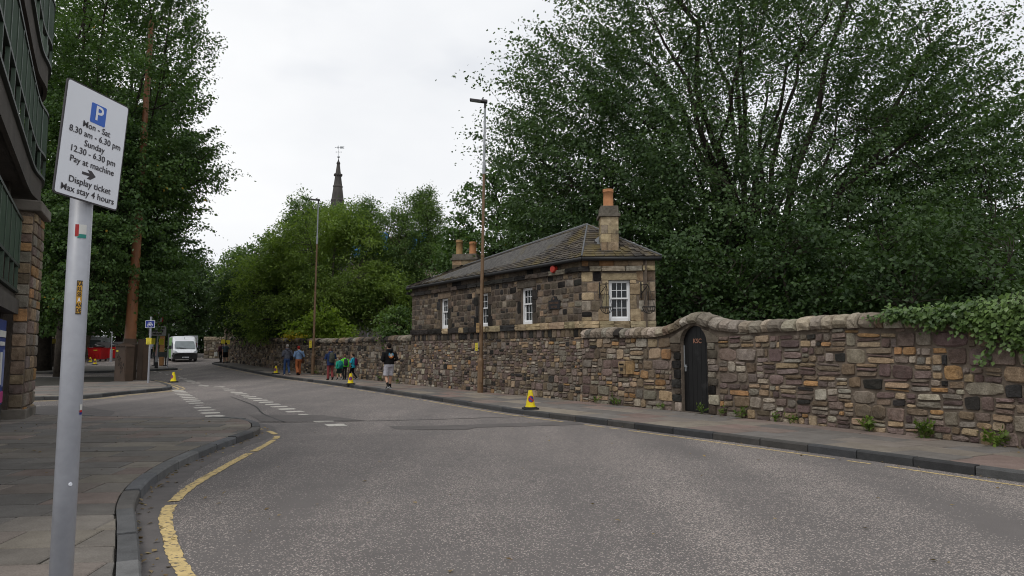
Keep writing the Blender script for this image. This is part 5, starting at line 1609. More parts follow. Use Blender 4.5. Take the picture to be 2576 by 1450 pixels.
b = MB(); b.box((0, 0, 1.15), (.26, .26, 2.3)); b.box((0, 0, 2.33), (.32, .32, .06)); b.build('post', M['wood'], wp, bevel=.01)
hb_ = thing('notice_board', 'small board of red and white posters beside the van', 'notice board', (-33.5, 73.0, gz(73)), D2R(20))
b = MB(); b.box((0, 0, 1.6), (1.3, .06, 1.3)); b.build('board', M['sign_white'], hb_)
for i, (x, z, mm) in enumerate(((-.35, 1.85, 'sign_red'), (.3, 1.8, 'curtain'), (-.3, 1.3, 'sign_blue'), (.33, 1.3, 'sign_red'))):
    b = MB(); b.box((x, -.036, z), (.5, .01, .4)); b.build('poster', M[mm], hb_)
b = MB(); b.box((-.5, .05, .5), (.08, .08, 1.0)); b.box((.5, .05, .5), (.08, .08, 1.0)); b.build('legs', M['wood'], hb_)

# things in the shade at the far end of the long pavement
lb_ = thing('litter_bin', 'black litter bin at the far end of the pavement', 'bin', (-25.25, 62.5, gz(62) + .05))
b = MB(); b.prism(rrect(-.42, -.4, .42, .4, .08), 0, 1.55); b.prism(rrect(-.46, -.44, .46, .44, .1), 1.55, 1.68); b.build('body', M['black_plastic'], lb_)
b = MB(); b.box((0, -.415, 1.25), (.5, .03, .2)); b.build('opening', M['dark_in'], lb_)
lp = thing('leaning_post', 'thin leaning dark post with a yellow notice at the pavement end', 'post', (-23.55, 57.2, gz(57) + .12)); lp.rotation_euler = (0, D2R(5), 0)
b = MB(); b.tube([(0, 0, 0), (0, 0, 3.9)], .05, 10); b.lathe([(.06, 0), (.06, .06)], n=10); b.build('post', M['sign_dark'], lp)
b = MB(); b.box((-.2, -.06, 1.72), (.36, .01, .34)); b.box((.2, -.06, 1.70), (.30, .01, .34)); b.build('notices', M['notice'], lp)
b = MB(); b.box((0, -.07, 3.65), (.8, .012, .55)); b.build('sign_back', M['sign_dark'], lp)
bb = thing('blue_bin', 'dark blue wheeled bin against the shaded wall', 'bin', (-21.6, 57.6, gz(57.6) + .12), D2R(-35))
b = MB(); b.box((0, 0, .62), (.95, .62, 1.0), taper=1.12); b.build('body', plain('bin_blue', (.015, .03, .10), .5), bb)
b = MB(); b.box((0, 0, 1.16), (1.12, .76, .07)); b.build('lid', plain('bin_lid_blue', (.012, .025, .09), .5), bb, bevel=.02)
b = MB()
for x in (-.35, .35): b.tube([(x - .03, .2, .07), (x + .03, .2, .07)], .09, 10); b.tube([(x - .03, -.2, .07), (x + .03, -.2, .07)], .09, 10)
b.build('wheels', M['rubber'], bb)

# dark retaining wall in the shade on the far side
dw = thing('shaded_wall', 'dark stone wall in deep shade beneath the trees, across the side street', 'stone wall', (-36, 52, 0))
pd = catmull([(-34.2, 46.5), (-36.0, 53), (-40.5, 66), (-47, 80)], .1); b = MB()
for a in np.arange(0, pd.L - 1, 1.0):
    p0, p1 = pd.at(a), pd.at(a + 1); q0, q1 = pd.off(a, .6), pd.off(a + 1, .6)
    b.add([(p0.x, p0.y, 0), (p1.x, p1.y, 0), (p1.x, p1.y, 4.2), (p0.x, p0.y, 4.2), (q0.x, q0.y, 4.2), (q1.x, q1.y, 4.2), (q0.x, q0.y, 0), (q1.x, q1.y, 0)], [(0, 1, 2, 3), (3, 2, 5, 4), (4, 5, 7, 6)])
b.build('masonry', M['rubble_far'], dw, winv(dw))
b = MB()
for a in np.arange(0.5, pd.L - 1, 1.6):
    p = pd.off(a, .3); b.box((p.x, p.y, 4.27), (.5, 1.5, .18), rz=math.atan2(pd.dir(a).y, pd.dir(a).x) - math.pi / 2)
b.build('coping', M['rubble_far'], dw, winv(dw))

# ---------------------------------------------------------------- multi-storey car park, curved decks
DP = catmull([(-1.6, .2), (-4.4, 4.85), (-7.17, 9.46), (-9.0, 12.5), (-10.55, 15.1), (-11.15, 16.3), (-12.0, 17.25), (-13.3, 17.6), (-15.2, 17.0), (-17.5, 15.5)], .1)
cp = thing('car_park', 'multi-storey concrete car park with green corrugated steel balustrades and rounded decks', 'car park', (-10, 12, 0))
ICP = winv(cp)
def ring_solid(name, z0, z1, o0, o1, m, t0=0, t1=None, par=cp, st=.35):
    t1 = t1 or DP.L; b = MB(); ts = list(np.arange(t0, t1, st)) + [t1]; vs = []
    for t in ts:
        a, c = DP.off(t, o0), DP.off(t, o1)
        vs += [(a.x, a.y, z0), (a.x, a.y, z1), (c.x, c.y, z1), (c.x, c.y, z0)]
    fs = []
    for i in range(len(ts) - 1):
        for k in range(4): fs.append((4 * i + k, 4 * i + (k + 1) % 4, 4 * i + 4 + (k + 1) % 4, 4 * i + 4 + k))
    fs += [(3, 2, 1, 0), tuple(4 * (len(ts) - 1) + k for k in range(4))]
    return b.add(vs, fs).build(name, m, par)
TP = DP.near((-10.55, 15.1))
for lv in range(3):
    z = 2.75 * lv; t1 = TP if lv == 0 else DP.L - 1.5
    tn = 6.0; od = 0.0 if lv else .17
    outl = [tuple(DP.off(t, .12)) for t in np.arange(tn, t1, .4)] + ([tuple(DP.off(t1, .12)), (-19, 12), (-13, 2)] if lv else [tuple(DP.off(t1, .12)), tuple(DP.off(t1, 1.2)), tuple(DP.off(tn, 1.2))])
    b = MB(); b.prism(outl[::1] if area(outl) > 0 else outl[::-1], 2.36 + z, 2.66 + z); b.build('deck_slab', M['concrete_dark'], cp)
    ring_solid('deck_fascia', (2.30 if lv else 2.62) + z, 2.80 + z, 0.03 + od, .11 + od, M['concrete_dark'], tn, t1)
    ring_solid('base_rail', 2.82 + z, 2.88 + z, -.03 + od, .05 + od, M['green_dark'], tn, t1)
    ring_solid('mid_rail', 3.36 + z, 3.42 + z, -.03 + od, .05 + od, M['green_dark'], tn, t1)
    ring_solid('handrail', 4.38 + z, 4.44 + z, -.04 + od, .06 + od, M['green_dark'], tn, t1)
    t = tn
    while t < t1 - .3:
        w = min(.92, t1 - t); b = MB(); vs = []; n = 20
        for i in range(n + 1):
            q = t + w * i / n; o_ = od + (.012 if (i // 1) % 2 else -.018)
            p = DP.off(q, o_); vs += [(p.x, p.y, 3.42 + z), (p.x, p.y, 4.39 + z)]
        b.add(vs, [(2 * i, 2 * i + 1, 2 * i + 3, 2 * i + 2) for i in range(n)])
        b.build('balustrade_panel', M['green_metal'], cp)
        p = DP.off(t, od); b = MB(); b.box((p.x, p.y, 3.62 + z), (.06, .06, 1.5), rz=math.atan2(DP.dir(t).y, DP.dir(t).x)); b.build('post', M['green_metal'], cp)
        t += w
    for t in np.arange(tn + 1, min(t1, TP), 3.3):
        p0, p1 = DP.off(t, .35), DP.off(t, 2.4 if lv else 1.1)
        d_ = (p1 - p0); b = MB(); b.box(((p0.x + p1.x) / 2, (p0.y + p1.y) / 2, 2.18 + z), (d_.length, .3, .36), rz=math.atan2(d_.y, d_.x)); b.build('beam', M['concrete_dark'], cp)
b = MB(); b.box((-15.4, 7.6, 5.75), (.3, 13, 11.5), rz=D2R(31)); b.build('inner_wall', M['concrete_dark'], cp)
ring_solid('lower_wall', .1, 2.3, .5, .7, M['concrete_dark'], 5, TP)
ring_solid('plinth', .1, .46, .25, .5, M['black_plastic'], 5, TP - .7)
# banners hung on the lower wall
t0p = DP.near((-10.3, 14.72))
pst = ring_solid('banner', .48, 2.2, .27, .30, plain('banner_blue', (.02, .05, .22), .5), t0p - 2.2, t0p)
for (a, c, z0_, z1_, mm) in ((.05, .55, .52, .75, 'pink'), (.6, 1.5, .52, .8, 'dk'), (.1, .35, .85, 1.6, 'skin'), (.5, .8, .9, 1.55, 'curtain'), (.95, 1.3, .9, 1.5, 'skin'), (.1, 1.2, 1.85, 1.98, 'curtain'), (.2, 1.0, 1.68, 1.76, 'curtain')):
    if mm == 'pink' and 'pink' not in M: M['pink'] = plain('banner_pink', (.5, .05, .22), .5); M['dk'] = plain('banner_navy', (.01, .015, .05), .5); M['skin'] = plain('banner_pale', (.20, .24, .42), .5)
    ring_solid('banner_print', z0_, z1_, .255, .268, M[mm], t0p - c, t0p - a, pst)
b = MB(); p = DP.off(TP - .25, .42); b.tube([(p.x, p.y, .4), (p.x, p.y, 2.3), (p.x - .05, p.y + .0, 2.6)], .05, 10); b.build('downpipe', M['black_iron'], cp)
# stone pier that ends the lower deck
pc = [DP.off(TP + .02, -.05), DP.off(TP + .02, .22), DP.off(TP + 1.3, .9), DP.off(TP + 1.3, -.05)]
b = MB(); b.prism([tuple(p) for p in (pc[0], pc[3], pc[2], pc[1])], 0.1, 4.62); pier = b.build('pier', M['mortar'], cp)
for e, (a, c) in enumerate(((pc[1], pc[0]), (pc[0], pc[3]), (pc[3], pc[2]))):
    pth = Path([c, a]); z = .12; i = 0
    while z < 4.5:
        h = R.uniform(.19, .3); h = min(h, 4.6 - z); s = 0
        while s < pth.L - .02:
            w = R.uniform(.25, .55); w = w if pth.L - s - w > .15 else pth.L - s
            place('pier_stone', R.choice(T_SQ), pth, s + w / 2, z + h / 2, w - .016, h - .016, .05, pick(dict(tan=3, brown=2.4, mauve=2, grey=2, orange=.8)), pier, -.008)
            s += w
        z += h
cpoly = [tuple(p) for p in (DP.off(TP - .12, -.2), DP.off(TP + 1.4, -.2), DP.off(TP + 1.4, 1.0), DP.off(TP - .12, .5))]
b = MB(); b.prism(cpoly, 4.62, 4.86); b.build('pier_cap', M['concrete'], cp, bevel=.03)
b = MB(); b.prism([tuple(p) for p in (DP.off(TP - .04, -.12), DP.off(TP + 1.36, -.12), DP.off(TP + 1.36, .95), DP.off(TP - .04, .44))], .1, .32); b.build('pier_foot', M['concrete'], cp, bevel=.02)
for ch in cp.children: ch.matrix_parent_inverse = ICP

# ---------------------------------------------------------------- church spire and scaffolded block in the distance
def at(px, py, Y):
    u = (px - 1288) / 1754.0; v = (725 - py) / 1754.0
    d = Vector((u, math.cos(PITCH) - v * math.sin(PITCH), math.sin(PITCH) + v * math.cos(PITCH)))
    return Vector((0, 0, 1.6)) + d * (Y / d.y)
cx0 = at(850, 470, 150)
chs = thing('church_spire', 'dark octagonal church spire with weathervane above the trees', 'church', (cx0.x, 150, 0))
zt = lambda py: at(850, py, 150).z
b = MB(); b.box((0, 0, 11), (7, 7, 22)); b.build('tower', M['church'], chs)
def oct_(z): return .30 + (zt(412) - z) / (zt(412) - zt(511)) * (1.42 - .30)
zb = 22.0
b = MB(); zs = np.linspace(zb, zt(412), 14); b.lathe([(oct_(z), z) for z in zs], n=8, a0=math.pi / 8); b.build('spire', M['church'], chs)
for py, k in ((470, .11), (440, .06), (505, .09)):
    z = zt(py); b = MB(); b.lathe([(oct_(z) + k * .4, z - .22), (oct_(z) + k, z - .1), (oct_(z) + k, z + .1), (oct_(z) + k * .3, z + .25)], n=8, a0=math.pi / 8); b.build('moulded_band', M['church'], chs)
for k in range(8):
    z = zt(441); a = 2 * math.pi * k / 8
    b = MB(); b.lathe([(.18, -.22), (.22, 0), (.18, .22), (.05, .3)], (math.cos(a) * (oct_(z) + .12), math.sin(a) * (oct_(z) + .12), z), 8); b.build('lucarne', M['church'], chs)
z0_ = zt(412); b = MB(); b.lathe([(.42, z0_ - .1), (.42, z0_ + .12), (.2, z0_ + .5), (.09, z0_ + .9), (.06, zt(399))], n=10); b.build('finial', M['church'], chs)
b = MB(); zc = zt(395.5); b.lathe([(.02, zc - .28), (.2, zc - .2), (.28, zc), (.2, zc + .2), (.02, zc + .28)], n=12); b.build('ball', M['galv'], chs)
vane = MB(); vane.tube([(0, 0, zc + .2), (0, 0, zt(366.5))], .035, 6)
zv = zt(371.5)
vane.plate([(-.9, zv), (-.62, zv - .12), (-.62, zv + .12)], ID4, .03); vane.box((0, 0, zv), (1.3, .03, .07)); vane.plate([(.3, zv - .25), (1.25, zv - .22), (1.0, zv), (1.25, zv + .22), (.3, zv + .25)], ID4, .03); vane.box((-.15, 0, zv), (.3, .04, .42))
vane.box((0, 0, zt(383)), (1.2, .03, .05)); vane.box((0, 0, zt(383)), (.03, 1.2, .05)); vane.box((-.55, 0, zt(383)), (.16, .03, .2)); vane.box((.55, 0, zt(383)), (.16, .03, .2))
vane.build('weathervane', M['galv'], chs)
sb = thing('scaffolded_block', 'scaffolded building in blue sheeting glimpsed behind the ash tree', 'building', (-13.5, 76, 1.0), D2R(-15))
b = MB(); b.box((0, 2.2, 6.5), (9, 4, 13)); b.build('wall', plain('buff_render', (.25, .2, .15), .9), sb)
for i in range(4):
    for k in range(4):
        if (i + k) % 3 == 2: continue
        b = MB(); b.box((-3.4 + 2.25 * i, -.06, 3.2 + 3 * k), (2.1, .04, 2.6)); b.build('sheeting', M['blue_sheet'] if k > 1 else M['church'], sb)
for i in range(5):
    b = MB(); b.tube([(-4.5 + 2.25 * i, -.25, 0), (-4.5 + 2.25 * i, -.25, 13.5)], .05, 6); b.build('scaffold_pole', M['galv'], sb)
for k in range(5):
    b = MB(); b.tube([(-4.6, -.25, 1.8 + 3 * k), (4.6, -.25, 1.8 + 3 * k)], .05, 6); b.build('scaffold_rail', M['galv'], sb)
# ---------------------------------------------------------------- trees and plants
def leaf_object(name, P, A, Nn, Ls, Wd, m, parent):
    """P base points, A leaf axes, Nn normals, sizes: one folded leaf blade (two triangles... a bent quad) each"""
    n = len(P)
    A = A / np.linalg.norm(A, axis=1, keepdims=True)
    Sv = np.cross(A, Nn); Sv /= np.linalg.norm(Sv, axis=1, keepdims=True) + 1e-9
    Nn = np.cross(Sv, A)
    L = Ls[:, None]; W = Wd[:, None]
    v = np.empty((n, 4, 3), 'f')
    v[:, 0] = P
    v[:, 1] = P + A * L * .42 + Sv * W * .5 + Nn * L * .10
    v[:, 2] = P + A * L
    v[:, 3] = P + A * L * .42 - Sv * W * .5 + Nn * L * .10
    me = bpy.data.meshes.new(name)
    me.vertices.add(4 * n); me.vertices.foreach_set('co', v.ravel())
    me.loops.add(4 * n); me.loops.foreach_set('vertex_index', np.arange(4 * n, dtype=np.int32))
    me.polygons.add(n); me.polygons.foreach_set('loop_start', np.arange(0, 4 * n, 4, dtype=np.int32))
    try: me.polygons.foreach_set('loop_total', np.full(n, 4, dtype=np.int32))
    except Exception: pass
    me.materials.append(m); me.update(calc_edges=True)
    o = bpy.data.objects.new(name, me); link(o, parent)
    return o

class Wob:
    def __init__(s, rng, f):
        s.k = rng.normal(size=(7, 3)) * f; s.p = rng.uniform(0, 6.28, 7)
    def __call__(s, X):
        return np.sin(X @ s.k.T + s.p).sum(1) / 7 ** .5

def tree(name, label, base, ells, ncl, per, lsize, m, bark, trunk_r, seed, cr=.6, flat=.45, shell=.55, gap=.0, gapf=.55, nlimb=14, fork=2.5, zmin=-9, cat='tree', group=None, droop=.12, aspect=.75, twigs=True, up=.35, spread=1.0, stems=1, spray=0.0):
    rng = np.random.default_rng(seed)
    base = np.array(base, float)
    t = thing(name, label, cat, tuple(base), 0, group)
    # cluster centres inside the crown envelope
    vol = np.array([e[3] * e[4] * e[5] for e in ells]) ** .8; vol /= vol.sum()
    C = []; D = []
    w1 = Wob(rng, gapf); w2 = Wob(rng, gapf * 2.3)
    while sum(len(c) for c in C) < ncl:
        k = rng.choice(len(ells), size=ncl, p=vol)
        d = rng.normal(size=(ncl, 3)); d /= np.linalg.norm(d, axis=1, keepdims=True)
        r = rng.uniform(0, 1, ncl) ** (1 / 3 * shell)
        E = np.array(ells)[k]
        bump = 1 + .13 * np.sin(d[:, 0] * 7 + seed) * np.sin(d[:, 2] * 6 + seed * 2) + .09 * np.sin(d[:, 1] * 13 + d[:, 2] * 11 + seed)
        X = E[:, :3] + d * (r * bump)[:, None] * E[:, 3:6]
        keep = (w1(X) + .6 * w2(X) > gap - .35 * (rng.random(ncl) < .12)) & (X[:, 2] > zmin)
        C.append(X[keep]); D.append(d[keep])
    C = np.concatenate(C)[:ncl]; D = np.concatenate(D)[:ncl]
    cen = np.average(np.array(ells)[:, :3], axis=0, weights=vol)
    # limbs: from the trunk fork to spread targets, then twigs to the clusters
    b = MB(); nodes = []; nrad = []
    fk = base + np.array([0, 0, fork])
    for q in range(stems):
        off = rng.normal(size=3) * .25 * (stems > 1); off[2] = 0
        b.tube([tuple(base + off - np.array([0, 0, .3])), tuple(base + off + np.array([rng.normal() * .05, 0, fork * .5])), tuple(fk + off * .6)], [trunk_r * 1.25, trunk_r, trunk_r * .92], 10)
    far = [int(rng.integers(ncl))]
    dmin = np.full(ncl, 1e9)
    for _ in range(nlimb - 1):
        dmin = np.minimum(dmin, np.linalg.norm(C - C[far[-1]], axis=1)); far.append(int(np.argmax(dmin * rng.uniform(.7, 1, ncl))))
    for i in far:
        tip = C[i] * .93 + cen * .07
        st = fk + rng.normal(size=3) * trunk_r * .35 + np.array([0, 0, rng.uniform(-.15, .25) * fork])
        ln = np.linalg.norm(tip - st); r0 = trunk_r * rng.uniform(.28, .46)
        pts = []; rad = []
        kk = 9
        sag = rng.normal(size=3) * ln * .05; lift = up * ln * .5
        for j in range(kk):
            u = j / (kk - 1)
            p = st + (tip - st) * u + np.array([0, 0, 1]) * lift * u * (1 - u) + sag * math.sin(u * 3.1) + rng.normal(size=3) * ln * .012 * (0 < j < kk)
            pts.append(tuple(p)); rad.append(max(.012, r0 * (1 - u) ** .8 + .015))
        b.tube(pts, rad, 7)
        for j in range(1, kk):
            for f in (0, .5):
                pa = np.array(pts[j]); pb = np.array(pts[max(j - 1, 0)])
                nodes.append(pa * (1 - f) + pb * f); nrad.append(rad[j])
    nodes = np.array(nodes); nrad = np.array(nrad)
    if twigs:
        sub = rng.permutation(ncl)[:min(ncl, 900)]
        for i in sub:
            dd = np.linalg.norm(nodes - C[i], axis=1) + .6 * np.maximum(0, nodes[:, 2] - C[i][2])
            j = int(np.argmin(dd)); a = nodes[j]; ln = np.linalg.norm(C[i] - a)
            if ln < .15: continue
            r = min(nrad[j] * .7, .012 + .009 * ln)
            mid = (a + C[i]) / 2 + rng.normal(size=3) * ln * .07 + np.array([0, 0, ln * .08])
            b.tube([tuple(a), tuple(mid), tuple(C[i])], [r, r * .7, r * .3], 4, False)
            nodes_new = mid
    b.build('trunk', bark, t, winv(t), smooth=True)
    # leaves in flattened sprays, drooping at the rim
    n = ncl * per
    ci = np.repeat(np.arange(ncl), per)
    rr = cr * rng.uniform(.55, 1.35, ncl)[ci]
    off = rng.normal(size=(n, 3)) * np.array([.5, .5, .5 * flat]) * rr[:, None] * spread
    out = (C - cen); out[:, 2] *= .5; out /= np.linalg.norm(out, axis=1, keepdims=True) + 1e-6
    off += out[ci] * (rng.uniform(-.6, .6, n) * rr)[:, None]
    if spray:
        rad = C - fk; rad /= np.linalg.norm(rad, axis=1, keepdims=True) + 1e-6
        rad = rad * .75 + out * .35; rad[:, 2] -= .12; rad /= np.linalg.norm(rad, axis=1, keepdims=True)
        sdv = np.cross(rad, np.array([0, 0, 1.0])); sdv /= np.linalg.norm(sdv, axis=1, keepdims=True) + 1e-6
        nv = np.cross(sdv, rad)
        g = rng.normal(size=(n, 3))
        off = rad[ci] * (g[:, :1] * .62 * rr[:, None] * spray) + sdv[ci] * (g[:, 1:2] * .36 * rr[:, None]) + nv[ci] * (g[:, 2:] * .13 * rr[:, None])
    off[:, 2] -= droop * (off[:, 0] ** 2 + off[:, 1] ** 2) / np.maximum(rr, .1)
    P = C[ci] + off
    ok = P[:, 2] > zmin - .3
    P = P[ok]; ci = ci[ok]; n = len(P)
    A = out[ci] * .55 + rng.normal(size=(n, 3)) * .7; A[:, 2] -= .35
    Nn = rng.normal(size=(n, 3)) * .55 + out[ci] * .35; Nn[:, 2] += .75
    Ls = lsize * rng.uniform(.5, 1.4, n); Wd = Ls * aspect * rng.uniform(.8, 1.15, n)
    o = leaf_object('crown', P, A, Nn, Ls, Wd, m, t); o.matrix_parent_inverse = winv(t)
    return t

G1 = leaf_mat('lime_leaf', (.030, .064, .021), (.092, .160, .046), (.42, .26, .03), .34, .45)
G2 = leaf_mat('elm_leaf', (.030, .060, .025), (.092, .150, .058), None, .32, .4)
G3 = leaf_mat('cherry_leaf', (.068, .120, .028), (.215, .30, .068), None, .40, .5)
G4 = leaf_mat('ash_leaf', (.050, .094, .033), (.155, .235, .072), None, .36, .5)
G5 = leaf_mat('shade_leaf', (.022, .045, .017), (.062, .108, .035), None, .30, .4)  # leaf colour darkened to carry the shade beneath the crowns
G6 = leaf_mat('bright_leaf', (.10, .17, .025), (.25, .34, .05), None, .45, 1.2)
G7 = leaf_mat('golden_leaf', (.42, .33, .03), (.62, .50, .07), None, .4, 1.5)
G8 = leaf_mat('ivy_leaf', (.035, .075, .018), (.16, .25, .07), None, .28, 1.6, .4, .45)
G9 = leaf_mat('far_leaf', (.040, .058, .036), (.085, .110, .062), None, .3, .3)

tree('great_elm', 'huge spreading tree with fanning dark limbs behind the stone wall', (10.3, 30.0, .3),
     [(10.3, 30, 9.0, 10.0, 7.5, 13.2), (3.4, 29.2, 8.6, 4.3, 4.5, 7.0), (18.6, 30, 9.4, 3.7, 5, 5.0), (9.6, 26.5, 5.4, 7.4, 3.2, 4.2), (14.4, 28.6, 4.4, 4.2, 3.5, 3.2)],
     4700, 84, .128, G2, M['bark'], .40, 11, cr=.76, flat=.42, shell=.72, gap=-1.12, gapf=.62, nlimb=44, spray=1.35, fork=2.6, zmin=2.0, up=.32, droop=.2)
tree('lime_tree', 'tall lime tree with layered leaves around the brown mast', (-25.6, 39.8, .1),
     [(-20.7, 35.6, 15.5, 4.3, 5.0, 12), (-20.6, 35.2, 7.2, 4.0, 4.6, 5.0), (-18.5, 35.6, 11.2, 3.2, 3.2, 2.6), (-23.6, 35, 9, 3, 4, 6)],
     2900, 70, .145, G1, M['bark'], .3, 12, spray=1.0, cr=.66, flat=.40, shell=.6, gap=-.5, gapf=.7, nlimb=24, fork=3.2, zmin=3.0, up=.2, droop=.25)
tree('lime_tree', 'dark lime tree rising behind the parking sign and car park', (-30.5, 45.5, .1),
     [(-28.5, 44.5, 14.5, 6.5, 6, 13), (-27.5, 43.5, 6, 6.5, 5, 3.6), (-34, 44, 8, 4, 5, 6)],
     1900, 46, .23, G1, M['bark'], .5, 13, cr=.85, flat=.45, shell=.7, gap=-.8, gapf=.5, nlimb=16, fork=3.0, zmin=2.8, droop=.25)
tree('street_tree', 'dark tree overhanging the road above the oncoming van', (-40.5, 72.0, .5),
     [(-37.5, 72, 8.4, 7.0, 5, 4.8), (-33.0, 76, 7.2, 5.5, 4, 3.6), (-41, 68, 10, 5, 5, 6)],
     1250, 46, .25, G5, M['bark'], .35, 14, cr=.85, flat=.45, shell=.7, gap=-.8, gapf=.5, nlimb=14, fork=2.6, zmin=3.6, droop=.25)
tree('young_tree', 'thin greyish-green tree at the skyline over the road', (-23.8, 66.0, .6),
     [(-25.3, 66, 7.8, 3.0, 3, 3.6), (-22.0, 65, 9.2, 2.4, 2.6, 3.4), (-20.0, 65, 7.6, 2.8, 2.6, 3.6)], 620, 44, .24, G4, M['bark_grey'], .22, 15, cr=.75, flat=.5, shell=.8, gap=-.15, gapf=.8, nlimb=12, fork=2.6, zmin=2.6)
tree('cherry_tree', 'broad yellow-green tree behind the wall and the farther lamp', (-13.6, 50.0, .4),
     [(-17.0, 50, 5.6, 2.9, 2.8, 3.4), (-14.6, 49.5, 8.2, 3.0, 3.0, 3.2), (-11.4, 49.0, 8.4, 2.6, 2.6, 3.0), (-12.6, 48.4, 5.4, 3.6, 2.6, 2.6), (-9.3, 48.2, 5.6, 2.3, 2.4, 2.3), (-13.2, 50, 10.6, 1.7, 1.8, 1.7)],
     1500, 54, .21, G3, M['bark_grey'], .26, 16, cr=.75, flat=.30, shell=.75, gap=-.45, gapf=.85, nlimb=20, fork=2.0, zmin=2.2, aspect=.40, droop=.40, up=.45)
tree('ash_tree', 'rounded dark ash tree beside the cottage end', (-8.0, 52.0, .4),
     [(-9.6, 51.5, 9.6, 1.9, 2.2, 2.6), (-6.9, 51, 9.9, 1.9, 2.2, 2.9), (-8.6, 51, 7.2, 2.6, 2.8, 2.6), (-5.7, 50.5, 7.4, 1.8, 2.2, 2.4), (-4.9, 50.2, 5.4, 1.7, 2.2, 2.4), (-10.6, 51.6, 11.4, 1.1, 1.3, 1.4), (-6.6, 51, 12.2, .9, 1.2, 1.2)],
     1400, 50, .17, G4, M['bark'], .3, 17, cr=.55, flat=.6, shell=.78, gap=-.5, gapf=.95, nlimb=22, fork=2.6, zmin=2.2, aspect=.45, up=.25)
tree('tall_tree', 'slender tree in front of the church spire', (-15.2, 58.0, .4),
     [(-15.4, 58, 11.2, 2.2, 2.4, 3.3), (-17.6, 58, 12.6, 1.3, 1.6, 2.0), (-13.6, 58, 12.4, 1.3, 1.6, 2.0)], 560, 46, .20, G4, M['bark'], .25, 18, cr=.55, flat=.6, shell=.75, gap=-.15, gapf=1.0, nlimb=12, fork=4, zmin=4, aspect=.5)
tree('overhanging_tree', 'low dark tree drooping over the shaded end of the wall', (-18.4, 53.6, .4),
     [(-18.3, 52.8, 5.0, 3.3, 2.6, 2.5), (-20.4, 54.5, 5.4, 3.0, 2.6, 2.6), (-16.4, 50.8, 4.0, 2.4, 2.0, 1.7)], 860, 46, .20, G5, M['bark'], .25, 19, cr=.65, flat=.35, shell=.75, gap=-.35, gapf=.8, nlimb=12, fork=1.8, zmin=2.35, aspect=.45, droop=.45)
tree('lime_tree', 'pale-edged lime tree behind the cottage chimneys', (-0.4, 43.0, .4),
     [(-.6, 43, 8.0, 3.6, 3.4, 5.0), (-2.6, 43, 6.0, 2.6, 2.6, 3.2), (1.8, 43, 7, 3, 3, 5)], 900, 46, .20, G1, M['bark'], .3, 20, cr=.55, flat=.42, shell=.62, gap=-.35, gapf=.7, nlimb=14, fork=2.4, zmin=2.4, droop=.22)
for i, (x, y, rx, ry, rz, zc, lab) in enumerate(((6.2, 23.6, 2.3, 1.8, 2.6, 2.9, 'dark leafy shrub just behind the arched door'), (9.3, 22.2, 2.6, 2.0, 2.7, 3.0, 'dark leafy shrub behind the middle of the near wall'),
        (12.0, 19.5, 2.4, 2.0, 2.6, 2.9, 'dark leafy shrub behind the wall just before the ivy'), (8.2, 26.2, 3.2, 2, 3.4, 3.8, 'tall dark shrub under the great tree'), (14.6, 22.5, 3.0, 2.4, 3.2, 3.2, 'spreading dark shrub behind the ivy'))):
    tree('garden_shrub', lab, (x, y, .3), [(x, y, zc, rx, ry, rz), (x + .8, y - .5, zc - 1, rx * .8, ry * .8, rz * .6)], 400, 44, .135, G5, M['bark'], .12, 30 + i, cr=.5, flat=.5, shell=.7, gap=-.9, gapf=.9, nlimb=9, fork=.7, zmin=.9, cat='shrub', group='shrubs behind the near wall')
tree('distant_tree', 'grey-green tree at the edge of the picture behind the ivy', (34, 46, 0), [(33.6, 46, 6.0, 4.2, 4, 5.2), (29.5, 47, 4.6, 3.2, 3, 3.2)], 520, 42, .24, G9, M['bark_grey'], .3, 40, cr=.75, flat=.5, shell=.75, gap=-.5, gapf=.6, nlimb=12, fork=2.5, zmin=1.5)
tree('hedge_tree', 'bushy tree low down between the great tree and the picture edge', (23, 32, 0), [(22.5, 32, 2.9, 4.2, 3, 2.0), (18.0, 31, 3.6, 3.0, 3, 2.9)], 560, 42, .20, G2, M['bark'], .2, 41, cr=.65, flat=.5, shell=.75, gap=-.8, gapf=.6, nlimb=10, fork=1.2, zmin=1.0)
for i, (x, y, r, h) in enumerate(((-62, 84, 9, 9), (-50, 92, 9, 9), (-40, 88, 8, 7.5), (-31, 90, 8, 7), (-23, 86, 7.5, 6.5), (-14, 92, 8, 6.0), (-5, 88, 8, 5.5), (4, 84, 8, 6))):
    tree('background_tree', ('background tree far behind the car park', 'background tree beyond the red bins', 'background tree beyond the mast', 'background tree directly behind the van', 'background tree behind the pavement end',
          'background tree behind the farther lamp', 'background tree behind the ash tree', 'background tree behind the cottage roof')[i], (x, y, .8), [(x, y, h * .78 + 1.2, r, r * .6, h * .72), (x + 3, y - 1, 2.6, r * .9, 3, 3.0)],
         470, 26, .42, G5 if i < 4 else G9, M['bark'], .35, 50 + i, cr=1.5, flat=.6, shell=.8, gap=-1.4, gapf=.4, nlimb=8, fork=2, zmin=.5, twigs=False, group='trees closing the view')
tree('bright_shrub', 'bright lime-green shrub topping the wall at the farther lamp', (-11.95, 43.3, .4), [(-12.0, 43.3, 3.0, 1.8, .9, .95), (-11.6, 43.2, 3.6, 1.0, .7, .8), (-10.9, 43.0, 2.7, 1.3, .7, .6)], 170, 30, .15, G6, M['bark'], .06, 70, cr=.42, flat=.35, shell=.7, gap=-.5, gapf=1.6, nlimb=9, fork=.9, zmin=1.9, cat='shrub', droop=.3)
tree('golden_shrub', 'small golden-yellow shrub peeping over the wall', (-13.7, 45.1, .4), [(-13.75, 45.1, 2.45, .8, .4, .35)], 40, 30, .12, G7, M['bark'], .04, 71, cr=.3, flat=.5, gap=-1.5, nlimb=5, fork=.8, zmin=1.9, cat='shrub')
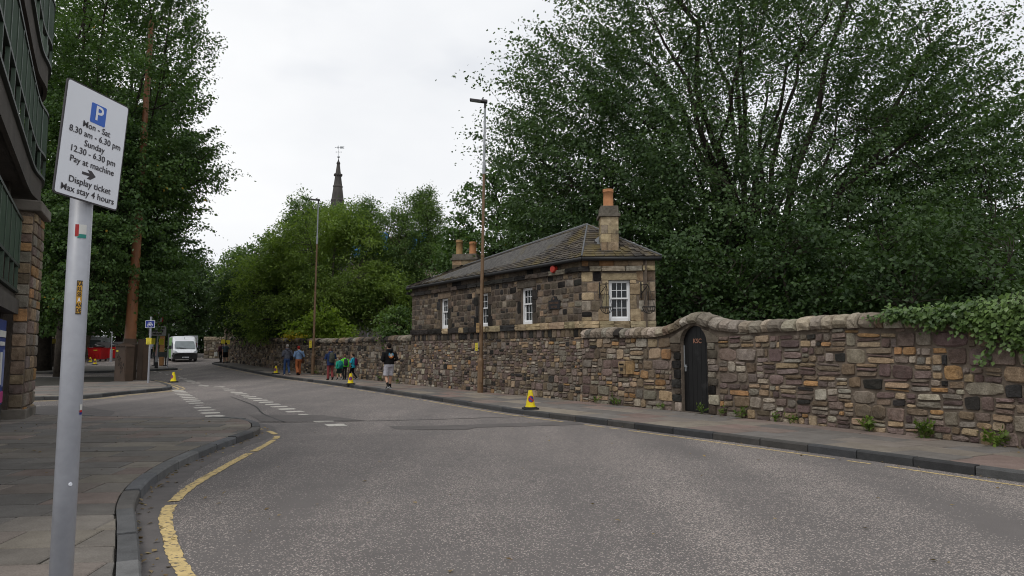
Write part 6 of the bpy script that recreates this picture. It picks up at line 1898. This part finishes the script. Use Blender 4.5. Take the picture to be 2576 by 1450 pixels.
tree('wall_shrub', 'mid-green shrub beside the cottage corner above the far wall', (-5.4, 33.2, .4), [(-5.5, 33.2, 2.7, .8, .6, .9)], 90, 30, .14, leaf_mat('mid_leaf', (.05, .10, .03), (.13, .20, .06), None, .35, 1.2), M['bark'], .05, 72, cr=.35, flat=.4, gap=-.9, nlimb=6, fork=.8, zmin=1.9, cat='shrub')

# ivy hanging over the near wall
rng = np.random.default_rng(90)
ivy = thing('ivy', 'variegated ivy tumbling over the near end of the stone wall', 'ivy', (*WALLP.off(WALLP.near((8.0, 9.9)), 0), 1.2))
II = winv(ivy); P = []; b = MB()
si = WALLP.near((6.72, 12.5)); sj = WALLP.near((9.9, 6.0))
for k in range(430):
    u = rng.random() ** .8; s = si + (sj - si) * u
    full = min(1, u / .5) ** 1.25
    # mound on the coping, then a trailing stem
    lift = .04 + .55 * full ** 1.5 * rng.random(); back = rng.uniform(-.5, .12)
    ln = (.10 + 1.75 * full ** 1.5) * rng.random() ** .8 * (1.25 if rng.random() < .12 else .8)
    p0 = WALLP.off(s, back); pts = [(p0.x, p0.y, wtop(s) + lift)]
    m_ = max(3, int(ln / .07)); drift = rng.normal() * .35
    q = WALLP.off(s, .12 + .28 * full * rng.random()); pts.append((q.x, q.y, wtop(s) + lift * .4))
    for j in range(m_):
        f = (j + 1) / m_; q = WALLP.off(s + drift * f, .10 + .22 * full * (1 - f) * rng.random() + .05)
        pts.append((q.x, q.y, wtop(s) - ln * f))
    b.tube(pts, .005, 3, False)
    for (x, y, z), (x2, y2, z2) in zip(pts[:-1], pts[1:]):
        for j in range(6):
            f = rng.random(); P.append((x + (x2 - x) * f + rng.normal() * .05, y + (y2 - y) * f + rng.normal() * .05, z + (z2 - z) * f + rng.normal() * .045))
b.build('stems', M['bark'], ivy, II)
P = np.array(P); n = len(P); nn = WALLP.nrm(si)
A = rng.normal(size=(n, 3)) * .5 + np.array([nn.x * .3, nn.y * .3, -.8]); Nn = rng.normal(size=(n, 3)) * .4 + np.array([nn.x, nn.y, .7])
o = leaf_object('leaves', P, A, Nn, rng.uniform(.055, .11, n), rng.uniform(.05, .095, n), G8, ivy); o.matrix_parent_inverse = II

# weeds at the foot of the walls
WEED = leaf_mat('weed_leaf', (.055, .10, .022), (.17, .24, .05), None, .35, 3)
def weed(path, s, size, n, label, z0=.12, o_=.13, seed=0):
    r = np.random.default_rng(seed); p = path.off(s, o_); z0 += gz(p.y)
    t = thing('weed', label, 'weed', (p.x, p.y, z0), 0, 'weeds along the wall foot')
    P = []; A = []; b = MB()
    for k in range(max(4, n // 7)):
        a = r.uniform(0, 6.28); h = size * r.uniform(.5, 1.2)
        tip = np.array([math.cos(a) * size * r.uniform(.2, 1.1), math.sin(a) * size * r.uniform(.2, .6), h])
        b.tube([(0, 0, 0), tuple(tip * .5 + np.array([0, 0, h * .2])), tuple(tip)], .003, 3, False)
        for j in range(7):
            f = r.uniform(.3, 1.05); P.append(tip * f + r.normal(size=3) * size * .12 + np.array([0, 0, .01])); A.append(tip * .8 + r.normal(size=3) * size * .7)
    b.build('stems', WEED, t)
    P = np.array(P); P[:, 2] = np.abs(P[:, 2]) + .005; A = np.array(A); n = len(P)
    leaf_object('leaves', P, A, r.normal(size=(n, 3)) * .4 + np.array([0, -.2, 1]), size * r.uniform(.28, .5, n), size * r.uniform(.16, .34, n), WEED, t)
def sr(px): return s_at_ratio(WALLP, (px - 1288) / 1754.0)
for i, (px, sz, n, lab) in enumerate(((1505, .16, 40, 'low weeds at the wall foot below the letterbox stone'), (1555, .20, 50, 'leafy weeds at the wall foot between letterbox stone and door'), (1668, .13, 45, 'grassy weeds just left of the arched door'),
        (1768, .17, 42, 'pale weeds on the doorstep of the arched door'), (1815, .15, 35, 'small weeds at the wall foot just right of the door'), (1868, .2, 45, 'upright weeds at the wall foot, second clump right of the door'), (1950, .15, 38, 'small low weeds, third clump right of the door'),
        (1990, .15, 38, 'small low weeds, fourth clump right of the door'), (2185, .2, 90, 'broad leafy weeds at the wall foot below the first ivy'), (2330, .22, 110, 'tall grassy weeds at the wall foot beneath the middle of the ivy'), (2500, .22, 90, 'leafy weeds at the wall foot near the picture edge'))):
    weed(WALLP, sr(px), sz, n, lab, seed=100 + i)
for i, (s, lab) in enumerate(((1.2, 'weeds at the foot of the far wall just beyond the cottage corner'), (3.4, 'weeds at the far wall foot beside the man in shorts'), (9.6, 'weeds at the far wall foot behind the children'), (13.2, 'weeds beside the foot of the farther lamp'), (18.5, 'weeds at the far wall foot ahead of the couple'))):
    weed(WALLF, s, .2, 40, lab, seed=130 + i)
p_ = DP.off(TP - .5, .1)
wd2 = Path([(p_.x - .5, p_.y - .8), (p_.x + .2, p_.y + .3)])
weed(wd2, .5, .22, 60, 'pale weeds at the foot of the car park pier', o_=0, seed=140)

# fallen leaves and scraps in the gutters: uncountable, one object
r_ = np.random.default_rng(150); P = []
for k in range(170):
    t = r_.uniform(.5, KL.near((-5.2, 14.5))); q = KL.off(t, -r_.exponential(.06) - .01); P.append((q.x, q.y, .012))
for k in range(150):
    t = r_.uniform(2, KR.L * .7); q = KR.off(t, r_.exponential(.07) + .01); P.append((q.x, q.y, gz(q.y) + .012))
for k in range(60): P.append((r_.uniform(-4, 6), r_.uniform(5, 16), .012))
for k in range(45):
    t = r_.uniform(1, 26); q = pv(t, r_.uniform(.75, .99)); P.append((q[0], q[1], gz(q[1]) + .135))
for k in range(60): P.append((r_.uniform(-10, -4.5), r_.uniform(5, 15), .134))
P = np.array(P); P = P[[i for i in range(len(P))]]; n = len(P)
Nn = r_.normal(size=(n, 3)) * .25 + np.array([0, 0, 1]); A = r_.normal(size=(n, 3)); A[:, 2] *= .2
lit = leaf_object('leaf_litter', P, A, Nn, r_.uniform(.03, .075, n), r_.uniform(.02, .05, n), leaf_mat('dead_leaf', (.10, .06, .03), (.30, .22, .10), (.4, .4, .38), .2, 3), None)
tag(lit, 'scattered fallen leaves and scraps in the gutters', 'leaf litter', kind='stuff')
# ---------------------------------------------------------------- people
def fuse(o, vox=.016, it=3):
    m = o.modifiers.new('fuse', 'REMESH'); m.mode = 'VOXEL'; m.voxel_size = vox; m.use_smooth_shade = True
    s = o.modifiers.new('soft', 'SMOOTH'); s.factor = .5; s.iterations = it
    return o
def loft(mb, rings, n=14):
    vs = []
    for (x, y, z, rx, ry) in rings:
        vs += [(x + rx * math.cos(2 * math.pi * k / n), y + ry * math.sin(2 * math.pi * k / n), z) for k in range(n)]
    fs = [tuple(reversed(range(n))), tuple(range((len(rings) - 1) * n, len(rings) * n))]
    fs += [(i * n + k, i * n + (k + 1) % n, (i + 1) * n + (k + 1) % n, (i + 1) * n + k) for i in range(len(rings) - 1) for k in range(n)]
    return mb.add(vs, fs)
SKIN = plain('skin', (.50, .29, .20), .6, .3)
def cloth(name, c, c2=None): return mat(name, c, c2 or tuple(x * .62 for x in c), scale=14, rough=.9, spec=.15, bump=.5, bscale=22)
def person(label, loc, rz, H, top, legs_c, hair, hairlen=0, shorts=False, arm='pocket', stride=.2, flip=1, bow=0.0, shoe=(.03, .03, .032), skirt=0.0, wide=1.0, flare=.0, hood=False, socks=None, bare_arm=False, turn=0.0, sole=None, tail=False, topmat=None):
    """faces local +Y; a walking pose seen from behind"""
    t = thing('person', label, 'person', loc, rz, 'people on the far pavement')
    k = H / 1.75
    def V(x, y, z): return (x * k, y * k, z * k)
    L, Rr = {}, {}
    st = stride
    front = dict(hip=V(-.095 * flip, 0, .92), knee=V(-.10 * flip, .14 * st / .2, .50), ank=V(-.10 * flip, .17 * st / .2, .085), toe=V(-.115 * flip, .17 * st / .2 + .17, .03), heel=V(-.10 * flip, .17 * st / .2 - .06, .04))
    back = dict(hip=V(.095 * flip, 0, .92), knee=V(.10 * flip, .05, .49), ank=V(.10 * flip, -.24 * st / .2, .15), toe=V(.11 * flip, -.24 * st / .2 + .12, .025), heel=V(.10 * flip, -.24 * st / .2 - .07, .13))
    if arm == 'pocket':      # hands together in front, elbows out
        A = lambda s: [V(.19 * s * wide, -.01, 1.40), V(.275 * s * wide, -.05, 1.12), V(.17 * s, .17, 1.06), V(.10 * s, .24, 1.08)]
    elif arm == 'down':
        A = lambda s: [V(.19 * s * wide, 0, 1.40), V(.25 * s * wide, -.05, 1.12), V(.26 * s * wide, .05 + .08 * s * flip, .86), V(.26 * s * wide, .07 + .1 * s * flip, .78)]
    else:                    # hands to straps
        A = lambda s: [V(.18 * s * wide, 0, 1.39), V(.26 * s * wide, .02, 1.13), V(.17 * s, .16, 1.2), V(.13 * s, .17, 1.27)]
    hy = .04 + bow * .10; hz = 1.62 - bow * .05
    # the body: one continuous surface
    b = MB()
    loft(b, [(*V(0, 0, .86), .15 * k, .10 * k), (*V(0, 0, .98), .15 * k, .10 * k), (*V(0, 0, 1.10), .13 * k, .09 * k), (*V(0, .0, 1.28), .155 * k, .10 * k), (*V(0, 0, 1.40), .15 * k, .09 * k), (*V(0, 0, 1.45), .07 * k, .06 * k)])
    b.tube([V(0, 0, 1.40), V(0, .01, 1.48), V(0, hy * .7, 1.55)], [.06 * k, .052 * k, .055 * k], 10)
    loft(b, [(*V(0, hy + .02, hz - .115), .045 * k, .055 * k), (*V(0, hy + .015, hz - .08), .062 * k, .078 * k), (*V(0, hy, hz - .02), .073 * k, .092 * k), (*V(0, hy - .005, hz + .04), .075 * k, .097 * k), (*V(0, hy - .01, hz + .09), .062 * k, .08 * k), (*V(0, hy - .01, hz + .12), .03 * k, .04 * k)], 16)
    b.tube([V(0, hy + .085, hz + .0), V(0, hy + .115, hz - .03)], [.012 * k, .016 * k], 6)      # nose
    b.tube([V(-.02, hy + .085, hz - .065), V(.02, hy + .085, hz - .065)], .010 * k, 6)            # lips
    for s in (-1, 1):
        b.tube([V(.072 * s, hy - .005, hz + .02), V(.084 * s, hy - .015, hz - .005), V(.076 * s, hy - .005, hz - .03)], .012 * k, 6)   # ears
        a = A(s); b.tube(a, [.052 * k, .043 * k, .030 * k, .028 * k], 10)
        wv = Vector(a[3]); d = (Vector(a[3]) - Vector(a[2])).normalized(); sd_ = Vector((s, 0, 0)); sd_ = (sd_ - d * sd_.dot(d)).normalized(); up_ = d.cross(sd_)
        b.tube([wv, wv + d * .05 * k, wv + d * .09 * k], [.030 * k, .036 * k, .030 * k], 8)
        for i, ln in enumerate((.062, .075, .07, .055)):
            o_ = wv + d * .085 * k + sd_ * (-.026 + .0175 * i) * k
            b.tube([o_, o_ + (d * .6 + up_ * .25) * ln * k, o_ + (d * .75 + up_ * .75) * ln * k], [.0095 * k, .009 * k, .007 * k], 6)
        o_ = wv + d * .03 * k - sd_ * .03 * k; b.tube([o_, o_ + (d * .3 - sd_ * .5) * .05 * k, o_ + (d * .8 - sd_ * .5) * .065 * k], [.012 * k, .011 * k, .008 * k], 6)
    for g in (front, back):
        b.tube([g['hip'], g['knee'], tuple((Vector(g['knee']) * .6 + Vector(g['ank']) * .4)), g['ank']], [.085 * k, .055 * k, .056 * k, .036 * k], 12)
        b.tube([g['heel'], g['toe']], [.036 * k, .030 * k], 8)
    bd = b.build('body', SKIN, t); fuse(bd, .0125, 2)
    for s in (-1, 1):
        e = MB(); e.lathe([(.004, -.008), (.011, -.003), (.011, .003), (.004, .008)], V(.03 * s, hy + .083, hz + .005), 8); e.build('eye', M['ink'], t)
    # hair
    b = MB(); hr = []
    for z, f in ((hz - .06 - hairlen, .55), (hz - .03, .93), (hz + .03, 1.12), (hz + .085, 1.06), (hz + .125, .72), (hz + .14, .25)):
        hr.append((*V(0, hy - .028, z), .080 * f * k, .092 * f * k))
    loft(b, hr, 14)
    if tail: b.tube([V(0, hy - .1, hz + .03), V(0, hy - .17, hz - .03), V(0, hy - .15, hz - .14)], [.03 * k, .035 * k, .012 * k], 8)
    fuse(b.build('hair', cloth('hair', hair), t), .016, 2)
    # trousers or shorts
    b = MB()
    loft(b, [(*V(0, 0, .84), .155 * wide * k, .125 * k), (*V(0, -.005, .92), .175 * wide * k, .135 * k), (*V(0, 0, 1.02), .155 * wide * k, .115 * k)])
    for g in (front, back):
        kn, an, hp = Vector(g['knee']), Vector(g['ank']), Vector(g['hip'])
        if shorts:
            en = hp.lerp(kn, .93); b.tube([hp, hp.lerp(kn, .5), en], [.098 * k * wide, .105 * k, .112 * k], 12)
        else:
            b.tube([hp, kn, kn.lerp(an, .5), an.lerp(kn, .03) - Vector((0, 0, .02 * k))], [.098 * k * wide, (.070 + flare * .2) * k, (.066 + flare * .7) * k, (.062 + flare) * k], 12)
    fuse(b.build('shorts' if shorts else 'trousers', cloth('legwear', legs_c), t), .017, 2)
    # jacket or top
    zb = .94 - skirt
    b = MB()
    loft(b, [(*V(0, -.005, zb), (.178 + .03 * (skirt > 0)) * wide * k, .140 * k), (*V(0, -.005, zb + .06), .182 * wide * k, .140 * k), (*V(0, -.005, 1.12), .176 * wide * k, .132 * k), (*V(0, -.012, 1.28), .192 * wide * k, .138 * k), (*V(0, -.012, 1.39), .185 * wide * k, .118 * k), (*V(0, -.005, 1.45), .11 * wide * k, .085 * k), (*V(0, .0, 1.49), .070 * k, .070 * k)])
    for s in (-1, 1):
        a = [Vector(q) for q in A(s)]
        if bare_arm: b.tube([a[0], a[0].lerp(a[1], .8)], [.072 * k, .070 * k], 10)
        else: b.tube([a[0], a[1], a[2]], [.074 * k, .066 * k, .050 * k], 12)
    if hood: b.tube([V(-.085, .03, 1.49), V(-.06, -.07, 1.485), V(0, -.11, 1.475), V(.06, -.07, 1.485), V(.085, .03, 1.49)], [.045 * k, .055 * k, .060 * k, .055 * k, .045 * k], 10)
    fuse(b.build('jacket', topmat or cloth('top', top), t), .017, 2)
    for g in (front, back):
        b = MB(); he, to, an = Vector(g['heel']), Vector(g['toe']), Vector(g['ank'])
        b.tube([he + Vector((0, 0, .012 * k)), he.lerp(to, .5) + Vector((0, 0, .012 * k)), to], [.047 * k, .050 * k, .036 * k], 10); b.tube([he.lerp(an, .5), an], [.046 * k, .044 * k], 10)
        sh = b.build('shoe', cloth('shoe', shoe), t); fuse(sh, .014, 2)
        if sole:
            b = MB(); b.tube([he + Vector((0, -.012 * k, -.02 * k)), to + Vector((0, 0, -.012 * k))], [.042 * k, .03 * k], 8); b.build('sole', cloth('sole', sole), sh)
        if socks:
            kn = Vector(g['knee']); b = MB(); b.tube([an, an.lerp(kn, .30)], [.045 * k, .048 * k], 10); b.build('sock', cloth('sock', socks), t)
    return t
HD = D2R(33)      # heading of the pavement
def ZP(y): return gz(y) + .12
p1_ = person('person in black hoodie with skull print and grey shorts walking away', (-4.62, 26.35, ZP(26)), HD, 1.72, (.012, .012, .013), (.52, .51, .56), (.018, .014, .012), shorts=True, arm='pocket', stride=.13, flip=-1, wide=1.12, hood=True, socks=(.012, .012, .013), shoe=(.02, .02, .022), sole=(.6, .6, .6))
k = 1.72 / 1.75
def back_disc(P, th, m, name, y=-.160): 
    b = MB(); b.plate([(x, z) for x, z in P], TR(0, y, 0), .006); return b.build(name, m, pr)
pr = thing('hoodie_print', 'x', 'print'); bpy.data.objects.remove(pr); pr = p1_
em = back_disc(circle(.01, 1.255, .098, 20, math.pi * .95, math.pi * 2.1, False), 0, plain('print_orange', (.55, .16, .03), .7), 'back_print')
pr = em
for P, c, y in (([(-.085, 1.26), (-.05, 1.235), (.02, 1.26), (.10, 1.25), (.105, 1.32), (.06, 1.36), (.03, 1.31), (-.02, 1.315), (-.06, 1.365), (-.09, 1.32)], (.10, .32, .52), -.163), (circle(.01, 1.285, .048, 14), (.62, .58, .5), -.166), ([(-.02, 1.21), (.04, 1.205), (.045, 1.25), (-.025, 1.25)], (.62, .58, .5), -.1665),
               (circle(-.01, 1.285, .013, 8), (.03, .02, .02), -.169), (circle(.03, 1.285, .013, 8), (.03, .02, .02), -.169)):
    b = MB(); b.plate(P[::1], TR(0, y, 0), .004); b.build('print_shape', plain('print_colour', c, .7), em)
person('person in grey hoodie and blue jeans walking beside the red-haired person', (-12.9, 40.2, ZP(40)), HD - .02, 1.76, (.095, .10, .125), (.045, .085, .20), (.28, .26, .24), arm='pocket', stride=.16, flip=1, hood=True, shoe=(.05, .05, .06), sole=(.5, .48, .45))
person('person with red hair, denim jacket and wide rust trousers', (-12.25, 40.25, ZP(40)), HD + .05, 1.69, (.17, .26, .42), (.40, .135, .055), (.26, .02, .015), arm='pocket', stride=.17, flip=-1, flare=.035, bow=.4, hairlen=.02, wide=1.08, shoe=(.015, .015, .016))
pw = person('person in navy coat and red trousers carrying a grey rucksack', (-8.85, 34.2, ZP(34)), HD, 1.60, (.022, .04, .11), (.26, .06, .062), (.10, .055, .04), arm='strap', stride=.06, flip=1, skirt=.16, bow=1.0, hood=True, wide=1.12, flare=.01, shoe=(.02, .018, .018))
pg = person('small child in green jacket and dark shorts with a teal rucksack', (-8.40, 34.15, ZP(34)), HD, 1.13, (.03, .42, .28), (.015, .03, .03), (.15, .085, .05), shorts=True, arm='down', stride=.14, flip=1, hairlen=.05, skirt=.06, shoe=(.03, .03, .035), sole=(.6, .6, .6), socks=(.02, .02, .025))
pn = person('child in neon green jacket partly hidden behind the smaller child', (-8.28, 34.7, ZP(34)), HD, 1.26, (.16, .80, .06), (.03, .03, .035), (.19, .11, .07), arm='down', stride=.1, flip=-1, hairlen=.06, skirt=.06, shoe=(.04, .04, .045))
pt = person('girl in turquoise jacket and black leggings turning her head', (-7.90, 34.85, ZP(35)), HD + .75, 1.28, (.03, .42, .58), (.014, .014, .017), (.03, .02, .017), arm='strap', stride=.2, flip=1, skirt=.14, shoe=(.02, .02, .022), sole=(.6, .6, .6), tail=True)
ps1 = person('person in blue-grey shirt and black shorts in deep shade by the pillar', (-22.9, 56.0, ZP(56)), HD, 1.66, (.12, .17, .20), (.015, .015, .017), (.03, .02, .015), shorts=True, arm='down', stride=.2, flip=1, bare_arm=True)
ps2 = person('person in dark purple top holding a white bag behind the leaning post', (-24.1, 58.0, ZP(58)), HD + .4, 1.64, (.09, .04, .06), (.016, .016, .018), (.04, .025, .02), arm='down', stride=.1, flip=-1)
ps3 = person('person in black coat standing by the parked van', (-38.6, 70.0, gz(70)), 0.4, 1.74, (.015, .015, .017), (.02, .02, .022), (.03, .02, .015), arm='down', stride=.05)
ps4 = person('person in pale blue shirt standing beside the red bins', (-35.9, 69.5, gz(70)), 0.1, 1.72, (.45, .52, .65), (.02, .022, .03), (.03, .02, .015), arm='down', stride=.05, bare_arm=True)

def pack_(pp, H, label, c, w=.15, h=.24, d=.09, z=1.20, straps=(.02, .02, .022)):
    k = H / 1.75; base = pp.location
    t = thing('backpack', label, 'backpack', tuple(pp.location), pp.rotation_euler.z, 'rucksacks worn by the walkers')
    b = MB(); yb = -.145 - d
    loft(b, [(0, yb * k, (z - h) * k, w * .75 * k, d * .7 * k), (0, yb * k, (z - h * .8) * k, w * k, d * k), (0, yb * k, z * k, w * k, d * k), (0, (yb + .02) * k, (z + h * .7) * k, w * .9 * k, d * .8 * k), (0, (yb + .04) * k, (z + h) * k, w * .5 * k, d * .45 * k)], 14)
    fuse(b.build('bag', cloth('bag', c), t), .015, 2)
    b = MB(); loft(b, [(0, (yb - d * .75) * k, (z - h * .65) * k, w * .6 * k, d * .35 * k), (0, (yb - d * .8) * k, (z - h * .1) * k, w * .62 * k, d * .4 * k), (0, (yb - d * .7) * k, (z + .02) * k, w * .5 * k, d * .25 * k)], 12); fuse(b.build('pocket', cloth('bag_pocket', tuple(x * .8 for x in c)), t), .015, 2)
    for s in (-1, 1):
        b = MB(); b.tube([(s * w * .5 * k, (yb + d) * k, (z + h * .8) * k), (s * .11 * k, -.02 * k, 1.475 * k), (s * .12 * k, .155 * k, 1.33 * k), (s * .2 * k, .02 * k, (z - h * .5) * k), (s * w * .7 * k, (yb + d * .7) * k, (z - h * .6) * k)], .014 * k, 6); b.build('strap', cloth('strap', straps), t)
pack_(pw, 1.60, 'grey-green rucksack on the person in navy', (.07, .075, .06), .15, .27)
pack_(pg, 1.13, 'teal rucksack on the small child in green', (.02, .20, .20), .17, .25)
pack_(pn, 1.26, 'dark patterned rucksack on the child in neon green', (.05, .05, .07), .14, .24)
pack_(pt, 1.28, 'dark purple drawstring rucksack on the girl in turquoise', (.10, .012, .05), .15, .25)
# shoulder bags
def sbag(label, loc, rz, z, c, side, kk):
    t = thing('shoulder_bag', label, 'bag', loc, rz)
    b = MB(); loft(b, [(side * .25, .0, z - .16, .07, .10), (side * .25, 0, z - .05, .085, .13), (side * .24, 0, z + .08, .06, .10), (side * .24, 0, z + .12, .03, .05)], 12); fuse(b.build('bag', cloth('bag', c), t), .015, 2)
    b = MB(); b.tube([(side * .23, -.05, z + .1), (side * .15, -.155, z + .3), (-side * .06, -.14, 1.42 * kk), (-side * .1, 0.02, 1.49 * kk), (-side * .05, .15, 1.35 * kk), (side * .2, .12, z + .1)], .011, 6); b.build('strap', cloth('strap', tuple(x * .8 for x in c)), t)
sbag('black shoulder bag on the person in grey hoodie', (-12.9, 40.2, ZP(40)), HD, 1.0, (.012, .013, .018), 1, 1.0)
sbag('dark brown shoulder bag on the red-haired person', (-12.25, 40.25, ZP(40)), HD, .86, (.05, .022, .012), 1, .97)
wb = MB(); wb.prism(rrect(-.14, -.05, .14, .05, .03), 0, .34)
o = wb.build('carrier_bag', M['curtain']); o.location = (-24.45, 57.85, ZP(58) + .5); tag(o, 'white carrier bag held by the leaning post', 'bag')
